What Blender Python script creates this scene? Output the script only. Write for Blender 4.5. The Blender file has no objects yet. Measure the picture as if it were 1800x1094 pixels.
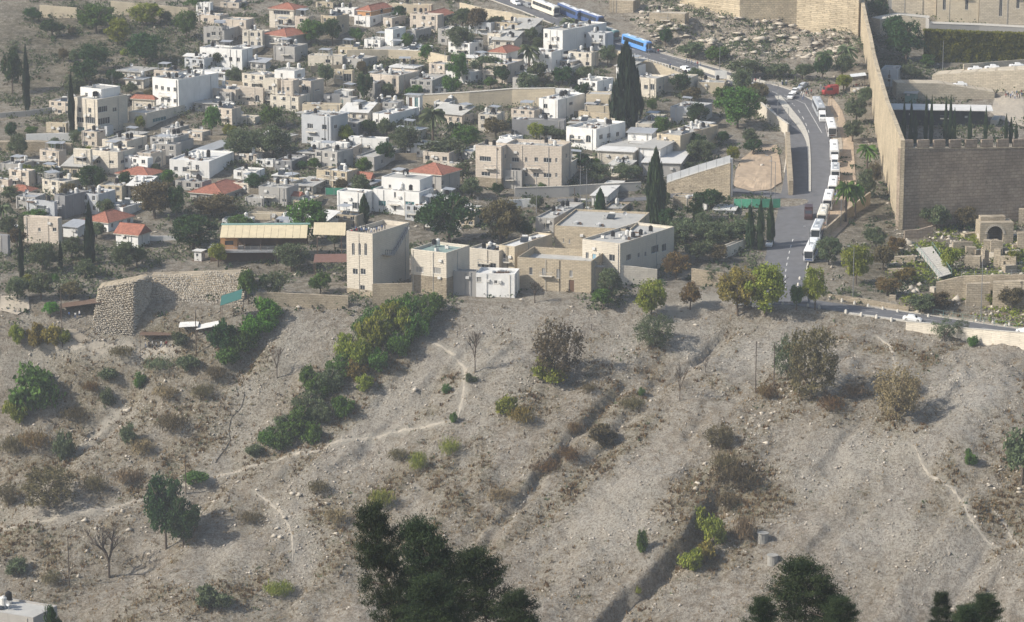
import bpy, bmesh, math, random
import numpy as np
from mathutils import Vector, Matrix

# ---------------------------------------------------------------- camera, sky, sun, exposure
random.seed(7); np.random.seed(7)
S = bpy.context.scene
C = S.collection
FPX = 5330.0                       # focal length in photo pixels (photo 1800 x 1094)
PITCH = math.radians(12.5)
CZ = 165.0
cp, sp = math.cos(PITCH), math.sin(PITCH)
cam_d = bpy.data.cameras.new('camera'); cam = bpy.data.objects.new('camera', cam_d); C.objects.link(cam)
cam.location = (0, 0, CZ); cam.rotation_euler = (math.pi/2 - PITCH, 0, 0)
cam_d.sensor_width = 36; cam_d.lens = 36*FPX/1800; cam_d.clip_start = 1; cam_d.clip_end = 6000
S.camera = cam
SUN_EL = math.radians(37); SUN_AZ = math.radians(18)       # light comes from the left, slightly from behind the viewer
W = bpy.data.worlds.new('World'); S.world = W; W.use_nodes = True
nt = W.node_tree; bg = nt.nodes['Background']
sky = nt.nodes.new('ShaderNodeTexSky'); sky.sky_type = 'NISHITA'; sky.sun_disc = False
sky.sun_elevation = SUN_EL; sky.sun_rotation = math.radians(-90) - SUN_AZ
sky.air_density = 1.2; sky.dust_density = 2.0
nt.links.new(sky.outputs[0], bg.inputs[0]); bg.inputs[1].default_value = 0.11
sun_d = bpy.data.lights.new('sun', 'SUN'); sun = bpy.data.objects.new('sun', sun_d); C.objects.link(sun)
sun_d.energy = 3.9; sun_d.angle = math.radians(0.5); sun_d.color = (1.0, 0.94, 0.84)
_ld = Vector((math.cos(SUN_AZ)*math.cos(SUN_EL), math.sin(SUN_AZ)*math.cos(SUN_EL), -math.sin(SUN_EL)))
sun.rotation_euler = _ld.to_track_quat('-Z', 'Y').to_euler()
S.view_settings.view_transform = 'Standard'; S.view_settings.look = 'None'
S.view_settings.exposure = 0.50; S.view_settings.gamma = 1
S.render.engine = 'CYCLES'
S.cycles.use_denoising = True
S.cycles.max_bounces = 4; S.cycles.diffuse_bounces = 2; S.cycles.glossy_bounces = 2
S.cycles.transmission_bounces = 2; S.cycles.volume_bounces = 0; S.cycles.transparent_max_bounces = 4
S.cycles.use_adaptive_sampling = True

# ---------------------------------------------------------------- helpers
TILE = dict(A=(0,0), B=(450,0), C=(900,0), D=(1350,0), E=(0,274), F=(450,274), G=(900,274), I=(1350,274),
            J=(0,548), K=(450,548), M=(900,548), N=(1350,548), P=(0,820), Q=(450,820), R=(900,820), T=(1350,820))
Z4 = 3.993
def tp(t, x, y):
    if t == '.': return x, y
    o = TILE[t]; return o[0] + x/Z4, o[1] + y/Z4

def ray(px, py):
    a = (px-900)/FPX; b = (547-py)/FPX
    return np.array([a, cp + b*sp, -sp + b*cp])
def proj(X, Y, Z):
    dz = Z - CZ
    d = Y*cp - dz*sp; u = Y*sp + dz*cp
    return 900 + FPX*X/d, 547 - FPX*u/d
def scale_at(P):                 # metres per photo pixel at a point
    return (P[1]*cp - (P[2]-CZ)*sp)/FPX

def vnoise(X, Y, wl, seed):
    r = np.random.RandomState(seed).rand(257, 257)
    x = np.asarray(X)/wl + 1000.37; y = np.asarray(Y)/wl + 1000.71
    xi = np.floor(x).astype(int); yi = np.floor(y).astype(int)
    fx = x-xi; fy = y-yi; fx = fx*fx*(3-2*fx); fy = fy*fy*(3-2*fy)
    xi %= 256; yi %= 256
    return (r[xi,yi]*(1-fx)*(1-fy) + r[xi+1,yi]*fx*(1-fy) + r[xi,yi+1]*(1-fx)*fy + r[xi+1,yi+1]*fx*fy)*2-1

# ---------------------------------------------------------------- terrain
ROWS = np.array([-700,-500,-400,-150,0,160,330,500,530,560,700,900,1094,1185.])
DIST = np.array([2400,1600,1270,1105,1008,908,806,718,704,697,670,634,600,585.])
def sstep(a, b, x):
    t = np.clip((x-a)/(b-a), 0, 1); return t*t*(3-2*t)
def dist_of(px, py):
    d = np.interp(py, ROWS, DIST)
    X = np.clip((px-900)/8.0, -150, 150)
    return d - 0.24*X*sstep(490, 760, py)*(1-0.35*sstep(950,1185,py))
def base_height(X, Y):
    X = np.asarray(X, float); Y = np.asarray(Y, float)
    lo = np.full(X.shape, -700.0); hi = np.full(X.shape, 1185.0)
    for _ in range(44):
        m = (lo+hi)/2
        b = (547-m)/FPX; k = (cp+b*sp)
        px = 900 + FPX*X/Y*k
        g = dist_of(px, m) - Y
        lo = np.where(g > 0, m, lo); hi = np.where(g > 0, hi, m)
    m = (lo+hi)/2; b = (547-m)/FPX
    z = CZ + Y*(-sp+b*cp)/(cp+b*sp)
    t = np.clip(Y/585, 0, 1)
    return z - 1.7*(1-t)

def grow(a, step, end, f=1.25):
    out = []; s = step
    while abs(a) < abs(end):
        a += s; s *= f; out.append(a)
    return out
xs = np.arange(-150, 166, 0.75); xs = np.array(sorted(grow(-150,-1,-620)) + list(xs) + grow(165.5,1,620))
yn = np.arange(580, 735, 0.55); yf = np.arange(735.2, 1045, 1.3)
ys = np.array(sorted(x for x in [580-v for v in (1,2.5,5,9,15,24,38,60,90,130,180,240,310,380,450,520,560,590)]) + list(yn) + list(yf) + grow(1046,2,1650))
GX, GY = np.meshgrid(xs, ys)
GZ = base_height(GX, np.maximum(GY, 1.0))
for _ in range(3):                              # soften the creases between rows
    k = GZ.copy(); k[1:-1] = (GZ[:-2]+2*GZ[1:-1]+GZ[2:])/4
    GZ = np.where((GY > 584) & (GY < 1040), k, GZ)
def hgt(x, y):
    x = np.asarray(x, float); y = np.asarray(y, float)
    i = np.clip(np.searchsorted(xs, x)-1, 0, len(xs)-2); j = np.clip(np.searchsorted(ys, y)-1, 0, len(ys)-2)
    u = (x-xs[i])/(xs[i+1]-xs[i]); v = (y-ys[j])/(ys[j+1]-ys[j])
    return (GZ[j,i]*(1-u)*(1-v) + GZ[j,i+1]*u*(1-v) + GZ[j+1,i]*(1-u)*v + GZ[j+1,i+1]*u*v)
_YY = np.arange(586, 1250, 0.9)
def ground(px, py):
    d = ray(px, py); t = _YY/d[1]
    x = d[0]*t; z = CZ + d[2]*t
    f = z - hgt(x, _YY)
    k = np.nonzero(f <= 0)[0]
    if len(k) == 0 or k[0] == 0:
        y = _YY[0] if len(k) else _YY[-1]
    else:
        k = k[0]; y = _YY[k-1] + (_YY[k]-_YY[k-1])*f[k-1]/(f[k-1]-f[k])
    t = y/d[1]
    return Vector((d[0]*t, y, float(hgt(d[0]*t, y))))
def on_depth(px, py, Y):
    d = ray(px, py); t = Y/d[1]
    return Vector((d[0]*t, Y, CZ + d[2]*t))
def on_level(px, py, z):
    d = ray(px, py); t = (z-CZ)/d[2]
    return Vector((d[0]*t, d[1]*t, z))

def seg_dist(PX, PY, pts, vals=None):
    """distance to a polyline, side (+ = right of travel), interpolated value arrays, parameter"""
    best = np.full(PX.shape, 1e9); side = np.zeros(PX.shape); out = [np.zeros(PX.shape) for _ in (vals or [])]
    L = 0; par = np.zeros(PX.shape)
    for k in range(len(pts)-1):
        ax, ay = pts[k][0], pts[k][1]; bx, by = pts[k+1][0], pts[k+1][1]
        dx, dy = bx-ax, by-ay; l2 = dx*dx+dy*dy+1e-9
        t = np.clip(((PX-ax)*dx+(PY-ay)*dy)/l2, 0, 1)
        ex = PX-ax-t*dx; ey = PY-ay-t*dy; d = np.hypot(ex, ey)
        m = d < best
        best = np.where(m, d, best); side = np.where(m, np.sign(ex*dy-ey*dx), side)
        par = np.where(m, L + t*math.sqrt(l2), par); L += math.sqrt(l2)
        for q, v in enumerate(vals or []):
            out[q] = np.where(m, v[k]+(v[k+1]-v[k])*t, out[q])
    return best, side, out, par, L

def spline(pts, step=2.0):
    """Catmull-Rom resample of tuples"""
    P = [np.array(p, float) for p in pts]; out = []
    for i in range(len(P)-1):
        p0 = P[max(i-1,0)]; p1 = P[i]; p2 = P[i+1]; p3 = P[min(i+2,len(P)-1)]
        n = max(1, int(np.linalg.norm((p2-p1)[:2])/step))
        for k in range(n):
            t = k/n
            out.append(0.5*((2*p1)+(-p0+p2)*t+(2*p0-5*p1+4*p2-p3)*t*t+(-p0+3*p1-3*p2+p3)*t**3))
    out.append(P[-1]); return out

# roads: pixel centre line with width in metres
ROADPX = [(1384,532,9.9),(1378,500,10.5),(1380,470,10.5),(1389,430,11.0),(1404,385,11.6),(1413,340,12.1),(1421,300,12.7),(1425,255,13.2),(1414,215,13.8),(1394,185,14.9),
          (1362,163,13.2),(1322,148,11.0),(1285,138,10.5),(1240,124,10.5),(1190,110,10.5),(1140,96,10.5),(1090,80,10.5),(1040,60,10.5),(990,38,10.5),(940,18,9.9),(895,2,9.9),(860,-12,9.9)]
ROAD2PX = [(1900,607,8),(1800,588,8),(1700,573,8),(1600,557,8),(1500,544,8),(1440,535,8),(1388,527,8),(1340,531,7)]
PARKPX = [(1470,350,5),(1478,300,6),(1480,250,6),(1466,205,7),(1450,170,8)]
ROAD3PX = [(1378,348,6.5),(1345,338,6),(1300,332,6),(1240,336,5),(1140,350,5),(1060,352,5),(980,352,4)]
def road_line(P, step=2.5):
    w = [tuple(ground(x, y)) + (wd,) for x, y, wd in P]
    r = np.array(spline(w, step))
    for _ in range(30): r[1:-1,2] = (r[:-2,2]+2*r[1:-1,2]+r[2:,2])/4
    return r
road_lines = [road_line(p) for p in (ROADPX, ROAD2PX, ROAD3PX)]
# gullies cut into the hillside, pixel line, depth and width in metres (bank on the left of travel is steep)
GULLY = [([(1262,848),(1235,895),(1195,950),(1140,1005),(1090,1045),(1040,1090),(990,1140)], 4.2, 6.5),
         ([(1105,655),(1068,692),(1035,722),(1005,755),(975,790),(945,830),(912,868),(880,900),(850,930)], 2.0, 4.2),
         ([(1120,690),(1085,735),(1050,775),(1010,820)], 1.5, 6.0),
         ([(1290,560),(1240,600),(1200,635),(1150,680)], 1.6, 5.0),
         ([(700,575),(650,625),(590,690),(520,755),(460,800)], -0.8, 6.0),
         ([(930,600),(880,640),(840,690)], -0.7, 9.0),
         ([(490,540),(440,590),(385,655),(340,720)], 1.6, 6.0),
         ([(640,780),(600,815),(560,850)], 1.2, 5.0), ([(1480,900),(1430,960),(1390,1010)], 1.0, 5.0), ([(240,690),(190,740),(140,800)], 1.4, 6.0), ([(150,640),(110,690),(60,760)], 1.0, 5.0), ([(1700,660),(1640,720),(1600,760)], .8, 5.0), ([(900,900),(840,960),(790,1010)],1.2,5.0), ([(800,620),(740,680),(700,720)],.7,4.0)]
for pts, dep, wid in GULLY:
    w = [tuple(ground(*p)) for p in pts]; w = [tuple(q) for q in spline(w, 3)]
    w = [(q[0]+0.5*math.sin(i*1.7)+0.3*math.sin(i*3.1), q[1], q[2]) for i, q in enumerate(w)]
    d, sd, _, par, L = seg_dist(GX, GY, w)
    taper = sstep(0, 10, par)*sstep(0, 8, L-par)
    if dep > 0: prof = np.where(sd < 0, sstep(0, .5, d)*(1-sstep(0.35*wid, wid, d)), 0)   # steep bank on the uphill-left side
    else: prof = 1-sstep(0, wid, d)
    GZ = GZ - dep*prof*taper
hillmask = np.zeros(GX.shape)
_px, _py = proj(GX, GY, GZ)
hillmask = sstep(530, 640, _py)*(1-sstep(1120,1180,_py))
n1 = vnoise(GX, GY, 9, 1)*0.6 + vnoise(GX, GY, 4.2, 2)*0.34 + vnoise(GX, GY, 2.1, 3)*0.32 + vnoise(GX, GY, 1.15, 13)*0.22
ang = math.radians(52); u_ = GX*math.cos(ang)+GY*math.sin(ang); v_ = -GX*math.sin(ang)+GY*math.cos(ang)
ridge = vnoise(u_/4.5, v_, 13, 16)*2.3 + vnoise(u_/3.5, v_, 5.5, 4)*0.9 - 0.75*sstep(.25,.55,vnoise(u_/5, v_, 3.2, 14))*sstep(-.1,.3,vnoise(GX,GY,14,15))
GZ = GZ + hillmask*(n1+ridge) + (1-hillmask)*(vnoise(GX, GY, 7, 5)*0.25 + vnoise(GX, GY, 2.6, 6)*0.2)*(GY > 584)
# rocky ledges below the far city wall
rk = sstep(1090,1150,_px)*(1-sstep(1500,1540,_px))*(1-sstep(95,125,_py))*sstep(-30,10,_py)*(GY<1040)
GZ = GZ + rk*(np.floor(vnoise(GX, GY, 11, 8)*3.2+vnoise(GX,GY,4,18)*1.3)*0.75 + np.abs(vnoise(GX, GY, 3.2, 9))*0.9)
for r in road_lines:
    d, sd, (rz, rw), _, _ = seg_dist(GX, GY, r, [r[:,2], r[:,3]])
    t = 1-sstep(rw/2+0.9, rw/2+5.5, d)
    GZ = GZ*(1-t) + (rz-0.10)*t

def paint(px, py, blobs):
    m = np.zeros(np.shape(px))
    for x, y, rx, ry, a in blobs:
        c, s = math.cos(a), math.sin(a); ux = (px-x)*c+(py-y)*s; uy = -(px-x)*s+(py-y)*c
        m = np.maximum(m, np.exp(-((ux/rx)**2+(uy/ry)**2)))
    return m
VEGB = [(1040,730,150,26,-.75),(990,800,70,30,-.8),(1000,860,120,22,-.75),(1120,690,90,26,-.7),(430,640,120,20,-.8),(560,700,170,40,-.75),(90,830,130,60,-.1),(330,740,140,70,-.5),
        (1290,850,70,60,.2),(1440,710,120,40,.1),(1560,700,80,50,0),(1750,900,70,30,.6),(250,640,160,40,0),(900,720,70,30,-.2),(1230,960,60,50,-.6),(750,830,90,35,-.3),(560,900,90,40,0),
        (400,1050,120,50,0),(60,960,120,50,.2),(620,960,90,40,0),(1650,480,180,60,.1),(1540,400,50,130,.1),(1500,260,40,130,0),(150,100,200,120,0),(1590,620,120,15,.15),(1360,690,60,30,-.5)]
SCREEB = [(40,640,80,25,0),(170,770,110,18,-.6),(90,620,70,25,0),(60,905,90,25,-.2),(500,620,50,60,.5),(1450,830,80,50,0),(1100,600,60,40,-.6),(700,700,150,60,-.5),(860,620,120,50,-.6),(1520,800,130,70,-.2),(1620,960,160,80,.3),(440,700,60,120,.6),(1080,900,120,60,-.6),(900,680,90,40,-.5),(1200,600,40,60,-.8),(1340,620,120,50,0),(1700,700,90,80,.2),(400,1000,60,40,0),(540,920,60,90,.2)]
def masks(x, y, z):
    px, py = proj(x, y, z)
    veg = paint(px, py, VEGB)*(0.55+0.45*vnoise(x, y, 5, 21)) + 0.22*np.clip(vnoise(x, y, 11, 22)+0.2, 0, 1)
    scr = paint(px, py, SCREEB)*(0.7+0.3*vnoise(x, y, 6, 23))
    uu = x*math.cos(ang)+y*math.sin(ang); vv = -x*math.sin(ang)+y*math.cos(ang)
    st = np.clip(vnoise(uu/4.5, vv, 7, 25)*1.1 + .6*vnoise(x, y, 4, 26) + .3*vnoise(x, y, 1.7, 27) - .12, 0, 1)*sstep(530, 600, py)
    return np.clip(veg + .8*st*(1-.8*np.clip(scr, 0, 1)), 0, 1), np.clip(scr, 0, 1), px, py
TRAILS = []
def rock_mask(px, py): return sstep(1090,1130,px)*(1-sstep(1500,1530,px))*(1-sstep(95,122,py))*sstep(-30,0,py)
def soil_mask(px, py, x, y):
    m = paint(px, py, [(90,90,150,110,0),(250,90,110,60,0),(60,250,60,30,0),(120,420,170,90,0),(1590,110,70,90,0),(1250,440,130,50,0),(1540,400,70,120,0),(1680,470,160,80,0),(880,390,120,60,0),(800,290,150,50,0),(560,330,300,160,0),(600,200,480,190,0),(1100,260,160,120,0)])
    return np.clip(m*1.3*(.75+.5*vnoise(x, y, 8, 61)), 0, 1)
# ---------------------------------------------------------------- materials
def newmat(name):
    m = bpy.data.materials.new(name); m.use_nodes = True
    t = m.node_tree; b = t.nodes['Principled BSDF']
    b.inputs['Specular IOR Level'].default_value = 0.25
    return m, t, b
def N(t, typ, **kw):
    n = t.nodes.new(typ)
    for k, v in kw.items():
        if k in n.inputs: n.inputs[k].default_value = v
        else: setattr(n, k, v)
    return n
def mixc(t, fac, a, b, blend='MIX'):
    n = t.nodes.new('ShaderNodeMix'); n.data_type = 'RGBA'; n.blend_type = blend
    for sock, v in ((0, fac), (6, a), (7, b)):
        if hasattr(v, 'links') or isinstance(v, bpy.types.NodeSocket): t.links.new(v, n.inputs[sock])
        elif sock == 0: n.inputs[0].default_value = v
        else: n.inputs[sock].default_value = tuple(v)+((1,) if len(v) == 3 else ())
    return n.outputs[2]
def ramp(t, v, a, b):
    n = t.nodes.new('ShaderNodeMapRange'); t.links.new(v, n.inputs[0])
    n.inputs[1].default_value = a; n.inputs[2].default_value = b; return n.outputs[0]
def noise(t, vec, sc, det=3, rough=.6):
    n = N(t, 'ShaderNodeTexNoise'); n.inputs['Scale'].default_value = sc; n.inputs['Detail'].default_value = det
    n.inputs['Roughness'].default_value = rough
    if vec is not None: t.links.new(vec, n.inputs['Vector'])
    return n.outputs['Fac']
def mul(c, k): return tuple(min(1, x*k) for x in c)
MATS = {}
def plain(name, col, rough=.6, var=.12, sc=1.2, bump=0, metal=0, spec=None):
    m, t, b = newmat(name)
    pos = N(t, 'ShaderNodeNewGeometry').outputs['Position']
    n = noise(t, pos, sc, 4)
    t.links.new(mixc(t, ramp(t, n, .3, .7), mul(col, 1-var), mul(col, 1+var)), b.inputs['Base Color'])
    b.inputs['Roughness'].default_value = rough; b.inputs['Metallic'].default_value = metal
    if spec is not None: b.inputs['Specular IOR Level'].default_value = spec
    if bump:
        bn = N(t, 'ShaderNodeBump'); bn.inputs['Strength'].default_value = bump; bn.inputs['Distance'].default_value = .1
        t.links.new(noise(t, pos, sc*6, 3), bn.inputs['Height']); t.links.new(bn.outputs[0], b.inputs['Normal'])
    MATS[name] = m; return m
def wallmat(name, col, stain=.35, course=0, cw=.7, dark=.55, bump=.3, rub=.0, soft=0, flat=0):
    """plaster or stone: blotches, rain streaks, optional stone courses"""
    m, t, b = newmat(name); b.inputs['Roughness'].default_value = .85; b.inputs['Specular IOR Level'].default_value = .1
    pos = N(t, 'ShaderNodeNewGeometry').outputs['Position']
    info = N(t, 'ShaderNodeObjectInfo').outputs['Random']
    c = mixc(t, info, mul(col, .9), mul(col, 1.08))
    c = mixc(t, ramp(t, noise(t, pos, .35, 4), .35, .7), c, mul(col, .84))
    mp = N(t, 'ShaderNodeMapping'); mp.inputs['Scale'].default_value = (.9, .9, .9) if flat else (1.1, 1.1, .12); t.links.new(pos, mp.inputs[0])
    st = ramp(t, noise(t, mp.outputs[0], 1.0, 4, .7), .56, .78)
    ms = N(t, 'ShaderNodeMath', operation='MULTIPLY'); t.links.new(st, ms.inputs[0]); ms.inputs[1].default_value = stain
    c = mixc(t, ms.outputs[0], c, mul(col, dark))
    h = noise(t, pos, 5, 3)
    if course:
        sx = N(t, 'ShaderNodeSeparateXYZ'); t.links.new(pos, sx.inputs[0])
        ad = N(t, 'ShaderNodeMath', operation='ADD'); t.links.new(sx.outputs[0], ad.inputs[0]); t.links.new(sx.outputs[1], ad.inputs[1])
        cb = N(t, 'ShaderNodeCombineXYZ'); t.links.new(ad.outputs[0], cb.inputs[0]); t.links.new(sx.outputs[2], cb.inputs[1])
        br = N(t, 'ShaderNodeTexBrick'); t.links.new(cb.outputs[0], br.inputs['Vector'])
        br.inputs['Scale'].default_value = 1; br.inputs['Brick Width'].default_value = cw; br.inputs['Row Height'].default_value = course
        br.inputs['Mortar Size'].default_value = course*.09; br.inputs['Mortar Smooth'].default_value = .3; br.inputs['Bias'].default_value = 0
        br.inputs['Color1'].default_value = (1.08,1.07,1.05,1); br.inputs['Color2'].default_value = (.86,.85,.83,1); br.inputs['Mortar'].default_value = (.68,.66,.62,1)
        if rub or course > .5:
            dn = N(t, 'ShaderNodeTexNoise'); dn.inputs['Scale'].default_value = .8; t.links.new(pos, dn.inputs['Vector'])
            va = N(t, 'ShaderNodeVectorMath', operation='MULTIPLY_ADD'); t.links.new(dn.outputs['Color'], va.inputs[0]); va.inputs[1].default_value = (.55,.55,.55); t.links.new(cb.outputs[0], va.inputs[2]); t.links.new(va.outputs[0], br.inputs['Vector'])
            bl = ramp(t, noise(t, pos, .16, 4, .7), .42, .68); c = mixc(t, bl, c, mul(col, .62))
        c = mixc(t, .35 if soft else 1, c, br.outputs['Color'], 'MULTIPLY')
        if rub:
            v = noise(t, pos, .9, 3, .8); c = mixc(t, ramp(t, v, .58, .70), c, mul(col, .45))
        bn0 = N(t, 'ShaderNodeBump'); bn0.inputs['Strength'].default_value = .8; bn0.inputs['Distance'].default_value = .12
        iv = N(t, 'ShaderNodeMath', operation='SUBTRACT'); iv.inputs[0].default_value = 1; t.links.new(br.outputs['Fac'], iv.inputs[1])
        t.links.new(iv.outputs[0], bn0.inputs['Height'])
    bn = N(t, 'ShaderNodeBump'); bn.inputs['Strength'].default_value = bump; bn.inputs['Distance'].default_value = .08
    t.links.new(h, bn.inputs['Height'])
    if course: t.links.new(bn0.outputs[0], bn.inputs['Normal'])
    t.links.new(bn.outputs[0], b.inputs['Normal']); t.links.new(c, b.inputs['Base Color'])
    MATS[name] = m; return m
def leafmat(name, c1, c2, tr=.25):
    m, t, b = newmat(name); b.inputs['Roughness'].default_value = .75; b.inputs['Specular IOR Level'].default_value = .12
    g = N(t, 'ShaderNodeNewGeometry'); info = N(t, 'ShaderNodeObjectInfo').outputs['Random']
    c = mixc(t, g.outputs['Random Per Island'], c1, c2)
    c = mixc(t, ramp(t, noise(t, g.outputs['Position'], .55, 2), .35, .65), c, mul(c1, .75))
    hs = N(t, 'ShaderNodeHueSaturation'); t.links.new(c, hs.inputs['Color'])
    for sock, a, bb in (('Hue', .485, .515), ('Value', .82, 1.18)):
        r = N(t, 'ShaderNodeMapRange'); t.links.new(info, r.inputs[0]); r.inputs[3].default_value = a; r.inputs[4].default_value = bb
        t.links.new(r.outputs[0], hs.inputs[sock])
    t.links.new(hs.outputs[0], b.inputs['Base Color'])
    td = N(t, 'ShaderNodeBsdfTranslucent'); t.links.new(hs.outputs[0], td.inputs[0])
    mx = N(t, 'ShaderNodeMixShader'); mx.inputs[0].default_value = tr
    t.links.new(b.outputs[0], mx.inputs[1]); t.links.new(td.outputs[0], mx.inputs[2])
    t.links.new(mx.outputs[0], t.nodes['Material Output'].inputs['Surface'])
    MATS[name] = m; return m

def ground_material():
    m, t, b = newmat('hillside_earth'); b.inputs['Roughness'].default_value = .95; b.inputs['Specular IOR Level'].default_value = .05
    pos = N(t, 'ShaderNodeNewGeometry').outputs['Position']
    at = lambda n: N(t, 'ShaderNodeAttribute', attribute_name=n).outputs['Fac']
    big = noise(t, pos, .09, 4, .6); mid = noise(t, pos, .5, 6, .7); fine = noise(t, pos, 1.7, 5, .75); sp_ = noise(t, pos, 4.2, 3, .8)
    c = mixc(t, ramp(t, big, .35, .65), (.425,.392,.335), (.375,.34,.285))
    c = mixc(t, ramp(t, mid, .44, .62), c, (.25,.21,.16))
    sc = at('scree'); c = mixc(t, sc, c, (.475,.445,.39))
    vg = at('veg'); mv = N(t, 'ShaderNodeMath', operation='MULTIPLY'); t.links.new(vg, mv.inputs[0]); t.links.new(ramp(t, fine, .32, .58), mv.inputs[1])
    c = mixc(t, mv.outputs[0], c, mixc(t, ramp(t, noise(t, pos, .28, 3), .4, .6), (.235,.19,.105), (.19,.175,.095)))
    c = mixc(t, ramp(t, fine, .45, .66), c, mixc(t, .7, c, (.10,.08,.06)))
    c = mixc(t, ramp(t, sp_, .60, .67), c, (.54,.50,.44))
    c = mixc(t, ramp(t, noise(t, pos, 3.1, 3, .8), .58, .66), c, (.11,.088,.066))
    c = mixc(t, at('path'), c, (.43,.395,.33))
    rkm = N(t, 'ShaderNodeMath', operation='MULTIPLY'); t.links.new(at('rocky'), rkm.inputs[0]); t.links.new(ramp(t, mid, .62, .40), rkm.inputs[1])
    c = mixc(t, rkm.outputs[0], c, mixc(t, ramp(t, fine, .4, .6), (.50,.44,.36), (.33,.28,.21)))
    so = N(t, 'ShaderNodeMath', operation='MULTIPLY'); t.links.new(at('soil'), so.inputs[0]); t.links.new(ramp(t, mid, .25, .6), so.inputs[1])
    c = mixc(t, so.outputs[0], c, mixc(t, ramp(t, fine, .4, .6), (.115,.10,.075), (.07,.07,.045)))
    t.links.new(c, b.inputs['Base Color'])
    bn = N(t, 'ShaderNodeBump'); bn.inputs['Strength'].default_value = .9; bn.inputs['Distance'].default_value = .6
    ad = N(t, 'ShaderNodeMath', operation='ADD'); t.links.new(fine, ad.inputs[0]); t.links.new(sp_, ad.inputs[1])
    t.links.new(ad.outputs[0], bn.inputs['Height']); t.links.new(bn.outputs[0], b.inputs['Normal'])
    return m
M_GROUND = ground_material()

wallmat('cream', (.70,.64,.54), .55, .45, .9, .6, soft=1)
wallmat('white', (.78,.77,.74), .55)
wallmat('stone', (.56,.48,.36), .45, .38, .75, rub=.0)
wallmat('grey', (.40,.385,.36), .7)
wallmat('pink', (.65,.57,.48), .55, .45, .9, .6, soft=1)
wallmat('tan', (.60,.52,.39), .55, .45, .9, .6, soft=1)
wallmat('darkgrey', (.25,.25,.255), .5)
wallmat('bluegrey', (.50,.515,.53), .45)
wallmat('orange', (.50,.27,.13), .2)
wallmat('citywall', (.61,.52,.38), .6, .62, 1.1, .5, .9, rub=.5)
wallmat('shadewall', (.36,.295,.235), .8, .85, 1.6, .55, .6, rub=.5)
wallmat('ruin', (.50,.43,.33), .5, .55, 1.0, .5, .6, rub=.5)
wallmat('fieldstone', (.47,.40,.30), .45, .42, .7, .5, .7, rub=.4)
wallmat('modern', (.60,.53,.42), .3, .5, 1.0)
wallmat('roofdeck', (.44,.43,.40), .8, bump=.6, dark=.45, flat=1)
wallmat('roofwhite', (.66,.65,.62), .7, flat=1)
wallmat('roofgreen', (.25,.33,.30), .3)
plain('redtile', (.30,.125,.085), .85, .35, 1.6, .8)
plain('browntile', (.17,.095,.075), .8, .2, 3, .6)
plain('frame', (.55,.54,.52), .6); plain('framedark', (.12,.12,.12), .5); plain('sill', (.60,.56,.48), .8)
plain('glass', (.035,.042,.05), .12, .3, .8, spec=.6); plain('glassteal', (.06,.16,.17), .2, .3, .8, spec=.5)
plain('doorblue', (.20,.38,.50), .6); plain('doorbrown', (.14,.08,.05), .7); plain('shutter', (.30,.29,.27), .6)
plain('black', (.018,.018,.02), .5); plain('metal', (.42,.43,.44), .45, metal=.3); plain('rail', (.30,.31,.32), .5)
plain('greenmetal', (.20,.32,.28), .5); plain('wood', (.13,.085,.06), .8); plain('yellowroof', (.60,.51,.34), .8, .1, .6)
plain('greennet', (.06,.25,.16), .8, .2, 1.5); plain('greentarp', (.03,.11,.10), .7); plain('tarp', (.55,.58,.60), .6); plain('redawn', (.45,.06,.05), .7)
plain('asphalt', (.142,.142,.148), .9, .14, .5, .3, spec=.1); plain('kerb', (.50,.47,.41), .85, .2, 2); plain('paving', (.40,.35,.28), .9, .15, 1)
plain('paint', (.68,.67,.63), .8, .2, 3); plain('trail', (.34,.305,.25), .95, .22, 1.6); plain('dirtlot', (.40,.31,.22), .95, .2, .5)
plain('rock', (.47,.42,.345), .95, .25, 2.5); plain('rockpale', (.47,.42,.345), .95, .2, 1.2, .8); plain('concrete', (.30,.29,.265), .9, .2, 1)
plain('bark', (.10,.078,.06), .9, .2, 3); plain('barkpale', (.24,.21,.18), .9, .2, 3); plain('pole', (.085,.065,.05), .85); plain('polemetal', (.20,.205,.21), .5)
plain('chrome', (.5,.5,.5), .25, metal=.9); plain('tyre', (.015,.015,.016), .85)
plain('skin', (.42,.26,.19), .7); plain('clothdark', (.03,.035,.05), .8, .3); plain('clothlight', (.55,.54,.52), .8); plain('clothred', (.30,.04,.05), .8); plain('clothblue', (.06,.11,.25), .8)
plain('water', (.07,.11,.11), .08, .2, .3, spec=.5)
leafmat('green', (0.075,0.147,0.029), (0.141,0.235,0.051)); leafmat('darkgreen', (0.032,0.076,0.024), (0.072,0.128,0.040)); leafmat('olive', (0.104,0.138,0.065), (0.172,0.206,0.111))
leafmat('yellowgreen', (0.200,0.245,0.037), (0.333,0.326,0.059)); leafmat('autumn', (.13,.11,.055), (.195,.155,.08)); leafmat('rust', (.19,.115,.05), (.17,.14,.055))
leafmat('gold', (.27,.205,.05), (.22,.20,.06)); leafmat('drybrush', (0.232,0.174,0.094), (0.290,0.225,0.131), .15); leafmat('bright', (0.086,0.255,0.032), (0.157,0.352,0.051)); leafmat('pine', (.028,.050,.022), (.075,.100,.042), .12)
leafmat('cypress', (0.017,0.034,0.017), (0.034,0.055,0.026), .1); leafmat('drygrass', (0.362,0.275,0.152), (0.275,0.210,0.109), .2); leafmat('hedge', (.17,.19,.03), (.32,.31,.05), .4)
leafmat('cypgreen', (0.043,0.075,0.032), (0.075,0.113,0.046), .1)

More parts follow.
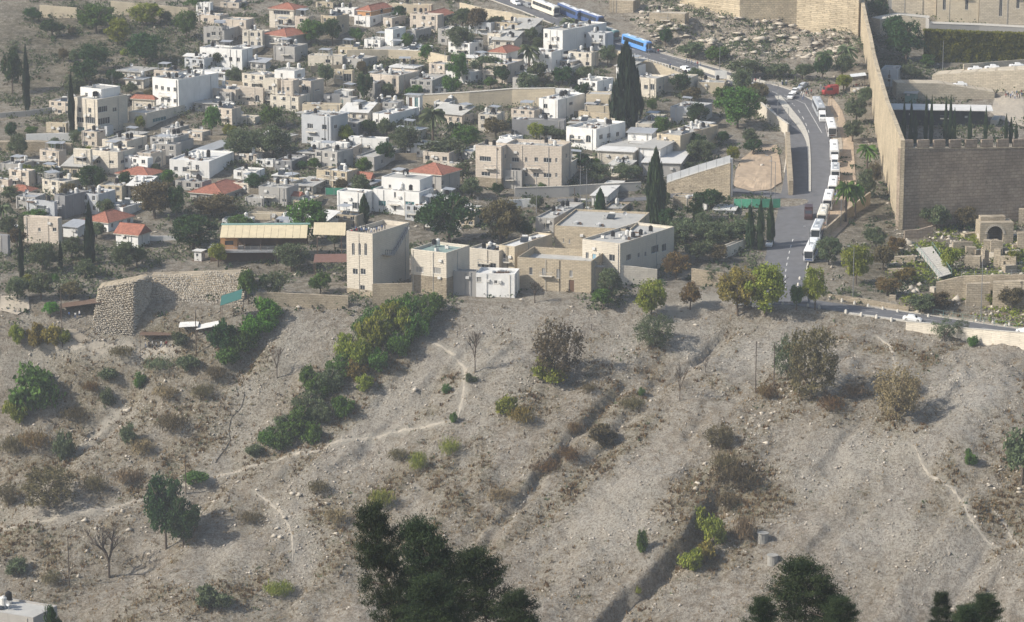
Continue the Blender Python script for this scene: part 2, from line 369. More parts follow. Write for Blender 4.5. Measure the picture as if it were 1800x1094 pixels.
# ---------------------------------------------------------------- mesh builder
class MB:
    def __init__(s): s.v = []; s.f = []; s.m = []; s.mi = 0
    def quad(s, *p):
        i = len(s.v); s.v += [tuple(q) for q in p]; s.f.append(tuple(range(i, i+len(p)))); s.m.append(s.mi)
    def box(s, x0, x1, y0, y1, z0, z1, bot=True):
        i = len(s.v)
        s.v += [(x0,y0,z0),(x1,y0,z0),(x1,y1,z0),(x0,y1,z0),(x0,y0,z1),(x1,y0,z1),(x1,y1,z1),(x0,y1,z1)]
        F = [(4,5,6,7),(0,1,5,4),(1,2,6,5),(2,3,7,6),(3,0,4,7)] + ([(3,2,1,0)] if bot else [])
        for f in F: s.f.append(tuple(i+k for k in f)); s.m.append(s.mi)
    def cyl(s, x, y, z0, z1, r0, r1=None, n=10, cap=True):
        r1 = r0 if r1 is None else r1; i = len(s.v)
        for z, r in ((z0, r0), (z1, r1)):
            s.v += [(x+r*math.cos(2*math.pi*k/n), y+r*math.sin(2*math.pi*k/n), z) for k in range(n)]
        for k in range(n):
            s.f.append((i+k, i+(k+1)%n, i+n+(k+1)%n, i+n+k)); s.m.append(s.mi)
        if cap: s.f.append(tuple(i+n+k for k in range(n))); s.m.append(s.mi)
    def tube(s, p, q, r0, r1=None, n=6):
        r1 = r0 if r1 is None else r1
        p = Vector(p); q = Vector(q); d = (q-p)
        if d.length < 1e-6: return
        d.normalize(); a = d.orthogonal().normalized(); b = d.cross(a); i = len(s.v)
        for c, r in ((p, r0), (q, r1)):
            s.v += [tuple(c + a*(r*math.cos(2*math.pi*k/n)) + b*(r*math.sin(2*math.pi*k/n))) for k in range(n)]
        for k in range(n):
            s.f.append((i+k, i+(k+1)%n, i+n+(k+1)%n, i+n+k)); s.m.append(s.mi)
        s.f.append(tuple(i+n+k for k in range(n))); s.m.append(s.mi)
    def mesh(s, name, mats, smooth=False):
        me = bpy.data.meshes.new(name); me.from_pydata(s.v, [], s.f)
        for m in (mats if isinstance(mats, (list, tuple)) else [mats]): me.materials.append(MATS[m] if isinstance(m, str) else m)
        if any(s.m): me.polygons.foreach_set('material_index', s.m)
        if smooth: me.polygons.foreach_set('use_smooth', [True]*len(s.f))
        me.update(); return me
    def build(s, name, mats, parent=None, smooth=False): return obj(name, s.mesh(name, mats, smooth), parent)
def obj(name, me, parent=None, loc=None, rz=None, sc=None):
    o = bpy.data.objects.new(name, me); C.objects.link(o)
    if parent is not None: o.parent = parent
    if loc is not None: o.location = loc
    if rz is not None: o.rotation_euler = (0, 0, rz)
    if sc is not None: o.scale = sc
    return o
def tag(o, label, cat, group=None, kind=None):
    if label: o['label'] = label
    if cat: o['category'] = cat
    if group: o['group'] = group
    if kind: o['kind'] = kind
    return o
def thing(name, label, cat, loc=(0,0,0), rz=0, group=None):
    return tag(obj(name, None, None, loc, rz), label, cat, group)
def npmesh(name, verts, faces_n, mat, k=3):
    """fast mesh of independent k-gons laid out in order"""
    me = bpy.data.meshes.new(name); nv = len(verts)
    nf = faces_n
    me.vertices.add(nv); me.vertices.foreach_set('co', np.asarray(verts, np.float32).ravel())
    me.loops.add(nv); me.loops.foreach_set('vertex_index', np.arange(nv, dtype=np.int32))
    me.polygons.add(nf); me.polygons.foreach_set('loop_start', np.arange(0, nv, k, dtype=np.int32))
    me.update(calc_edges=True); me.materials.append(MATS[mat] if isinstance(mat, str) else mat); return me
def npmesh_idx(name, verts, faces, mat):
    me = bpy.data.meshes.new(name); f = np.asarray(faces, np.int32); nf, k = f.shape
    me.vertices.add(len(verts)); me.vertices.foreach_set('co', np.asarray(verts, np.float32).ravel())
    me.loops.add(nf*k); me.loops.foreach_set('vertex_index', f.ravel())
    me.polygons.add(nf); me.polygons.foreach_set('loop_start', np.arange(0, nf*k, k, dtype=np.int32))
    me.update(calc_edges=True); me.materials.append(MATS[mat] if isinstance(mat, str) else mat); return me

# ---------------------------------------------------------------- ground sheet
ny, nx = GX.shape
idx = np.arange(nx*ny).reshape(ny, nx)
F4 = np.stack([idx[:-1,:-1], idx[:-1,1:], idx[1:,1:], idx[1:,:-1]], -1).reshape(-1, 4)
gme = npmesh_idx('terrain', np.stack([GX, GY, GZ], -1).reshape(-1, 3), F4, M_GROUND)
gme.polygons.foreach_set('use_smooth', [True]*len(F4))
_v, _s, _, _ = masks(GX, GY, GZ)
tag(obj('terrain', gme), 'dry stony hillside falling from the village to the valley', None, None, 'structure')

# ---------------------------------------------------------------- roads, kerbs, markings, trails
def frame_line(r):
    T = np.gradient(r[:,:2], axis=0); T /= np.linalg.norm(T, axis=1)[:,None]+1e-9
    return T, np.stack([T[:,1], -T[:,0]], 1)             # tangent, right normal
def ribbon(name, r, a, b, dz, mat, thick=0, parent=None):
    """strip from offset a to b (scalars or arrays, + = right of travel) dz above the road line"""
    T, Nn = frame_line(r); n = len(r); a = np.broadcast_to(a, n); b = np.broadcast_to(b, n); mb = MB()
    A = [(r[i,0]+Nn[i,0]*a[i], r[i,1]+Nn[i,1]*a[i], r[i,2]+dz) for i in range(n)]
    B = [(r[i,0]+Nn[i,0]*b[i], r[i,1]+Nn[i,1]*b[i], r[i,2]+dz) for i in range(n)]
    dn = lambda p: (p[0], p[1], p[2]-thick)
    for i in range(n-1):
        mb.quad(A[i], B[i], B[i+1], A[i+1])
        if thick:
            mb.quad(dn(A[i]), A[i], A[i+1], dn(A[i+1])); mb.quad(B[i], dn(B[i]), dn(B[i+1]), B[i+1])
    if thick: mb.quad(A[0], dn(A[0]), dn(B[0]), B[0]); mb.quad(A[-1], B[-1], dn(B[-1]), dn(A[-1]))
    return mb.build(name, mat, parent)
R1, R2, R3 = road_lines
rd = tag(ribbon('road', R1, -R1[:,3]/2, R1[:,3]/2, 0.0, 'asphalt'), 'grey asphalt road climbing between the village and the city wall', None, None, 'structure')
R2b = R2.copy(); R2b[:,2] += .004
rd2 = tag(ribbon('road', R2b, -R2[:,3]/2, R2[:,3]/2, 0.004, 'asphalt'), 'asphalt road along the top of the hillside', None, None, 'structure')
rd3 = tag(ribbon('road', R3, -R3[:,3]/2, R3[:,3]/2, 0.010, 'asphalt'), 'side lane joining the climbing road', None, None, 'structure')
def upto(r, a, b): n = len(r); return r[int(n*a):int(n*b)]
k0 = upto(R1, .17, .34)
tag(ribbon('kerb', upto(R1,.36,1), -upto(R1,.36,1)[:,3]/2-.35, -upto(R1,.36,1)[:,3]/2, .13, 'kerb', .3), None, None, None, 'structure')
tag(ribbon('kerb', upto(R1,.06,.98), upto(R1,.06,.98)[:,3]/2, upto(R1,.06,.98)[:,3]/2+.35, .13, 'kerb', .3), None, None, None, 'structure')
tag(ribbon('kerb', upto(R2,.0,.72), upto(R2,.0,.72)[:,3]/2, upto(R2,.0,.72)[:,3]/2+.35, .13, 'kerb', .3), None, None, None, 'structure')
tag(ribbon('pavement', upto(R2,0,.72), upto(R2,0,.72)[:,3]/2+.35, upto(R2,0,.72)[:,3]/2+3.0, .12, 'paving', .4), 'stone pavement on the far side of the hilltop road', None, None, 'structure')
tag(ribbon('pavement', upto(R2,.0,.75), -upto(R2,0,.75)[:,3]/2-1.3, -upto(R2,0,.75)[:,3]/2, .12, 'kerb', .4), None, None, None, 'structure')
tag(ribbon('pavement', upto(R1,.42,.98), upto(R1,.42,.98)[:,3]/2+.35, upto(R1,.42,.98)[:,3]/2+2.4, .12, 'paving', .4), 'pavement beside the climbing road under the rocks', None, None, 'structure')
# raised median strip
md = np.array(spline([tuple(ground(x, y)) for x, y in [(1367,169),(1383,190),(1397,208),(1410,226),(1419,246),(1422,270),(1423,300),(1423,338)]], 2.0))
_, _, (mz,), _, _ = seg_dist(md[:,0], md[:,1], R1, [R1[:,2]]); md[:,2] = mz
for _ in range(4): md[1:-1,2] = (md[:-2,2]+2*md[1:-1,2]+md[2:,2])/4
mw = np.interp(np.linspace(0,1,len(md)), [0,.25,.5,1], [1.0,1.2,.45,.35])
tag(ribbon('median_kerb', md, -mw, mw, .16, 'kerb', .3), 'pale raised kerb strip dividing the climbing road', None, None, 'structure')
# dashed centre line
def dashes(r, a, b, off, ln=2.5, gap=3.0, w=.09):
    mb = MB(); T, Nn = frame_line(r); cum = np.concatenate([[0], np.cumsum(np.hypot(*np.diff(r[:,:2], axis=0).T))])
    s = a*cum[-1]
    while s < b*cum[-1]:
        P = []
        for q in (s, s+ln):
            i = int(np.clip(np.searchsorted(cum, q)-1, 0, len(r)-2)); t = (q-cum[i])/(cum[i+1]-cum[i])
            c = r[i]+(r[i+1]-r[i])*t
            for sg in (-w, w): P.append((c[0]+Nn[i,0]*(off+sg), c[1]+Nn[i,1]*(off+sg), c[2]+.012))
        mb.quad(P[0], P[1], P[3], P[2]); s += ln+gap
    return mb
def mark(mb): return tag(mb.build('road_marking', 'paint'), None, None, None, 'structure')
mark(dashes(R1, .03, .17, 0.3)); mark(dashes(R1, .47, .95, .2, 3, 4, .08)); mark(dashes(R1, .47, .95, 3.9, 30, .1, .07)); mark(dashes(R2, 0, .8, 0, 3, 4, .06))
# dirt trails
def trail(pts, w, label, mat='trail'):
    g = [tuple(ground(*p)) for p in pts]; r = np.array(spline(g, .8)); TRAILS.append((r, w)); n = len(r); T, Nn = frame_line(r); mb = MB(); w = w*.75 if w < 2 else w*.8
    rs = np.random.RandomState(len(pts)); L = []
    for i in range(n):
        ww = w*(.6+.6*rs.rand())*min(1, .2+min(i, n-1-i)/6); row = []
        for o in (-ww/2, -ww/6, ww/6, ww/2):
            x = r[i,0]+Nn[i,0]*o; y = r[i,1]+Nn[i,1]*o; row.append((x, y, float(hgt(x, y))+.07-(.06 if abs(o) == ww/2 else 0)))
        L.append(row)
    for i in range(n-1):
        for k in range(3): mb.quad(L[i][k], L[i][k+1], L[i+1][k+1], L[i+1][k])
    return tag(mb.build('dirt_path', mat), label, None, None, 'structure')
trail([(-20,938),(60,917),(160,897),(240,880),(310,858),(390,836),(480,812),(560,792),(640,772),(700,760),(760,747),(800,740)], 1.1, 'pale footpath crossing the lower hillside')
trail([(745,600),(775,608),(800,625),(818,650),(815,690),(806,735)], 1.0, 'worn footpath dropping past the bare tree')
trail([(450,865),(475,885),(500,910),(513,940),(515,985)], .9, 'short footpath below the long trail')
trail([(1608,785),(1630,830),(1680,865),(1700,900),(1720,930),(1760,965)], .9, 'thin footpath on the bare slope')
trail([(1745,895),(1770,930),(1800,970)], .7, 'faint footpath at the slope edge')
trail([(1540,590),(1560,605),(1570,625),(1575,650)], .8, 'footpath below the roadside wall')
trail([(60,590),(120,605),(175,612),(240,618),(310,612)], 2.2, 'dusty walkway in front of the shelter')

TRAILS.append((np.array(spline([tuple(ground(*p)) for p in ((1180,548),(1225,532),(1275,522),(1310,528))], 1.0)), 4.0))
TRAILS.append((np.array(spline([tuple(ground(*p)) for p in ((215,715),(180,750),(140,790),(110,815))], 1.0)), 1.6))
_so = soil_mask(*proj(GX, GY, GZ), GX, GY); _pt = np.zeros(GX.shape)
for r_, w_ in TRAILS:
    x0, x1, y0, y1 = r_[:,0].min()-4, r_[:,0].max()+4, r_[:,1].min()-4, r_[:,1].max()+4
    sel = (GX > x0) & (GX < x1) & (GY > y0) & (GY < y1); d_, *_ = seg_dist(GX[sel], GY[sel], r_[::3])
    _pt[sel] = np.maximum(_pt[sel], (1-sstep(w_*.35, w_*1.25, d_))*(.8+.3*vnoise(GX[sel], GY[sel], 3, 71)))
_rk = rock_mask(*proj(GX, GY, GZ))
for nm, arr in (('veg', _v), ('scree', _s), ('soil', _so), ('path', np.clip(_pt, 0, 1)), ('rocky', _rk)):
    a = gme.attributes.new(nm, 'FLOAT', 'POINT'); a.data.foreach_set('value', arr.ravel().astype(np.float32))
# ---------------------------------------------------------------- houses
WIN = {}
def window_mesh(w, h, kind):
    """frame mesh and pane mesh; opening spans x -w/2..w/2, z 0..h, wall face at y = 0, inside is +y"""
    key = (round(w, 1), round(h, 1), kind)
    if key in WIN: return WIN[key]
    w, h = max(key[0], .3), max(key[1], .3)
    f = MB(); t = min(.07, w*.12); d = .17
    f.box(-w/2, -w/2+t, .08, d, 0, h); f.box(w/2-t, w/2, .08, d, 0, h); f.box(-w/2+t, w/2-t, .08, d, h-t, h); f.box(-w/2+t, w/2-t, .08, d, 0, t)
    if kind != 'door':
        nb = 1 if w < 1.9 else (2 if w < 3.2 else 4)
        for k in range(nb):
            x = -w/2 + w*(k+1)/(nb+1); f.box(x-.03, x+.03, .085, d-.01, t, h-t)
        f.mi = 1; f.box(-w/2-.12, w/2+.12, -.07, .10, -.12, -.003); f.mi = 0
    if kind == 'arch':
        f.mi = 1; n = 6
        for s in (-1, 1):
            for k in range(n):
                a0, a1 = k/n*math.pi/2, (k+1)/n*math.pi/2; r = w/2
                p = lambda a: (s*r*math.cos(a), .004, h-r+r*math.sin(a))
                A, B = p(a0), p(a1)
                f.quad(A, B, (B[0], .004, h), (A[0], .004, h))
        f.mi = 0
    p = MB(); p.box(-w/2+.02, w/2-.02, d-.03, d+.02, .02, h-.02)
    WIN[key] = (f.mesh('window_frame', ['frame', 'sill']), p.mesh('pane', {'teal': 'glassteal', 'door': 'doorbrown', 'blue': 'doorblue', 'shut': 'shutter'}.get(kind, 'glass')))
    return WIN[key]
def face_grid(mb, P0, U, w, z0, z1, Nn, ops, dep=.2):
    us = sorted({0, w} | {u for o in ops for u in (o[0], o[1])}); vs = sorted({z0, z1} | {v for o in ops for v in (o[2], o[3])})
    us = [u for u in us if 0 <= u <= w]; vs = [v for v in vs if z0 <= v <= z1]
    P = lambda u, v, q=0: (P0[0]+U[0]*u-Nn[0]*q, P0[1]+U[1]*u-Nn[1]*q, v)
    for a, b in zip(us, us[1:]):
        for c, d in zip(vs, vs[1:]):
            m = ((a+b)/2, (c+d)/2)
            if any(o[0] < m[0] < o[1] and o[2] < m[1] < o[3] for o in ops): continue
            mb.quad(P(a, c), P(b, c), P(b, d), P(a, d))
    for a, b, c, d in ops:
        for (p, q) in (((a, c), (b, c)), ((b, c), (b, d)), ((b, d), (a, d)), ((a, d), (a, c))):
            mb.quad(P(*p), P(*q), P(q[0], q[1], dep), P(p[0], p[1], dep))
CLUT = {}
def clutter_mesh(k):
    if k in CLUT: return CLUT[k]
    m = MB()
    if k in 'tw':
        for x in (-.35, .35):
            for y in (-.35, .35): m.box(x-.04, x+.04, y-.04, y+.04, 0, .55)
        m.box(-.5, .5, -.5, .5, .55, .62); m.mi = 1; m.cyl(0, 0, .62, 1.75, .52, .52, 12); m.cyl(0, 0, 1.75, 1.95, .52, .2, 12); m.cyl(0, 0, 1.95, 2.02, .2, .2, 8)
        r = ('water_tank', m.mesh('water_tank', ['rail', 'black' if k == 't' else 'roofwhite']))
    elif k == 'd':
        m.cyl(0, 0, 0, .9, .04, .04, 6); m.mi = 1; n = 12
        for q in range(n):
            a, b = 2*math.pi*q/n, 2*math.pi*(q+1)/n
            P = lambda an, rr, y: (rr*math.cos(an), y, 1.1+rr*math.sin(an)*.9-y*.3)
            m.quad(P(a,.55,-.25), P(b,.55,-.25), P(b,.28,-.06), P(a,.28,-.06)); m.quad(P(a,.28,-.06), P(b,.28,-.06), (0,0,1.1))
        m.mi = 0; m.tube((0,0,1.0), (0,-.6,1.25), .02, .02, 4)
        r = ('satellite_dish', m.mesh('satellite_dish', ['rail', 'metal']))
    elif k == 's':
        m.box(-.9, -.82, -.6, .6, .0, .25); m.box(.82, .9, -.6, .6, 0, .25); m.mi = 1
        m.quad((-1,-.8,.25), (1,-.8,.25), (1,.7,1.1), (-1,.7,1.1)); m.quad((-1,-.8,.17), (-1,.7,1.02), (1,.7,1.02), (1,-.8,.17)); m.mi = 2
        m.tube((-.7,.95,1.35), (.7,.95,1.35), .28, .28, 10); m.mi = 0; m.box(-.6,-.54,.9,.98,0,1.2); m.box(.54,.6,.9,.98,0,1.2)
        r = ('solar_heater', m.mesh('solar_heater', ['rail', 'glass', 'roofwhite']))
    elif k == 'h':
        m.box(-1.4, 1.4, -1.3, 1.3, 0, 2.3); m.mi = 1; m.box(-1.55, 1.55, -1.45, 1.45, 2.3, 2.45); m.mi = 2; m.box(-.45, .45, -1.33, -1.302, .02, 1.95)
        r = ('stair_hut', m.mesh('stair_hut', ['pink', 'roofdeck', 'doorbrown']))
    elif k == 'a':
        m.cyl(0, 0, 0, 3.6, .035, .025, 5)
        for z, w in ((3.5, .6), (3.2, .75), (2.9, .9)): m.box(-w/2, w/2, -.02, .02, z, z+.04)
        r = ('antenna', m.mesh('antenna', ['rail']))
    elif k == 'c':
        m.box(-.45, .45, -.3, .3, .1, .8); m.box(-.4, -.3, -.25, .25, 0, .1); m.box(.3, .4, -.25, .25, 0, .1); m.mi = 1; m.cyl(0, 0, .8, .84, .25, .25, 10)
        r = ('air_conditioner', m.mesh('air_conditioner', ['roofwhite', 'black']))
    elif k == 'j':                                      # junk: stacked blocks and sheets
        rs = random.Random(3)
        for q in range(7):
            x, y = rs.uniform(-1, 1), rs.uniform(-.8, .8); w, d, h = rs.uniform(.15,.6), rs.uniform(.15,.5), rs.uniform(.15,.7); m.mi = q % 3; m.box(x-w, x+w, y-d, y+d, 0.004*q, h)
        r = ('stored_clutter', m.mesh('stored_clutter', ['rail', 'wood', 'roofwhite']))
    elif k == 'p':                                      # shade canopy on posts
        for x in (-1.6, 1.6):
            for y in (-1.2, 1.2): m.box(x-.05, x+.05, y-.05, y+.05, 0, 2.3)
        m.mi = 1; m.quad((-1.8,-1.4,2.25), (1.8,-1.4,2.25), (1.8,1.4,2.5), (-1.8,1.4,2.5)); m.quad((-1.8,-1.4,2.2), (-1.8,1.4,2.45), (1.8,1.4,2.45), (1.8,-1.4,2.2))
        r = ('roof_canopy', m.mesh('roof_canopy', ['rail', 'metal']))
    CLUT[k] = r; return r

def fit_box(xL, xC, xR, Cp, a, wr0):
    """widths of the left face and the right face so that their ends fall on the photo columns"""
    dC = Cp[1]*cp - (Cp[2]-CZ)*sp; ca, sa = math.cos(a), math.sin(a)
    k = (xL-900)/FPX; wl = (Cp[0]-k*dC)/(ca + k*sa*cp)
    k = (xR-900)/FPX; den = sa - k*ca*cp
    wr = (k*dC-Cp[0])/den if xR > xC+2 and den > .08 else wr0
    return max(.5, min(wl, 60)), max(1.2, min(wr, 26))
def house(tile, xL, xC, xR, yT, yB, a, mat, label, L=(), R=(), roof='flat', top='roofdeck', cl='', wr=7.0, rh=None, name='house', cat='house', Y=None, add=(), base=5.0, par=.45, over=.5, group=None, rise=None, lo=None):
    xL_, _ = tp(tile, xL, 0); xR_, _ = tp(tile, xR, 0); xC_, yB_ = tp(tile, xC, yB); _, yT_ = tp(tile, 0, yT)
    a = math.radians(a)
    Cp = ground(xC_, yB_) if Y is None else on_depth(xC_, yB_, Y)
    top_p = on_depth(xC_, yT_, Cp.y); h = top_p.z - Cp.z
    if rise: h += rise; Cp.z -= rise
    wl, wr = fit_box(xL_, xC_, xR_, Cp, a, wr)
    root = thing(name, label, cat, Cp, -a, group)
    rs = random.Random(label)
    box_house(root, Cp, a, wl, wr, h, mat, L, R, roof, top, cl, rh, tile, rs, base, par, over, lo)
    for (bxL, bxC, bxR, byT, byB, bm, bl, br, broof, bcl) in add:                 # storeys set back on the roof
        xc, yb = tp(tile, bxC, byB); P = on_level(xc, yb, Cp.z+h-(par if roof == 'flat' else 0)); t_ = on_depth(xc, tp(tile, 0, byT)[1], P.y)
        w1, w2 = fit_box(tp(tile, bxL, 0)[0], xc, tp(tile, bxR, 0)[0], P, a, 5)
        dx, dy = P.x-Cp.x, P.y-Cp.y; lx = dx*math.cos(a)-dy*math.sin(a); ly = dx*math.sin(a)+dy*math.cos(a)
        box_house(root, P, a, w1, min(w2, 14), max(1.2, t_.z-P.z), bm, bl, br, broof, top, bcl, None, tile, rs, .02, .25, .4, None, (lx, ly, h-(par if roof == 'flat' else 0)+.004), 'upper_storey')
    return root
def box_house(root, Cp, a, wl, wr, h, mat, L, R, roof, top, cl, rh, tile, rs, base, par, over, lo=None, off=(0,0,0), wname='wall'):
    ca, sa = math.cos(a), math.sin(a); ox, oy, oz = off
    hw = h if roof in ('flat', 'none') else h
    ops = {0: [], 1: []}; wins = []
    for side, spec in ((0, L), (1, R)):
        W_ = wl if side == 0 else wr
        if W_ < 1.0: continue
        items = []
        if isinstance(spec, str) and spec:
            n, m = spec.split('x')[:2]; n, m = int(n), int(m); sh = h/m
            for j in range(m):
                for i in range(n):
                    ww = min(rs.choice([.9,1.0,1.2,1.4]), W_/n*.6); items.append((W_*(i+.5)/n, sh*j+sh*.36, ww, min(1.25, sh*.45), 'plain'))
        else:
            for it in spec:
                x, y = tp(tile, it[0], it[1]); s = scale_at(Cp)
                kind = it[4] if len(it) > 4 else 'plain'
                ww = (it[2] if len(it) > 2 else 22)/Z4*s/max(.35, (ca if side == 0 else sa)); hh = (it[3] if len(it) > 3 else 28)/Z4*s*1.01
                d = ray(x, y)
                n2 = (-sa, -ca) if side == 0 else (ca, -sa)
                t = (n2[0]*Cp.x+n2[1]*Cp.y)/(n2[0]*d[0]+n2[1]*d[1])
                P = (d[0]*t-Cp.x, d[1]*t-Cp.y, CZ+d[2]*t-Cp.z)
                u = P[0]*ca-P[1]*sa + wl if side == 0 else P[0]*sa+P[1]*ca
                items.append((u, P[2]-hh/2, ww, hh, kind))
        for u, z, ww, hh, kind in items:
            ww = round(max(.35, min(ww, W_*.8)), 1); hh = round(max(.35, min(hh, h*.85)), 1)
            u = min(max(u, ww/2+.12), W_-ww/2-.12); z = min(max(z, .05), h-hh-.12)
            if z < 0 or u-ww/2 < .05 or u+ww/2 > W_-.05: continue
            if any(abs(u-o[4]) < (ww+o[5])/2+.06 and abs(z-o[2]) < (hh+o[3]-o[2])/1.9 for o in ops[side]): continue
            ops[side].append((u-ww/2, u+ww/2, z, z+hh, u, ww)); wins.append((side, u, z, ww, hh, kind))
    mb = MB()
    V = lambda x, y, z: (ox+x, oy+y, oz+z)
    o4 = lambda k: [o[:4] for o in ops[k]]
    face_grid(mb, (ox-wl, oy), (1, 0), wl, oz-base, oz+h, (0, -1), [(o[0], o[1], o[2]+oz, o[3]+oz) for o in o4(0)])
    face_grid(mb, (ox, oy), (0, 1), wr, oz-base, oz+h, (1, 0), [(o[0], o[1], o[2]+oz, o[3]+oz) for o in o4(1)])
    mb.quad(V(0,wr,-base), V(-wl,wr,-base), V(-wl,wr,h), V(0,wr,h)); mb.quad(V(-wl,wr,-base), V(-wl,0,-base), V(-wl,0,h), V(-wl,wr,h))
    flat = roof in ('flat',)
    pt = .22
    if flat and wl > 1.2 and wr > 1.2:
        A = [V(-wl,0,h), V(0,0,h), V(0,wr,h), V(-wl,wr,h)]; B = [V(-wl+pt,pt,h), V(-pt,pt,h), V(-pt,wr-pt,h), V(-wl+pt,wr-pt,h)]
        D = [(p[0], p[1], p[2]-par) for p in B]
        for k in range(4):
            j = (k+1) % 4; mb.quad(A[k], A[j], B[j], B[k]); mb.quad(B[k], B[j], D[j], D[k])
    else: mb.quad(V(-wl,0,h), V(0,0,h), V(0,wr,h), V(-wl,wr,h))
    wo = mb.build(wname, mat, root)
    if lo:                                              # rougher stone base course, slightly proud
        b = MB(); hh = h*lo[1]; b.box(ox-wl-.05, ox+.05, oy-.05, oy+wr+.05, oz-base, oz+hh); b.build('stone_base', lo[0], root)
    rm = MB()
    if flat:
        if wl > 1.2 and wr > 1.2:
            rm.quad(V(-wl+pt,pt,h-par+.004), V(-pt,pt,h-par+.004), V(-pt,wr-pt,h-par+.004), V(-wl+pt,wr-pt,h-par+.004)); rm.build('roof', top, root)
    elif roof in ('hip', 'gable', 'shed', 'slab', 'brown'):
        e = over; x0, x1, y0, y1 = -wl-e, e, -e, wr+e; z = h+.01; th = .14
        rh = rh or min(wl, wr)*.24+.2
        tm = 'browntile' if roof == 'brown' else 'redtile'
        if roof == 'slab':
            rm.box(ox+x0, ox+x1, oy+y0, oy+y1, oz+z, oz+z+.2); rm.build('roof', top, root)
        elif roof == 'shed':
            P = [V(x0,y0,z), V(x1,y0,z), V(x1,y1,z+rh), V(x0,y1,z+rh)]; Q = [(p[0],p[1],p[2]+th) for p in P]
            rm.quad(*Q); rm.quad(*P)
            for k in range(4): rm.quad(P[k], P[(k+1)%4], Q[(k+1)%4], Q[k])
            rm.build('roof', top, root)
        else:
            w, d = x1-x0, y1-y0
            if roof == 'gable': ra, rb = ((x0, (y0+y1)/2), (x1, (y0+y1)/2)) if w >= d else (((x0+x1)/2, y0), ((x0+x1)/2, y1))
            elif w >= d: ra, rb = (x0+d/2, (y0+y1)/2), (x1-d/2+.01, (y0+y1)/2)
            else: ra, rb = ((x0+x1)/2, y0+w/2), ((x0+x1)/2, y1-w/2+.01)
            E_ = [V(x0,y0,z), V(x1,y0,z), V(x1,y1,z), V(x0,y1,z)]; ra = V(ra[0], ra[1], z+rh); rb = V(rb[0], rb[1], z+rh)
            if w >= d or roof == 'gable' and w >= d: fs = [(E_[0],E_[1],rb,ra), (E_[1],E_[2],rb), (E_[2],E_[3],ra,rb), (E_[3],E_[0],ra)]
            else: fs = [(E_[0],E_[1],ra), (E_[1],E_[2],rb,ra), (E_[2],E_[3],rb), (E_[3],E_[0],ra,rb)]
            for f in fs: rm.quad(*f)
            ro = rm.build('roof', tm, root)
            rl = MB(); rl.tube(ra, rb, .13, .13, 6)
            for c_, q in ((E_[0], ra), (E_[1], rb if w >= d else ra), (E_[2], rb), (E_[3], ra if w >= d else rb)):
                if roof == 'hip' or roof == 'brown': rl.tube((c_[0],c_[1],c_[2]+.03), q, .1, .1, 5)
            rl.build('ridge_tile', tm, ro)
            fa = MB(); fa.box(ox+x0+.05, ox+x1-.05, oy+y0+.05, oy+y1-.05, oz+z-.22, oz+z-.012); fa.build('eaves', 'sill', ro)
    for side, u, z, ww, hh, kind in wins:
        fm, pm = window_mesh(ww, hh, kind)
        w = obj('door' if kind in ('door', 'blue') else 'window', fm, root)
        if side == 0: w.location = (ox-wl+u, oy, oz+z)
        else: w.location = (ox, oy+u, oz+z); w.rotation_euler = (0, 0, math.pi/2)
        obj('pane', pm, w)
    if wname == 'wall' and flat and wl*wr > 30 and par < 1: cl = cl + ''.join(rs.choice('tjcaswdjjt') for _ in range(min(6, int(wl*wr/28))))
    if wname == 'wall' and wl > 4 and h > 4 and rs.random() < .55:          # balcony on the lit front
        bw = min(3.2, wl*.4); bx = ox-wl*rs.uniform(.3, .7); bz = oz+h*.48; m = MB(); m.box(bx-bw/2, bx+bw/2, oy-1.1, oy-.004, bz-.14, bz); m.build('balcony_slab', 'sill', root)
        m = MB(); m.box(bx-bw/2, bx+bw/2, oy-1.1, oy-1.05, bz+.85, bz+.92); m.box(bx-bw/2, bx-bw/2+.05, oy-1.05, oy-.01, bz+.85, bz+.92); m.box(bx+bw/2-.05, bx+bw/2, oy-1.05, oy-.01, bz+.85, bz+.92)
        for q in range(9): xx = bx-bw/2+(bw-.04)*q/8; m.box(xx, xx+.04, oy-1.095, oy-1.055, bz, bz+.85)
        m.build('balcony_rail', 'rail', root)
    if wname == 'wall' and wl > 3:                                           # drain pipes and wall-hung units
        for q in range(rs.randint(1, 2)):
            m = MB(); xx = ox-wl*rs.uniform(.03, .97); m.cyl(xx, oy-.1, oz-.5, oz+h*.98, .06, .06, 5); m.build('drain_pipe', rs.choice(['rail', 'black', 'sill']), root)
        for q in range(rs.randint(0, 2)):
            m = MB(); xx = ox-wl*rs.uniform(.15, .85); zz = oz+h*rs.uniform(.35, .8); m.box(xx-.42, xx+.42, oy-.4, oy-.004, zz, zz+.6); m.build('wall_unit', 'roofwhite', root)
        if wr > 4:
            m = MB(); yy = oy+wr*rs.uniform(.1, .9); m.cyl(ox+.1, yy, oz-.5, oz+h*.95, .06, .06, 5); m.build('drain_pipe', 'rail', root)
    zr = oz + (h-par+.01 if flat else h+.25)
    for k in cl:
        m = clutter_mesh(k); x = -rs.uniform(.15, .85)*wl; y = rs.uniform(.2, .8)*wr
        if wl < 1.5 or wr < 1.5: continue
        o = obj(m[0], m[1], root, (ox+x, oy+y, zr), rs.uniform(-.4, .4) + (0 if k in 'ds' else rs.choice([0, 1.57])))

